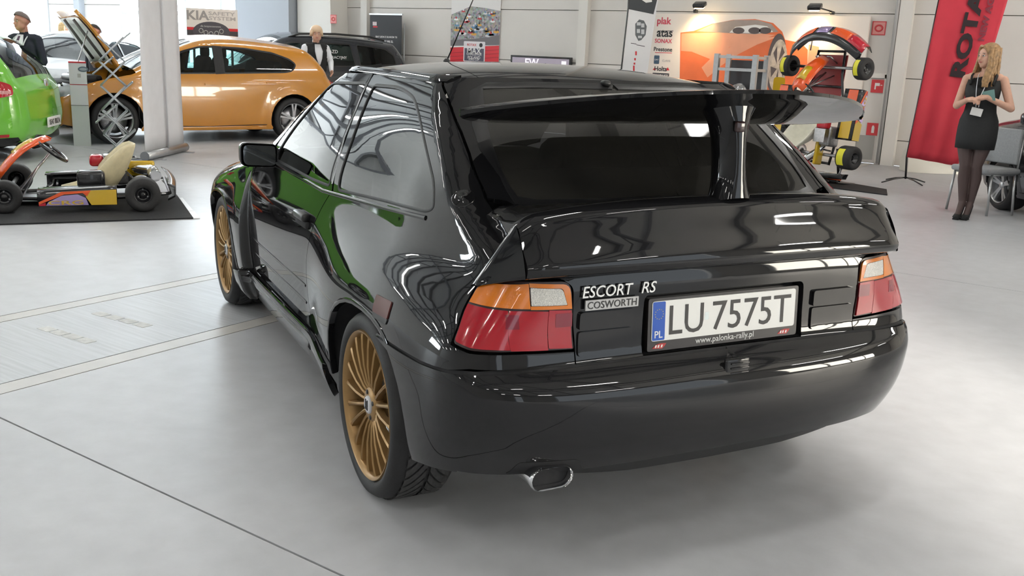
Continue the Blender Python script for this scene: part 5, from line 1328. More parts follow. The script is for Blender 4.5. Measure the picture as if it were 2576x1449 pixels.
flat('print_arch', M, ell(*bp(1953, 160), .155, .46), .0034, .004, pr_d, board)
flat('print_tyre', M, ell(*wc, .145, .40), .0042, .005, pr_w, board)
for k in range(5):
    a = .4 + k * 2 * math.pi / 5; flat('print_spoke', M, [(wc[0] + .02 * math.cos(a + 1.2), wc[1] + .06 * math.sin(a + 1.2)), (wc[0] + .115 * math.cos(a + .28), wc[1] + .32 * math.sin(a + .28)), (wc[0] + .115 * math.cos(a + .85), wc[1] + .32 * math.sin(a + .85))], .0052, .006, pr_d, board)
flat('print_swoosh', M, [bp(*q) for q in [(2035, 112), (2060, 118), (2062, 150), (2045, 190), (2030, 185)]], .0014, .002, pr_p, board)
lg = lambda name, txt, u, v, w_, m, **k: text('logo', txt, M @ Matrix.Translation((*bp(u, v), .002)), m, board, width=w_, depth=.002, **k)
lg('a', 'plak', 1671, 55, .26, mat('logo_red', (.62, .06, .10), .5), bold=.02)
lg('b', 'atas', 1672, 84, .29, ink, bold=.02); flat('logo_bar', M, [bp(*q) for q in [(1655, 77), (1694, 77), (1694, 78.5), (1655, 78.5)]], .001, .002, ink, board)
lg('c', 'SONAX', 1669, 103, .32, mat('logo_red', (.62, .06, .10), .5), bold=.02)
lg('d', 'Prestone', 1668, 124, .34, ink, bold=.015); flat('logo_bar', M, [bp(*q) for q in [(1648, 131.5), (1690, 132.5), (1690, 134), (1648, 133)]], .001, .002, inkr, board)
c = bp(1652, 150); flat('logo_tile', M, rect(c[0] - .05, c[1] - .07, c[0] + .05, c[1] + .07), .001, .002, mat('logo_navy', (.05, .10, .16), .5), board, .015)
lg('e', 'DAT', 1652, 150, .07, white); lg('f', 'CLAVIS', 1676, 153, .15, inkg)
lg('g', 'Holts', 1662, 173, .23, ink, bold=.02); flat('logo_mark', M, [bp(*q) for q in [(1642, 176), (1648, 168), (1650, 176)]], .001, .002, inkr, board); flat('logo_mark', M, [bp(*q) for q in [(1675, 177), (1680, 169), (1684, 177)]], .001, .002, inkr, board)
c = bp(1662, 191); flat('logo_tile', M, rect(c[0] - .155, c[1] - .048, c[0] + .155, c[1] + .048), .001, .002, mat('logo_dark', (.06, .06, .07), .5), board, .01); text('logo', 'SIMONIZ', M @ Matrix.Translation((*c, .003)), white, board, width=.27, depth=.002, bold=.01)
flat('logo_spark', M, [bp(*q) for q in [(2058, 78), (2064, 70), (2067, 64), (2068, 73), (2073, 74), (2068, 78), (2064, 84)]], .001, .002, inkr, board)
# two spot lamps on arms above the board
for (u, v, ub, vb, lb) in ((1760, 12, 1748, 29, 'small black spot lamp on short arm above the printed bonnet'), (2050, 17, 2092, 37, 'small black spot lamp on long arm above the upright kart')):
    b_ = wl(ub, vb, .15); b_.z = bz + .06; h_ = wl(u, v, .42)
    r = empty('spot_lamp', b_, 0, lb, 'lamp')
    rel = h_ - b_
    mb = MB(); mb.tube([Vector((0, 0, 0)), rel], .012, 8); mb.rbox((0, .03, -.02), (.06, .08, .05), .01); mb.build('lamp_arm', k_blk, r)
    mb = MB(); mb.rbox(rel, (.20, .14, .07), .02, Matrix.Rotation(math.radians(25), 4, 'X')); mb.build('lamp_head', k_blk, r)
    mb = MB(); mb.rbox(rel + Vector((0, .01, -.042)), (.15, .09, .012), .004, Matrix.Rotation(math.radians(25), 4, 'X')); mb.build('lamp_lens', emit('halogen', (1.0, .72, .38), 12), r)
    ld = bpy.data.lights.new('spot', 'SPOT'); ld.energy = 14; ld.color = (1.0, .70, .36); ld.spot_size = math.radians(95); ld.spot_blend = .9; ld.shadow_soft_size = .06
    lo = bpy.data.objects.new('spot_light', ld); col.objects.link(lo); lo.parent = r; lo.location = rel + Vector((0, .03, -.08)); tgt = Vector((b_.x + (0.12 if u < 1900 else -.25), WALL_Y - .1, 1.75)) - b_
    lo.rotation_euler = (tgt - lo.location).to_track_quat('-Z', 'Y').to_euler()
# display frame with silver helmet-like trophy
cf = wl(1862, 200, 1.6); cf.z = 0
case = empty('display_case', cf, 0, 'grey aluminium display frame in front of the sponsor board', 'case')
wd, dd_, hh = .58, .45, vz(1862, 137, cf)
for sx_ in (-1, 1):
    for sy_ in (-1, 1): mb = MB(); mb.box((sx_ * wd / 2 - .035, sy_ * dd_ / 2 - .035, 0), (sx_ * wd / 2 + .035, sy_ * dd_ / 2 + .035, hh)); mb.build('case_post', alu, case)
for zz in (hh - .04, hh * .86, hh * .52, .08):
    for sy_ in (-1, 1): mb = MB(); mb.box((-wd / 2 + .036, sy_ * dd_ / 2 - .02, zz - .02), (wd / 2 - .036, sy_ * dd_ / 2 + .02, zz + .02)); mb.build('case_rail', alu, case)
    for sx_ in (-1, 1): mb = MB(); mb.box((sx_ * wd / 2 - .02, -dd_ / 2 + .036, zz - .02), (sx_ * wd / 2 + .02, dd_ / 2 - .036, zz + .02)); mb.build('case_rail', alu, case)
mb = MB(); mb.box((-wd / 2 + .036, -dd_ / 2 + .036, hh * .52 - .01), (wd / 2 - .036, dd_ / 2 - .036, hh * .52 + .018)); mb.build('case_shelf', k_blk, case)
mb = MB(); mb.box((-wd / 2 + .04, dd_ / 2 - .01, .1), (wd / 2 - .04, dd_ / 2 + .004, hh - .08)); mb.build('case_back', mat('case_smoke', (.05, .05, .055), .2), case)
tp = cf + Vector((0, 0, hh * .52 + .018)); trop = empty('silver_trophy', tp, 0, 'round silver trophy standing on shelf of the display frame', 'trophy')
mb = MB(); mb.lathe([(.0005, 0), (.11, 0), (.12, .03), (.07, .05), (.05, .07)], 24); mb.build('trophy_foot', alu, trop)
mb = MB(); mb.lathe([(.05, .07), (.10, .10), (.125, .16), (.12, .22), (.09, .28), (.04, .31), (.0005, .315)], 28); mb.build('trophy_bowl', chrome, trop)
mb = MB(); mb.rbox((0, -.105, .19), (.16, .05, .07), .02); mb.build('trophy_visor', k_blk, trop)
# yellow panels on the stand beside the upright kart, and a box of leaflets
for (u, v, hgt, txt, lb) in ((1913, 210, .30, 'PFEIFFER', 'rounded yellow plastic panel with black label beside the display frame'), (1960, 208, .28, '', 'plain yellow plastic panel behind the upright kart')):
    p = wl(u, v, .75); p.z = 0; zt_ = vz(u, 194, p); Mx = board_M(p, Vector(CAM) - p)
    r = empty('yellow_panel', p, 0, lb, 'panel'); Mx2 = Matrix.Translation(-p) @ Mx
    mb = MB(); mb.prism(rp([(-.085, 0.02), (.085, 0.02), (.085, zt_, .05), (-.085, zt_, .05)], .01), -.01, .01, Mx2); mb.build('panel_face', k_yel, r)
    mb = MB(); mb.box((-.12, -.10, 0), (.12, .10, .02)); mb.build('panel_foot', k_blk, r)
    if txt: flat('panel_label', Mx2, rect(-.06, zt_ - .16, .06, zt_ - .11), .0105, .012, ink, r)
p = wl(1722, 214, 1.1); p.z = 0; r = empty('leaflet_stand', p, 0, 'white leaflet box on thin post in front of the sponsor board', 'stand'); zt_ = vz(1722, 206, p)
mb = MB(); mb.tube([(0, 0, .01), (0, 0, zt_ - .12)], .015, 8); mb.build('stand_post', alu, r)
mb = MB(); mb.lathe([(.0005, 0), (.16, 0), (.16, .012), (.02, .018)], 20); mb.build('stand_foot', alu, r)
mb = MB(); mb.rbox((0, 0, zt_ - .06), (.26, .12, .12), .01); mb.build('leaflet_box', white, r)
flat('leaflet', Matrix.Translation(-p) @ board_M(p + Vector((0, 0, 0)), Vector(CAM) - p), rect(-.10, zt_ - .10, .10, zt_ - .02), .075, .08, mat('leaflet_blue', (.35, .40, .55), .5), r)
# karting poster hanging on the wall
px0, px1, pz0, pz1 = wl(1134, 161).x, wl(1256, 161).x, 1.17, 3.0
M = Matrix.Translation((px0, WALL_Y - .02, 0)) @ Matrix([[1, 0, 0, 0], [0, 0, -1, 0], [0, 1, 0, 0], [0, 0, 0, 1]]); Wp = px1 - px0
post = flat('kart_race_poster', M, rect(0, pz0, Wp, pz1), -.008, 0, mat('poster_sky', (.72, .71, .70), .5)); tag(post, 'hanging poster of crowded kart race above a red field', 'poster')
def crowd():
    m = bpy.data.materials.new('poster_crowd'); m.use_nodes = True; nt = m.node_tree; b = nt.nodes['Principled BSDF']; b.inputs['Roughness'].default_value = .5
    tc = nt.nodes.new('ShaderNodeTexCoord'); v = nt.nodes.new('ShaderNodeTexVoronoi'); v.inputs['Scale'].default_value = 26; nt.links.new(tc.outputs['Object'], v.inputs['Vector'])
    hs = nt.nodes.new('ShaderNodeHueSaturation'); hs.inputs['Saturation'].default_value = .30; hs.inputs['Value'].default_value = .42; nt.links.new(v.outputs['Color'], hs.inputs['Color']); nt.links.new(hs.outputs[0], b.inputs['Base Color']); return m
flat('poster_photo', M, [(0, pz0 + .42), (Wp, pz0 + .50), (Wp, pz0 + 1.0), (Wp * .7, pz0 + 1.05), (Wp * .4, pz0 + 1.08), (0, pz0 + .92)], .0005, .002, crowd(), post)
flat('poster_track', M, [(0, pz0 + .33), (Wp, pz0 + .38), (Wp, pz0 + .56), (Wp * .5, pz0 + .48), (0, pz0 + .44)], .0022, .003, mat('poster_grey', (.16, .15, .16), .5), post)
random.seed(4)
kc_ = [(.75, .75, .75), (.5, .05, .06), (.12, .25, .4), (.65, .35, .06), (.05, .05, .06), (.6, .6, .62)]
for k in range(34):
    x = random.uniform(.08, Wp - .08); z = pz0 + random.uniform(.52, 1.02); s_ = .04 * (1.25 - (z - pz0 - .5) * .9)
    m_ = mat('poster_kart_%d' % (k % 6), kc_[k % 6], .5)
    flat('poster_kart', M, ell(x, z, s_ * 1.5, s_ * .55, 10), .003, .0036, m_, post); flat('poster_helmet', M, ell(x, z + s_ * .8, s_ * .5, s_ * .55, 9), .0037, .0042, mat('poster_kart_%d' % ((k * 5 + 1) % 6), kc_[(k * 5 + 1) % 6], .5), post)
flat('poster_red', M, [(0, pz0), (Wp, pz0), (Wp, pz0 + .37), (0, pz0 + .30)], .0044, .005, mat('poster_redfield', (.66, .03, .045), .5), post)
for a in (.10, .17, .24): flat('poster_stripe', M, [(0, pz0 + a - .05), (Wp, pz0 + a + .05), (Wp, pz0 + a + .058), (0, pz0 + a - .042)], .0052, .0056, mat('poster_darkred', (.30, .02, .03), .5), post)
flat('poster_badge', M, rect(Wp * .28, pz0 + .05, Wp * .72, pz0 + .43), .0058, .0064, mat('badge_light', (.72, .70, .72), .5), post, .02); flat('poster_badge', M, rect(Wp * .30, pz0 + .065, Wp * .70, pz0 + .30), .0066, .007, mat('badge_navy', (.09, .09, .13), .5), post)
for (t, zz, ww, mm) in (('ROTAX', .365, .22, inkr), ('MAX', .255, .34, white), ('CHALLENGE', .195, .36, white), ('POLAND', .13, .30, white), ('EURO CUP', .095, .25, white)):
    text('poster_text', t, M @ Matrix.Translation((Wp * .5 - (.06 if t == 'ROTAX' else 0), pz0 + zz, .0075)), mm, post, width=ww, depth=.001, bold=.01)
flat('poster_emblem', M, ell(Wp * .635, pz0 + .365, .04, .04, 14), .0066, .0075, ink, post)
# flat screen on the wall
t0, t1 = wl(1285, 137, .10), wl(1437, 146, .10)
M = Matrix.Translation(((t0.x + t1.x) / 2, WALL_Y - .10, (t0.z + t1.z) / 2 - .40)) @ Matrix([[1, 0, 0, 0], [0, 0, -1, 0], [0, 1, 0, 0], [0, 0, 0, 1]]); hw_ = (t1.x - t0.x) / 2
tv = flat('television', M, rect(-hw_, -.40, hw_, .40), -.05, 0, k_blk); tag(tv, 'wide flat television with dark bezel playing a race picture', 'television')
flat('tv_screen', M, rect(-hw_ + .04, -.36, hw_ - .04, .365), .0005, .002, mat('tv_picture', (.30, .27, .32), .2, emis=(.36, .31, .38), estr=.10), tv)
text('tv_lettering', 'EW', M @ Matrix.Translation((-.18, .28, .003)), mat('tv_white', (.6, .6, .62), .3, emis=(.7, .65, .75), estr=.25), tv, width=.30, height=.14, depth=.001, bold=.02)
flat('tv_car', M, [(-.10, .16), (.0, .25), (.12, .28), (.24, .25), (.30, .16)], .0022, .003, k_blk, tv); flat('tv_car', M, rect(-.06, .225, .2, .24), .0032, .004, k_yel, tv)
flat('tv_bright', M, rect(hw_ - .20, .0, hw_ - .10, .33), .0022, .003, mat('tv_white', (.6, .6, .62), .3, emis=(.7, .65, .75), estr=.25), tv)
mb = MB(); mb.box((-.15, -.2, -.101), (.15, .2, -.0505), M); mb.build('wall_mount', k_blk, tv)
# tall white flag with emblem
fb = wl(1585, 205, .9); fb.z = 0; dcam = (Vector(CAM) - fb); dcam.z = 0; dcam.normalize(); M0 = board_M(fb, dcam)
def onboard(Mb, u, v, off=0.0):
    # picture point -> local x, y on a standing board
    o = Mb.translation; n = Vector((Mb[0][2], Mb[1][2], Mb[2][2])); o2 = o + n * off; d = Vector(ray(u, v)); t = (o2 - Vector(CAM)).dot(n) / d.dot(n); q = Mb.inverted() @ (Vector(CAM) + d * t); return (q.x, q.y)
flag = empty('advert_flag', fb, 0, 'tall white advertising flag with black top and castle emblem', 'flag'); Ml = Matrix.Translation(-fb) @ M0
fp = [onboard(M0, *q) for q in [(1556, 200), (1582, 20), (1586, -60), (1668, -60), (1652, 20), (1618, 200)]]
fp[0] = (fp[0][0], max(.35, fp[0][1] - .75)); fp[-1] = (fp[-1][0], max(.35, fp[-1][1] - .75))
mb = MB(); mb.prism(fp, -.004, .004, Ml); mb.build('flag_cloth', mat('flag_white', (.76, .76, .77), .7), flag)
flat('flag_top', Ml, [onboard(M0, *q) for q in [(1581, 23), (1586, -60), (1668, -60), (1644, 36)]], .0045, .0065, mat('flag_black', (.05, .055, .06), .6), flag)
flat('flag_mark', Ml, [onboard(M0, *q) for q in [(1612, -2), (1640, -4), (1640, 5), (1625, 7)]], .0066, .0075, white, flag)
ec_ = onboard(M0, 1611, 75); flat('flag_emblem', Ml, [onboard(M0, *q) for q in [(1598, 60), (1608, 49), (1620, 52), (1627, 66), (1624, 88), (1613, 101), (1606, 103), (1598, 88)]], .005, .0065, mat('emblem_grey', (.12, .13, .14), .4), flag)
for q in ((1607, 60, 5, 4), (1617, 64, 4, 5), (1606, 78, 4, 5), (1617, 80, 4, 6), (1610, 93, 5, 3)):
    flat('emblem_detail', Ml, [onboard(M0, q[0] + a * q[2], q[1] + b * q[3]) for a, b in ((-1, 1), (1, 1), (1, -1), (-1, -1))], .0066, .0075, mat('emblem_pale', (.55, .57, .58), .4), flag)
flat('flag_line', Ml, [onboard(M0, *q) for q in [(1587, 108), (1601, 110), (1601, 111.5), (1587, 109.5)]], .005, .006, ink, flag); flat('flag_line', Ml, [onboard(M0, *q) for q in [(1601, 112), (1622, 116), (1622, 117.5), (1601, 113.5)]], .005, .006, ink, flag)
for k, (u, v, h_) in enumerate(((1600, 134, 5), (1597.5, 149, 3), (1596, 160, 2.5), (1594.5, 172, 7), (1592, 186, 3.5))): flat('flag_letter', Ml, [onboard(M0, u - 2, v + h_), onboard(M0, u + 2, v + h_), onboard(M0, u + 2, v - h_), onboard(M0, u - 2, v - h_)], .005, .006, inkr, flag)
mb = MB(); a = Vector((fp[0][0], 0, 0)); mb.tube([Ml @ Vector((fp[0][0], 0.01, 0)), Ml @ Vector((fp[0][0] - .005, fp[0][1], 0)), Ml @ Vector((fp[1][0] - .01, fp[1][1], 0)), Ml @ Vector((fp[2][0] - .01, fp[2][1], 0))], .014, 8); mb.build('flag_pole', k_blk, flag)
mb = MB(); cpt = Ml @ Vector((fp[0][0], 0, 0)); mb.lathe([(.0005, 0), (.22, 0), (.22, .02), (.03, .04), (.0005, .04)], 20, Matrix.Translation(cpt)); mb.build('flag_foot', k_blk, flag)
# black dealer roll-up by the column
sb = wl(975, 170, .25); sb.z = 0; M0 = board_M(sb, (0, -1, 0)); Ml = Matrix.Translation(-sb) @ M0
seat_b = empty('dealer_banner', sb, 0, 'black roll-up banner with white lettering behind the dark estate car', 'banner')
(x0_, _), (x1_, _) = onboard(M0, 931, 100), onboard(M0, 1010, 100); zt_ = onboard(M0, 970, 38)[1]
mb = MB(); mb.prism(rect(x0_, .08, x1_, zt_), -.003, .003, Ml); mb.build('banner_cloth', mat('banner_black', (.028, .030, .034), .6), seat_b)
mb = MB(); mb.prism(rect(x0_ - .02, zt_, x1_ + .02, zt_ + .03), -.012, .012, Ml); mb.build('banner_rail', alu, seat_b)
mb = MB(); mb.prism(rect(x0_ - .03, 0, x1_ + .03, .08), -.09, .09, Ml); mb.build('banner_base', alu, seat_b)
for xx in (x0_ - .03, x1_ + .03): mb = MB(); mb.tube([Ml @ Vector((xx, .02, -.05)), Ml @ Vector((xx, zt_ - .15, -.05))], .012, 6); mb.build('banner_pole', alu, seat_b)
bt = lambda t, u, v, w_, m: text('banner_text', t, Ml @ Matrix.Translation((*onboard(M0, u, v), .005)), m, seat_b, width=w_, depth=.001, bold=.015)
bt('SEAT LEON Z SILNIKIEM TSI', 972, 93, .58, white); bt('JUZ OD 27 990 ZL', 968, 105, .46, white); bt('W LEASINGU 101%', 960, 116, .36, white)
flat('banner_logo', Ml, rect(*onboard(M0, 938, 64), *onboard(M0, 948, 55)), .004, .006, mat('logo_pale', (.6, .5, .5), .4), seat_b); flat('banner_logo', Ml, rect(*onboard(M0, 939, 69), *onboard(M0, 950, 66)), .004, .006, inkr, seat_b)
flat('banner_car', Ml, [onboard(M0, *q) for q in [(943, 166), (949, 158), (958, 152), (966, 143), (985, 140), (1000, 143), (1008, 152), (1010, 166)]], .004, .006, white, seat_b); flat('banner_car_window', Ml, [onboard(M0, *q) for q in [(963, 153), (972, 145), (986, 144), (984, 153)]], .0062, .007, ink, seat_b)
flat('banner_car_window', Ml, [onboard(M0, *q) for q in [(990, 154), (995, 147), (1003, 150), (1005, 157)]], .0062, .007, inkg, seat_b)
# KIA board
kb = dp(530, 60, 17.0); kb.z = 0; nb_ = Vector(CAM) - kb; M0 = board_M(kb, nb_); Ml = Matrix.Translation(-kb) @ M0
kia = empty('safety_board', kb, 0, 'white display board with grey lettering, red band and black icons panel', 'board')
x0_, y1_ = onboard(M0, 468, 19); x1_, _ = onboard(M0, 597, 22); y0_ = onboard(M0, 530, 110)[1]; ym = onboard(M0, 530, 72)[1]
flat('board_panel', Ml, rect(x0_, y0_ - .05, x1_, y1_), -.03, 0, white, kia)
flat('board_black', Ml, rect(x0_, y0_ - .05, x1_, onboard(M0, 530, 77)[1]), .0005, .002, mat('board_dark', (.05, .05, .06), .5), kia)
flat('board_red', Ml, rect(x0_, onboard(M0, 530, 77)[1], x1_, onboard(M0, 530, 70)[1]), .0005, .0022, inkr, kia)
ce = onboard(M0, 532, 80); flat('board_oval', Ml, ell(ce[0], ce[1], .29, .16), .0024, .004, mat('board_oval_dark', (.07, .07, .09), .5), kia)
text('board_text', 'KIA', Ml @ Matrix.Translation((*onboard(M0, 498, 38), .003)), inkg, kia, width=.35, height=.15, depth=.001, bold=.03)
text('board_text', 'SAFETY', Ml @ Matrix.Translation((*onboard(M0, 558, 35), .003)), mat('ink_light', (.45, .45, .46), .5), kia, width=.42, height=.06, depth=.001, bold=.02); text('board_text', 'SYSTEM', Ml @ Matrix.Translation((*onboard(M0, 559, 47), .003)), MATS['ink_light'], kia, width=.42, height=.06, depth=.001, bold=.02)
for k, (u, v) in enumerate(((506, 77), (518, 82), (531, 85), (545, 84), (557, 79))):
    c = onboard(M0, u, v); mb = MB(); mb.tube([Ml @ Vector((c[0] + .032 * math.cos(a), c[1] + .034 * math.sin(a), .005)) for a in np.linspace(0, 2 * math.pi, 14)[:-1]], .005, 5, closed=True); mb.build('board_icon', MATS['emblem_pale'], kia)
text('board_text', 'dla bezpieczenstwa', Ml @ Matrix.Translation((*onboard(M0, 530, 67), .005)), MATS['emblem_pale'], kia, width=.32, depth=.001)
for xx in (x0_ + .1, x1_ - .1): mb = MB(); mb.tube([Ml @ Vector((xx, 0, -.05)), Ml @ Vector((xx, y1_ - .05, -.05))], .02, 8); mb.build('board_post', alu, kia)
for xx in (x0_ + .1, x1_ - .1): mb = MB(); mb.prism(rect(xx - .03, 0, xx + .03, .02), -.30, .20, Ml); mb.build('board_foot', alu, kia)
# white roll-up seen from its back
r0, r1 = fl(378, 402), fl(474, 378); rmid = (r0 + r1) / 2; rd = (r1 - r0); rd.z = 0; Lr = rd.length; rd.normalize(); nrm = Vector((-rd.y, rd.x, 0)); nrm = nrm if nrm.dot(Vector(CAM) - rmid) > 0 else -nrm
rb = empty('rollup_banner', rmid, 0, 'white roll-up banner seen from behind with its silver cassette foot', 'banner'); M0 = board_M(rmid, nrm); Ml = Matrix.Translation(-rmid) @ M0
xa, xb = onboard(M0, 366, 380)[0], onboard(M0, 462, 372)[0]
cl = mat('rollup_cloth', (.70, .70, .72), .7, noise=.03, nscale=6)
mb = MB(); rows = []
for z in np.linspace(.09, 2.35, 12): rows.append([Ml @ Vector((x, z, .006 * math.sin(x * 20 + z))) for x in np.linspace(xa, xb, 9)])
mb.grid(rows, True); o = mb.build('banner_cloth', cl, rb); o.modifiers.new('thick', 'SOLIDIFY').thickness = .003
mb = MB(); mb.tube([Ml @ Vector((xa + (xb - xa) * .52, .06, .03)), Ml @ Vector((xa + (xb - xa) * .52, 2.36, .03))], .011, 8); mb.build('banner_pole', mat('pole_grey', (.55, .55, .57), .4), rb)
mb = MB(); mb.prism(rect(xa, 2.33, xb, 2.37), -.01, .02, Ml); mb.build('banner_rail', alu, rb)
mb = MB(); mb.tube([Ml @ Vector((xa - .02, .055, .0)), Ml @ Vector((xb + .04, .055, .0))], .055, 14); mb.build('banner_base', alu, rb)
for xx in (xa - .025, xb + .045):
    mb = MB(); mb.tube([Ml @ Vector((xx - .006, .055, 0)), Ml @ Vector((xx + .006, .055, 0))], .056, 14); mb.build('base_cap', mat('cap_grey', (.18, .19, .21), .5), rb)
for xx in (xa + .15, xb - .12): mb = MB(); mb.prism(rect(xx - .02, 0, xx + .02, .012), -.18, .18, Ml); mb.build('banner_foot', alu, rb)
# zig-zag brochure rack
bb = fl(296, 399); bb.z = 0; n_ = Vector(CAM) - bb; M0 = board_M(bb, n_); Ml = Matrix.Translation(-bb) @ M0
rack = empty('brochure_rack', bb, 0, 'folding silver zig-zag brochure rack beside the white totem', 'rack'); hh = vz(320, 86, bb)
trm = mat('rack_silver', (.42, .44, .46), .35, .7); mesh_m = mat('rack_mesh', (.48, .50, .52), .5, .3, alpha=.75)
mb = MB(); 
for a, b in (((-.20, -.12), (.20, -.12)), ((.20, -.12), (.20, .18)), ((.20, .18), (-.20, .18)), ((-.20, .18), (-.20, -.12))): mb.tube([Ml @ Vector((a[0], .012, a[1])), Ml @ Vector((b[0], .012, b[1]))], .012, 6)
mb.build('rack_foot', trm, rack)
nz = 5
for k in range(nz):
    z0 = .015 + (hh - .05) * k / nz; z1 = .015 + (hh - .05) * (k + 1) / nz; s = 1 if k % 2 == 0 else -1
    for dep in (-.11, .13):
        mb = MB(); mb.tube([Ml @ Vector((-.14 * s, z0, dep)), Ml @ Vector((.14 * s, z1, dep))], .010, 6); mb.build('rack_strut', trm, rack)
        mb = MB(); mb.tube([Ml @ Vector((.14 * s, z0, dep)), Ml @ Vector((-.14 * s, z1, dep))], .008, 6); mb.build('rack_strut', trm, rack)
    cx_ = .10 * s; mb = MB(); q = [(-.12, -.09), (.12, -.09), (.12, .11), (-.12, .11)]
    mb.add([Ml @ Vector((cx_ + a * .95, z1 - .05 + .10 * (a / .12), b)) for a, b in q] + [Ml @ Vector((cx_ + a * .95, z1 - .058 + .10 * (a / .12), b)) for a, b in q], [(0, 1, 2, 3), (7, 6, 5, 4), (0, 4, 5, 1), (1, 5, 6, 2), (2, 6, 7, 3), (3, 7, 4, 0)]); sh = mb.build('rack_tray', mesh_m, rack)
    mb = MB(); mb.tube([Ml @ Vector((cx_ + a * .95, z1 - .05 + .10 * (a / .12), b)) for a, b in q], .009, 6, closed=True); mb.build('tray_rim', trm, rack)
# white totem
tb_ = fl(208, 367); tb_.z = 0; n_ = Vector(CAM) - tb_; M0 = board_M(tb_, n_); Ml = Matrix.Translation(-tb_) @ M0
tot = empty('info_totem', tb_, 0, 'narrow white totem with blue oval logo and red top line', 'totem'); th_ = vz(210, 158, tb_); hw_ = .105
pan = mat('totem_white', (.76, .77, .78), .35); pan2 = mat('totem_grey', (.62, .66, .63), .35)
for (a, b, mm) in ((0.0, th_ * .49, pan2), (th_ * .495, th_ * .735, pan), (th_ * .745, th_ * .995, pan)):
    mb = MB(); mb.prism(rect(-hw_, a, hw_, b), -.10, .02, Ml); mb.build('totem_panel', mm, tot)
mb = MB(); mb.prism(rect(-hw_, th_ * .995, hw_, th_ + .012), -.10, .022, Ml); mb.build('totem_line', inkr, tot)
mb = MB(); mb.prism(rect(-hw_, th_ * .737, hw_, th_ * .743), -.10, .021, Ml); mb.build('totem_line', inkr, tot)
c = onboard(M0, 209, 174); flat('totem_logo', Ml, ell(c[0], c[1], .062, .034), .0205, .024, mat('logo_slate', (.12, .16, .20), .3), tot); flat('totem_logo', Ml, ell(c[0], c[1], .045, .018), .0245, .026, mat('logo_steel', (.35, .40, .44), .3), tot)
c = onboard(M0, 199, 190); flat('totem_note', Ml, rect(c[0] - .02, c[1] - .025, c[0] + .02, c[1] + .025), .0205, .022, mat('note_grey', (.5, .5, .48), .5), tot)
# red flag banner on its cross foot
rbp = fl(2277, 456); rbp.z = 0; n_ = Vector(CAM) - rbp; M0 = board_M(rbp, n_); Ml = Matrix.Translation(-rbp) @ M0
redb = empty('red_flag_banner', rbp, 0, 'tall red flag banner with black upright lettering on cross foot', 'banner')
TLp, TRp, BRp, BLp = [Vector((*onboard(M0, *q), 0)) for q in ((2381, -90), (2562, -90), (2410, 418), (2281, 395))]
mb = MB(); rows = []
for t in np.linspace(0, 1, 24):
    a = BLp.lerp(TLp, t); b = BRp.lerp(TRp, t); rows.append([Ml @ Vector((*(a.lerp(b, q).xy), .022 * math.sin(q * 17 + 1.0) * (1 - t) ** 1.2)) for q in np.linspace(0, 1, 25)])
mb.grid(rows, True); o = mb.build('flag_cloth', mat('flag_red', (.60, .035, .06), .65, noise=.05, nscale=5), redb); o.modifiers.new('thick', 'SOLIDIFY').thickness = .004
mb = MB(); mb.tube([Ml @ Vector((0, .03, -.02)), Ml @ Vector((BLp.x - .0, BLp.y, -.015)), Ml @ Vector((TLp.x, TLp.y, -.015))], .014, 8); mb.build('flag_pole', k_blk, redb)
for (u, v) in ((2218, 460), (2327, 460), (2228, 453), (2320, 468)):
    f_ = fl(u, v) - rbp; f_.z = .008; mb = MB(); mb.tube([(0, 0, .05), f_ * .5 + Vector((0, 0, .035)), f_], .009, 6); mb.build('flag_foot', k_blk, redb)
dark_r = mat('banner_ink', (.022, .010, .013), .6)
def banner_text(txt, pa, pb, height, m, off=.026):
    A_ = Vector((*onboard(M0, *pa), 0)); B_ = Vector((*onboard(M0, *pb), 0)); d = (B_ - A_); L = d.length; d.normalize(); up = Vector((-d.y, d.x, 0)); mid = (A_ + B_) / 2
    Mt = Ml @ Matrix([[d.x, up.x, 0, mid.x], [d.y, up.y, 0, mid.y], [0, 0, 1, off], [0, 0, 0, 1]]); return text('banner_text', txt, Mt, m, redb, width=L, height=height, depth=.001, bold=.045)
banner_text('ROTAX', (2407, 194), (2477, -86), .175, dark_r); banner_text('NEW AGE', (2467, 103), (2498, -20), .075, mat('banner_ink2', (.22, .03, .05), .6))
# grey chair
cl_, cm_, cr_ = fl(2380, 527), fl(2481, 545), fl(2545, 543)
def fmid(*p): return sum(p, Vector()) / len(p)
seatc = fl(2455, 520); seatc.z = 0
ex_ = (cr_ - cm_); ex_.z = 0; ex_.normalize(); ey_ = Vector((-ex_.y, ex_.x, 0)); ey_ = ey_ if ey_.dot(cl_ - cm_) > 0 else -ey_
ch = empty('conference_chair', cm_, 0, 'grey upholstered chair with silver tube legs behind the hostess', 'chair')
back4 = cr_ - cm_ + ey_ * .46; fr4 = cl_ - cm_
ch_m = mat('chair_grey', (.30, .31, .32), .7, noise=.08, nscale=60)
wch = (cr_ - cm_).length; legs = [Vector((0, 0, 0)), (cr_ - cm_), fr4, fr4 + (cr_ - cm_)]
ctr = fmid(*legs)
for l in legs:
    top_ = l.lerp(ctr, .10); mb = MB(); mb.tube([Vector((l.x, l.y, .005)), Vector((top_.x, top_.y, .43))], .013, 8); mb.build('leg', alu, ch)
mb = MB(); mb.tube([Vector((*legs[0].lerp(ctr, .10).xy, .42)), Vector((*legs[2].lerp(ctr, .10).xy, .42)), Vector((*legs[3].lerp(ctr, .10).xy, .42)), Vector((*legs[1].lerp(ctr, .10).xy, .42))], .012, 8, closed=True); mb.build('seat_frame', alu, ch)
R_ = Matrix.Rotation(math.atan2(ex_.y, ex_.x), 4, 'Z')
mb = MB(); mb.rbox(Vector((ctr.x, ctr.y, .455)), (max(wch, .42) + .04, (fr4.length) + .02, .06), .025, R_); mb.build('seat', ch_m, ch)
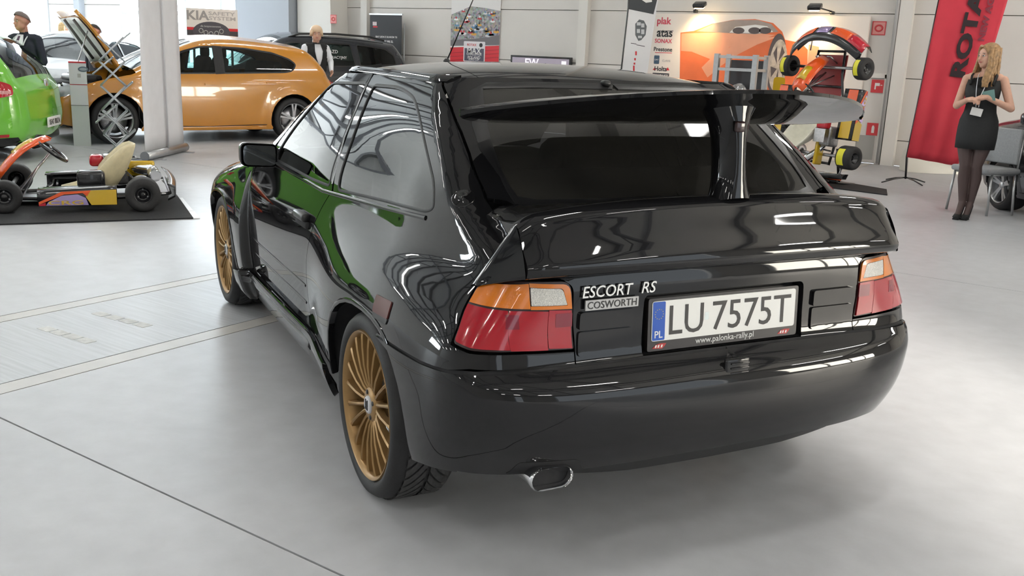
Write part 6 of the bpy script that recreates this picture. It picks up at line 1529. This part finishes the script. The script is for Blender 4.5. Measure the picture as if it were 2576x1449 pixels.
bk = fmid(legs[1], legs[3]) ; vdir = Vector(CAM) - (cm_ + ctr); 
mb = MB(); far = fmid(legs[2], legs[3]) 
bx = legs[1].lerp(legs[3], .5)
Rb = Matrix.Rotation(math.atan2(ey_.y, ey_.x), 4, 'Z')
mb.rbox(Vector((bx.x, bx.y, .70)) - ex_ * -.02, (fr4.length * .95, .04, .36), .018, Rb); mb.build('backrest', ch_m, ch)
for l in (legs[1], legs[3]): mb = MB(); tp_ = l.lerp(ctr, .06); mb.tube([Vector((tp_.x, tp_.y, .43)), Vector((tp_.x + ex_.x * .02, tp_.y + ex_.y * .02, .80))], .012, 8); mb.build('back_post', alu, ch)
# white moulded shell lying on the floor behind the red banner
s0, s1 = fl(2272, 430), fl(2418, 436); sm_ = (s0 + s1) / 2; ds = (s1 - s0); Ls = ds.length; hd_ = math.atan2(ds.y, ds.x)
mb = MB(); rows = []
for t in np.linspace(0, 1, 15):
    hgt = .26 * (1 - t) ** 1.4 + .07; wd_ = .16 + .06 * math.sin(t * math.pi); rows.append([((t - .5) * Ls, wd_ * math.cos(a), .002 + max(0, hgt * math.sin(a))) for a in np.linspace(0, math.pi, 11)])
mb.grid(rows, True)
for rw in (rows[0], rows[-1]): mb.add(rw, [tuple(range(len(rw)))])
o = mb.build('kart_shell', mat('shell_white', (.72, .71, .64), .4), None, sharp=50); o.location = (sm_.x, sm_.y, 0); o.rotation_euler = (0, 0, hd_); tag(o, 'long white moulded shell lying on the floor behind red banner', 'shell')
# ================================================================== people
skin = mat('skin', (.62, .36, .26), .5, noise=.05, nscale=30); skin2 = mat('skin_flushed', (.56, .27, .20), .5, noise=.06, nscale=30)
tights = mat('tights', (.075, .048, .045), .55); blackcl = mat('black_cloth', (.010, .011, .012), .75, noise=.2, nscale=60); navy = mat('navy_cloth', (.014, .018, .032), .75, noise=.2, nscale=50); shirt_w = mat('white_shirt', (.74, .76, .80), .6)
hair_lb = mat('light_brown_hair', (.34, .20, .09), .5, noise=.4, nscale=40); hair_bl = mat('blonde_hair', (.55, .38, .18), .5, noise=.3, nscale=40); hair_gr = mat('grey_brown_hair', (.14, .11, .10), .6, noise=.3, nscale=60); hair_dk = mat('dark_hair', (.03, .022, .018), .5)
eye_m = mat('eye_dark', (.04, .03, .03), .3); lip_m = mat('lips', (.48, .14, .13), .5)
def grow(name, caps, mats, parent, voxel, smooth=4):
    # one continuous surface grown around tapered limbs; every face takes the cloth or skin of its nearest limb
    mb = MB()
    for c in caps:
        p0, p1, r0, r1 = Vector(c[0]), Vector(c[1]), c[2], c[3]; sx_, sy_ = (c[5], c[6]) if len(c) > 6 else (1, 1)
        d = (p1 - p0); L = d.length; d = d.normalized() if L > 1e-6 else Vector((0, 0, 1))
        if sx_ != 1 or sy_ != 1:       # flattened section, kept square to the body axes
            rows = []
            for t in np.linspace(0, 1, 9):
                a = math.pi * t; k = math.sin(a); off = -math.cos(a)
                r = r0 + (r1 - r0) * t; cen = p0.lerp(p1, t)
                rows.append((cen, r))
            n = 18; vv = []
            caps_r = [(p0 - d * r0 * .55, .55 * r0), (p0 - d * r0 * .3, .85 * r0)] + [(c_, r_) for c_, r_ in rows] + [(p1 + d * r1 * .3, .85 * r1), (p1 + d * r1 * .55, .55 * r1)]
            R = [[c_ + Vector((math.cos(2 * math.pi * k / n) * r_ * sx_, math.sin(2 * math.pi * k / n) * r_ * sy_, 0)) for k in range(n)] for c_, r_ in caps_r]
            mb.grid(R, True, closed=True); mb.add(R[0], [tuple(reversed(range(n)))]); mb.add(R[-1], [tuple(range(n))])
        else:
            pts = []; rs = []
            for k in range(5): a = math.pi / 2 * k / 5; pts.append(p0 - d * r0 * math.cos(a)); rs.append(max(r0 * math.sin(a), r0 * .08))
            for t in np.linspace(0, 1, 4): pts.append(p0.lerp(p1, t)); rs.append(r0 + (r1 - r0) * t)
            for k in range(4, -1, -1): a = math.pi / 2 * k / 5; pts.append(p1 + d * r1 * math.cos(a)); rs.append(max(r1 * math.sin(a), r1 * .08))
            mb.tube(pts, rs, 14)
    me = mb.mesh('body'); bm = bmesh.new(); bm.from_mesh(me); bmesh.ops.remove_doubles(bm, verts=bm.verts, dist=1e-5); bmesh.ops.recalc_face_normals(bm, faces=bm.faces); bm.to_mesh(me); bm.free()
    o = bpy.data.objects.new('body', me); col.objects.link(o)
    rm = o.modifiers.new('remesh', 'REMESH'); rm.mode = 'VOXEL'; rm.voxel_size = voxel
    s = o.modifiers.new('smooth', 'SMOOTH'); s.iterations = smooth; s.factor = .5
    bpy.context.view_layer.update()
    me2 = bpy.data.meshes.new_from_object(o.evaluated_get(bpy.context.evaluated_depsgraph_get())); bpy.data.objects.remove(o)
    names = list(mats.keys()); me2.materials.clear()
    for n_ in names: me2.materials.append(mats[n_])
    nf = len(me2.polygons); ctr = np.empty(nf * 3); me2.polygons.foreach_get('center', ctr); ctr = ctr.reshape(-1, 3)
    best = np.full(nf, 9.0); idx = np.zeros(nf, int)
    for c in caps:
        a = np.array(c[0], float); b = np.array(c[1], float); ab = b - a; t = np.clip(((ctr - a) @ ab) / max(ab @ ab, 1e-9), 0, 1); q = a + t[:, None] * ab; dl = ctr - q
        if len(c) > 6: dl = dl / np.array([c[5], c[6], 1.0])
        dd = np.linalg.norm(dl, axis=1) - (c[2] + (c[3] - c[2]) * t); m_ = dd < best; best = np.where(m_, dd, best); idx = np.where(m_, names.index(c[4]), idx)
    me2.polygons.foreach_set('material_index', idx.astype(np.int32)); me2.polygons.foreach_set('use_smooth', [True] * nf); me2.update()
    return link(name, me2, None, parent)
def head_caps(c, s, turn, sk='skin', jaw=1.0):
    # c: head centre; turn: yaw of the face (0 looks along +y)
    Rm = Matrix.Rotation(turn, 3, 'Z')
    def P(x, y, z): return Vector(c) + Rm @ Vector((x * s, y * s, z * s))
    k = [(P(-.016, .0, .02), P(.016, .0, .02), .074 * s, .074 * s, sk), (P(0, -.03, .03), P(0, -.02, .04), .080 * s, .080 * s, sk), (P(-.02, .03, -.05), P(.02, .03, -.05), .048 * s * jaw, .048 * s * jaw, sk), (P(0, -.012, .03), P(0, .012, .03), .083 * s, .078 * s, sk), (P(0, .025, -.035), P(0, .035, -.065), .060 * s, .048 * s * jaw, sk), (P(0, .045, -.088), P(0, .055, -.09), .026 * s, .024 * s, sk),
         (P(0, .088, .005), P(0, .104, -.028), .009 * s, .014 * s, sk), (P(-.03, .072, .028), P(.03, .072, .028), .017 * s, .017 * s, sk), (P(0, .075, -.058), P(0, .08, -.058), .018 * s, .016 * s, sk),
         (P(.078, -.005, .0), P(.080, -.012, .03), .014 * s, .016 * s, sk), (P(-.078, -.005, .0), P(-.080, -.012, .03), .014 * s, .016 * s, sk), (P(.04, .045, -.02), P(.035, .05, -.04), .03 * s, .028 * s, sk), (P(-.04, .045, -.02), P(-.035, .05, -.04), .03 * s, .028 * s, sk)]
    return k, P
def face_bits(P, s, parent):
    for q in (-.031, .031):
        mb = MB(); mb.ball(P(q, .079, .008), .0135 * s, 1, .6, .6, 10, 6); e = mb.build('eye', mat('eye_white', (.7, .68, .66), .3), parent)
        mb = MB(); mb.ball(P(q, .0855, .008), .0065 * s, 1, .5, 1, 8, 6); mb.build('iris', eye_m, parent)
        mb = MB(); mb.tube([P(q - .02, .084, .028), P(q, .088, .034), P(q + .02, .084, .029)], .0035 * s, 6); mb.build('eyebrow', hair_gr, parent)
    mb = MB(); mb.tube([P(-.022, .084, -.056), P(0, .094, -.054), P(.022, .084, -.056)], [.004 * s, .0075 * s, .004 * s], 8); mb.build('mouth', lip_m, parent)
def hand_caps(wrist, d, palm_n, s=1.0, curl=.5, sk='skin', thumb=1):
    # d: direction of the fingers; palm_n: palm normal; five fingers of their own length, bent at the knuckles
    d = Vector(d).normalized(); n = Vector(palm_n); n = (n - d * n.dot(d)).normalized(); x = d.cross(n)
    W = Vector(wrist); out = [(W, W + d * .05 * s, .024 * s, .03 * s, sk), (W + d * .045 * s - x * .018 * s, W + d * .07 * s - x * .026 * s, .017 * s, .015 * s, sk), (W + d * .045 * s + x * .018 * s, W + d * .07 * s + x * .026 * s, .017 * s, .015 * s, sk)]
    for i, L in enumerate((.058, .070, .074, .066)):
        o = (-1.5 + i) * .0195 * s * thumb * -1; a = W + d * .085 * s + x * o; d1 = (d * math.cos(curl * .6) + n * math.sin(curl * .6)); b = a + d1 * L * .5 * s; d2 = (d * math.cos(curl * 1.7) + n * math.sin(curl * 1.7)); e = b + d2 * L * .5 * s
        out += [(W + d * .055 * s + x * o * .8, a, .011 * s, .0095 * s, sk), (a, b, .0093 * s, .0085 * s, sk), (b, e, .0085 * s, .0072 * s, sk)]
    tb = W + d * .025 * s - x * .026 * s * thumb * -1; t1 = tb + (d * .6 + x * .6 * thumb + n * .4).normalized() * .038 * s; t2 = t1 + (d * .85 + x * .1 * thumb + n * .4).normalized() * .028 * s
    out += [(tb, t1, .013 * s, .0105 * s, sk), (t1, t2, .0105 * s, .0085 * s, sk)]
    return out
# ---- hostess in a black dress
wb_ = fl(2424, 549); wb_.z = 0; to_c = Vector(CAM) - wb_; wface = math.atan2(to_c.x, to_c.y)          # heading that faces the camera
hos = empty('person', wb_, -(wface + math.radians(12)), 'long-haired hostess in short black dress and high heels with lanyard', 'person')
caps = []
# legs, slightly crossed
for s, dx in ((1, .0), (-1, .0)):
    hip = Vector((s * .082, 0, .90)); knee = Vector((s * .050, .035 + (.02 if s > 0 else 0), .53)); ank = Vector((s * .034, -.015 + (.03 if s > 0 else -.01), .165))
    caps += [(hip, hip.lerp(knee, .5) + Vector((s * .012, .01, 0)), .092, .076, 'tights'), (hip.lerp(knee, .5) + Vector((s * .012, .01, 0)), knee, .076, .052, 'tights'), (knee, knee.lerp(ank, .35) + Vector((s * .008, -.018, 0)), .052, .056, 'tights'), (knee.lerp(ank, .35) + Vector((s * .008, -.018, 0)), ank, .056, .034, 'tights'),
             (ank, ank + Vector((0, .055, -.07)), .034, .030, 'tights'), (ank + Vector((0, .055, -.07)), ank + Vector((0, .115, -.125)), .030, .026, 'tights')]
caps += [((0, -.01, .93), (0, 0, 1.0), .155, .14, 'dress', 1.05, .78), ((0, 0, 1.02), (0, .0, 1.12), .128, .120, 'dress', 1.0, .78), ((0, .005, 1.15), (0, .0, 1.28), .125, .140, 'dress', 1.05, .75), ((0, -.01, 1.30), (0, -.01, 1.36), .14, .12, 'skin', 1.12, .62),
         ((.066, .075, 1.235), (.066, .08, 1.235), .055, .05, 'dress'), ((-.066, .075, 1.235), (-.066, .08, 1.235), .055, .05, 'dress'), ((-.12, -.005, 1.375), (.12, -.005, 1.375), .048, .048, 'skin'), ((0, -.01, 1.37), (0, .0, 1.47), .050, .046, 'skin')]
R_sh, L_sh = Vector((.165, -.005, 1.36)), Vector((-.165, -.005, 1.36))        # +x is her right-hand side seen from behind; picture-left from the camera is +x
eR, eL = Vector((.215, .03, 1.10)), Vector((-.270, .02, 1.10)); wR, wL = Vector((.085, .215, 1.165)), Vector((-.085, .215, 1.20))
for sh, el, wr in ((R_sh, eR, wR), (L_sh, eL, wL)): caps += [(sh, el, .044, .036, 'skin'), (el, wr, .036, .024, 'skin')]
caps += hand_caps(wR, Vector((-.75, .25, .10)), (0, -.3, -1), .95, .9, thumb=1); caps += hand_caps(wL, Vector((.75, .25, -.12)), (0, -.3, -1), .95, .9, thumb=-1)
hc, HP = head_caps((0, .02, 1.575), .95, math.radians(-38) * -1 * -1, 'skin'); caps += hc
bodyh = grow('body', caps, {'skin': skin, 'tights': tights, 'dress': blackcl}, hos, .0062, 3)
face_bits(HP, .95, hos)
mb = MB(); rows = []
for (z, a, b, yo) in ((.695, .180, .138, .005), (.80, .186, .142, -.002), (.90, .184, .142, -.01), (.97, .176, .135, -.008), (1.05, .147, .112, 0), (1.11, .138, .106, 0), (1.18, .150, .122, .01), (1.24, .158, .136, .02), (1.30, .160, .118, .008), (1.325, .150, .100, .0)):
    rows.append([(a * math.cos(t), yo + b * math.sin(t), z + (.035 * abs(math.cos(t)) if z > 1.31 else 0) - (.03 * max(0, math.sin(t)) ** 6 if z > 1.28 else 0)) for t in np.linspace(0, 2 * math.pi, 33)[:-1]])
mb.grid(rows, True, closed=True); o = mb.build('dress', blackcl, hos); o.modifiers.new('thick', 'SOLIDIFY').thickness = .006
for s in (-1, 1): mb = MB(); mb.tube([(s * .10, .105, 1.31), (s * .11, .06, 1.39), (s * .105, -.02, 1.43), (s * .10, -.085, 1.33)], .020, 8, sx=1, sy=.5); mb.build('dress_strap', blackcl, hos)
# shoes with tall heels
for s, oy in ((1, .03), (-1, -.01)):
    x = s * .034; ay = -.015 + oy; mb = MB(); rows = []
    for (y, z, w_, h_) in ((ay - .045, .125, .020, .05), (ay - .02, .122, .030, .055), (ay + .03, .085, .032, .045), (ay + .08, .045, .034, .032), (ay + .12, .030, .038, .026), (ay + .165, .026, .034, .022), (ay + .195, .020, .014, .014)):
        rows.append([(x + w_ * math.cos(t), y, z + h_ * math.sin(t) * (1 if math.sin(t) > 0 else .55)) for t in np.linspace(0, 2 * math.pi, 15)[:-1]])
    mb.grid(rows, True, closed=True); mb.add(rows[0], [tuple(range(14))]); mb.add(rows[-1], [tuple(range(14))]); sh = mb.build('shoe', blackcl, hos)
    mb = MB(); mb.tube([(x, ay - .035, .11), (x, ay - .045, .06), (x, ay - .043, .002)], [.018, .008, .006], 8); mb.build('shoe_heel', blackcl, hos)
    mb = MB(); mb.rbox((x, ay + .13, .008), (.06, .10, .016), .006); mb.build('shoe_sole', blackcl, hos)
# hair: crown cap and long wavy locks
mb = MB(); mb.ball(HP(0, -.022, .045), .095, 1.0, 1.02, .98, 20, 14); random.seed(11)
for k in range(46):
    t = random.uniform(-2.75, 2.75); face = math.radians(-38)
    # angle measured from the back of the head
    a = t; bx_, by_ = math.sin(a) * .088, -math.cos(a) * .088
    if by_ > .045: continue
    L = random.uniform(.27, .40); ph = random.uniform(0, 6); pts = []; rs = []
    for i in range(10):
        q = i / 9; z = .09 - q * L; sw = .014 * math.sin(q * 9 + ph) * q; sp_ = 1 + .35 * q * (1 - .3 * q)
        pts.append(HP(bx_ * sp_ + sw, by_ * sp_ + .02 * q + sw * .5 - .01, z)); rs.append(.020 * (1 - .65 * q ** 2) + .002)
    mb.tube(pts, rs, 7)
for s in (-1, 1):
    for k in range(4):
        pts = [HP(s * (.02 + .012 * k), .075 - .012 * k, .105), HP(s * (.058 + .006 * k), .06 - .01 * k, .06), HP(s * (.084 + .004 * k), .04 - .012 * k, -.02), HP(s * (.092 + .006 * k), .055 - .01 * k, -.12), HP(s * (.088 + .01 * k), .085 - .01 * k, -.22), HP(s * (.098 + .008 * k), .095 - .01 * k, -.30)]
        mb.tube(crv([tuple(p) for p in pts], 4), [.016] * 18 + [.010] * 3, 7)
hr = mb.build('hair', hair_lb, hos, weld=False)
# lanyard with white card
for s in (-1, 1):
    mb = MB(); pts = crv([(s * .055, -.02, 1.435), (s * .05, .075, 1.38), (s * .035, .14, 1.28), (s * .02, .175, 1.20), (s * .012, .150, 1.10)], 4); mb.tube(pts, .008, 6, sx=1, sy=.4); mb.build('lanyard', shirt_w, hos)
mb = MB(); mb.rbox((.0, .152, 1.055), (.105, .006, .075), .003, Matrix.Rotation(math.radians(-10), 4, 'Y')); mb.build('name_card', white, hos)
mb = MB(); mb.prism(rp([(-.13, -.02), (-.02, -.005), (-.01, .06), (-.11, .09)], .004), -.003, .003, frame_M(Vector((-.03, .20, 1.19)), (1, 0, 0), (0, .3, 1))); mb.build('leaflet', mat('leaflet_green', (.16, .30, .28), .4), hos)
# ---- simple standing figures further back
def standing(label, loc, face, height, mats, hair, hairm, turn=0.0, arms=((.26, .02, .98), (-.26, .02, .98)), hands=None, voxel=.011, belly=1.0, seated=False):
    r = empty('person', loc, -face, label, 'person'); k = height / 1.75; c = []
    def V(x, y, z): return Vector((x * k, y * k, z * k))
    for s in (-1, 1): c += [(V(s * .09, 0, .90), V(s * .10, .01, .50), .092 * k, .062 * k, 'legs'), (V(s * .10, .01, .50), V(s * .10, -.02, .09), .060 * k, .042 * k, 'legs'), (V(s * .10, -.03, .05), V(s * .11, .13, .035), .040 * k, .034 * k, 'shoes')]
    c += [(V(0, 0, .92), V(0, 0, 1.05), .175 * k, .165 * k * belly, 'top', 1.0, .72), (V(0, .01 * belly, 1.05), V(0, 0, 1.34), .165 * k * belly, .175 * k, 'top', 1.08, .66), (V(-.15, -.01, 1.42), V(.15, -.01, 1.42), .065 * k, .065 * k, 'top'), (V(0, -.01, 1.40), V(0, .005, 1.56), .060 * k, .056 * k, 'skin')]
    for s, h in ((1, arms[0]), (-1, arms[1])):
        sh = V(s * .19, -.01, 1.41); ha = V(*h); el = sh.lerp(ha, .5) + V(s * .06, -.05, -.04) * 1.0
        c += [(sh, el, .060 * k, .050 * k, 'sleeve'), (el, ha, .050 * k, .036 * k, 'sleeve')]; c += hand_caps(ha, (ha - el).normalized() * .6 + Vector((0, .25, -.15)), (-s, .2, 0), k, .7, 'skin', s)
    hcaps, P = head_caps(V(0, .025, 1.628), k, turn, 'skin', 1.15); c += hcaps
    b = grow('body', c, mats, r, voxel, 3); face_bits(P, k, r)
    mb = MB()
    if hair == 'short':
        rows = []
        for ph in np.linspace(.05, 1.45, 9): rows.append([P(.096 * math.sin(ph) * math.cos(t), -.014 + (.102 * math.sin(ph)) * math.sin(t), .034 + .094 * math.cos(ph) - (.055 * max(0, -math.sin(t)) * (ph / 1.45)) + (.045 * max(0, math.sin(t)) * (ph / 1.45))) for t in np.linspace(0, 2 * math.pi, 25)[:-1]])
        mb.grid(rows, True, closed=True); mb.add(rows[0], [tuple(range(24))])
    else:
        mb.ball(P(0, -.012, .058), .102 * k, 1, 1.04, .92, 16, 10)
        for q in range(14):
            a = -2.2 + 4.4 * q / 13; bx_, by_ = math.sin(a) * .09, -math.cos(a) * .09; L = .20 if hair == 'bob' else .03
            mb.tube([P(bx_, by_, .06), P(bx_ * 1.12, by_ * 1.1, -.03), P(bx_ * 1.05, by_ * 1.05, .02 - L)], [(.026 if hair == 'bob' else .014) * k, (.026 if hair == 'bob' else .012) * k, .012 * k], 7)
        if hair == 'up': mb.ball(P(0, -.085, .09), .05 * k, 1, 1, 1, 12, 8)
    mb.build('hair', hairm, r, weld=False)
    return r, k, P
# man in a dark suit
mp = dp(62, 110, 13.7); mp.z = 0; mh = vz(42, 30, mp); fcam = math.atan2(CAM[0] - mp.x, CAM[1] - mp.y)
man, k, P = standing('stout man in dark suit and tie with short grey hair', mp, fcam + math.radians(38), mh, {'skin': skin2, 'top': navy, 'sleeve': navy, 'legs': navy, 'shoes': blackcl}, 'short', hair_gr, math.radians(-22), ((.22, .10, .95), (-.22, .12, .95)), belly=1.22, voxel=.009)
def chest(pts, m, nm, z=.0):
    mb = MB(); rows = []
    for (x0, x1, zz, y) in pts: rows.append([(x * k, (y - .10 * (x / .2) ** 2) * k, zz * k) for x in np.linspace(x0, x1, 7)])
    mb.grid(rows, True); o = mb.build(nm, m, man); o.modifiers.new('thick', 'SOLIDIFY').thickness = .008; return o
chest([(-.045, .045, 1.47, .075), (-.075, .075, 1.38, .138), (-.075, .085, 1.25, .158), (-.07, .09, 1.12, .166), (-.06, .08, .98, .158)], shirt_w, 'shirt_front')
chest([(-.015, .015, 1.45, .092), (-.022, .022, 1.36, .150), (-.03, .03, 1.20, .172), (-.028, .028, 1.08, .178)], mat('tie_purple', (.07, .03, .07), .6), 'tie')
for s in (-1, 1):
    mb = MB(); mb.tube(crv([(s * .075 * k, .0, 1.47 * k), (s * .09 * k, .10 * k, 1.40 * k), (s * .06 * k, .165 * k, 1.25 * k), (.0, .185 * k, 1.12 * k)], 4), .007, 6); mb.build('lanyard', shirt_w, man)
# woman in a dark waistcoat behind the orange car
wp_ = dp(795, 150, 16.2); wp_.z = 0; wh_ = vz(790, 67, wp_); fcam = math.atan2(CAM[0] - wp_.x, CAM[1] - wp_.y)
p2, k, P = standing('woman in white shirt and dark waistcoat behind the orange car', wp_, fcam - math.radians(25), wh_, {'skin': skin, 'top': blackcl, 'sleeve': shirt_w, 'legs': blackcl, 'shoes': blackcl}, 'up', mat('pale_blonde', (.66, .48, .32), .5), math.radians(-20), ((.20, .14, 1.02), (-.20, .16, 1.05)))  # hair in a paler blonde
mb = MB(); rows = [[(x * k, (y - .1 * (x / .2) ** 2) * k, zz * k) for x in np.linspace(x0, x1, 7)] for (x0, x1, zz, y) in ((-.05, .05, 1.47, .07), (-.07, .07, 1.36, .128), (-.05, .05, 1.24, .138), (-.01, .01, 1.14, .140))]
mb.grid(rows, True); o = mb.build('shirt_front', shirt_w, p2); o.modifiers.new('thick', 'SOLIDIFY').thickness = .008
# blonde visitor and dark-haired visitor half hidden by the cars
vp = dp(162, 120, 23.0); vp.z = 0; fcam = math.atan2(CAM[0] - vp.x, CAM[1] - vp.y)
standing('blonde visitor looking over the roof of the grey car', vp, fcam - math.radians(50), vz(163, 58, vp), {'skin': skin, 'top': blackcl, 'sleeve': blackcl, 'legs': blackcl, 'shoes': blackcl}, 'bob', hair_bl, 0, voxel=.014)
vp = dp(243, 110, 16.4); vp.z = 0; fcam = math.atan2(CAM[0] - vp.x, CAM[1] - vp.y)
standing('dark-haired visitor standing behind the raised orange bonnet', vp, fcam + math.radians(50), vz(243, 62, vp), {'skin': skin2, 'top': navy, 'sleeve': navy, 'legs': blackcl, 'shoes': blackcl}, 'short', hair_dk, 0, voxel=.014)
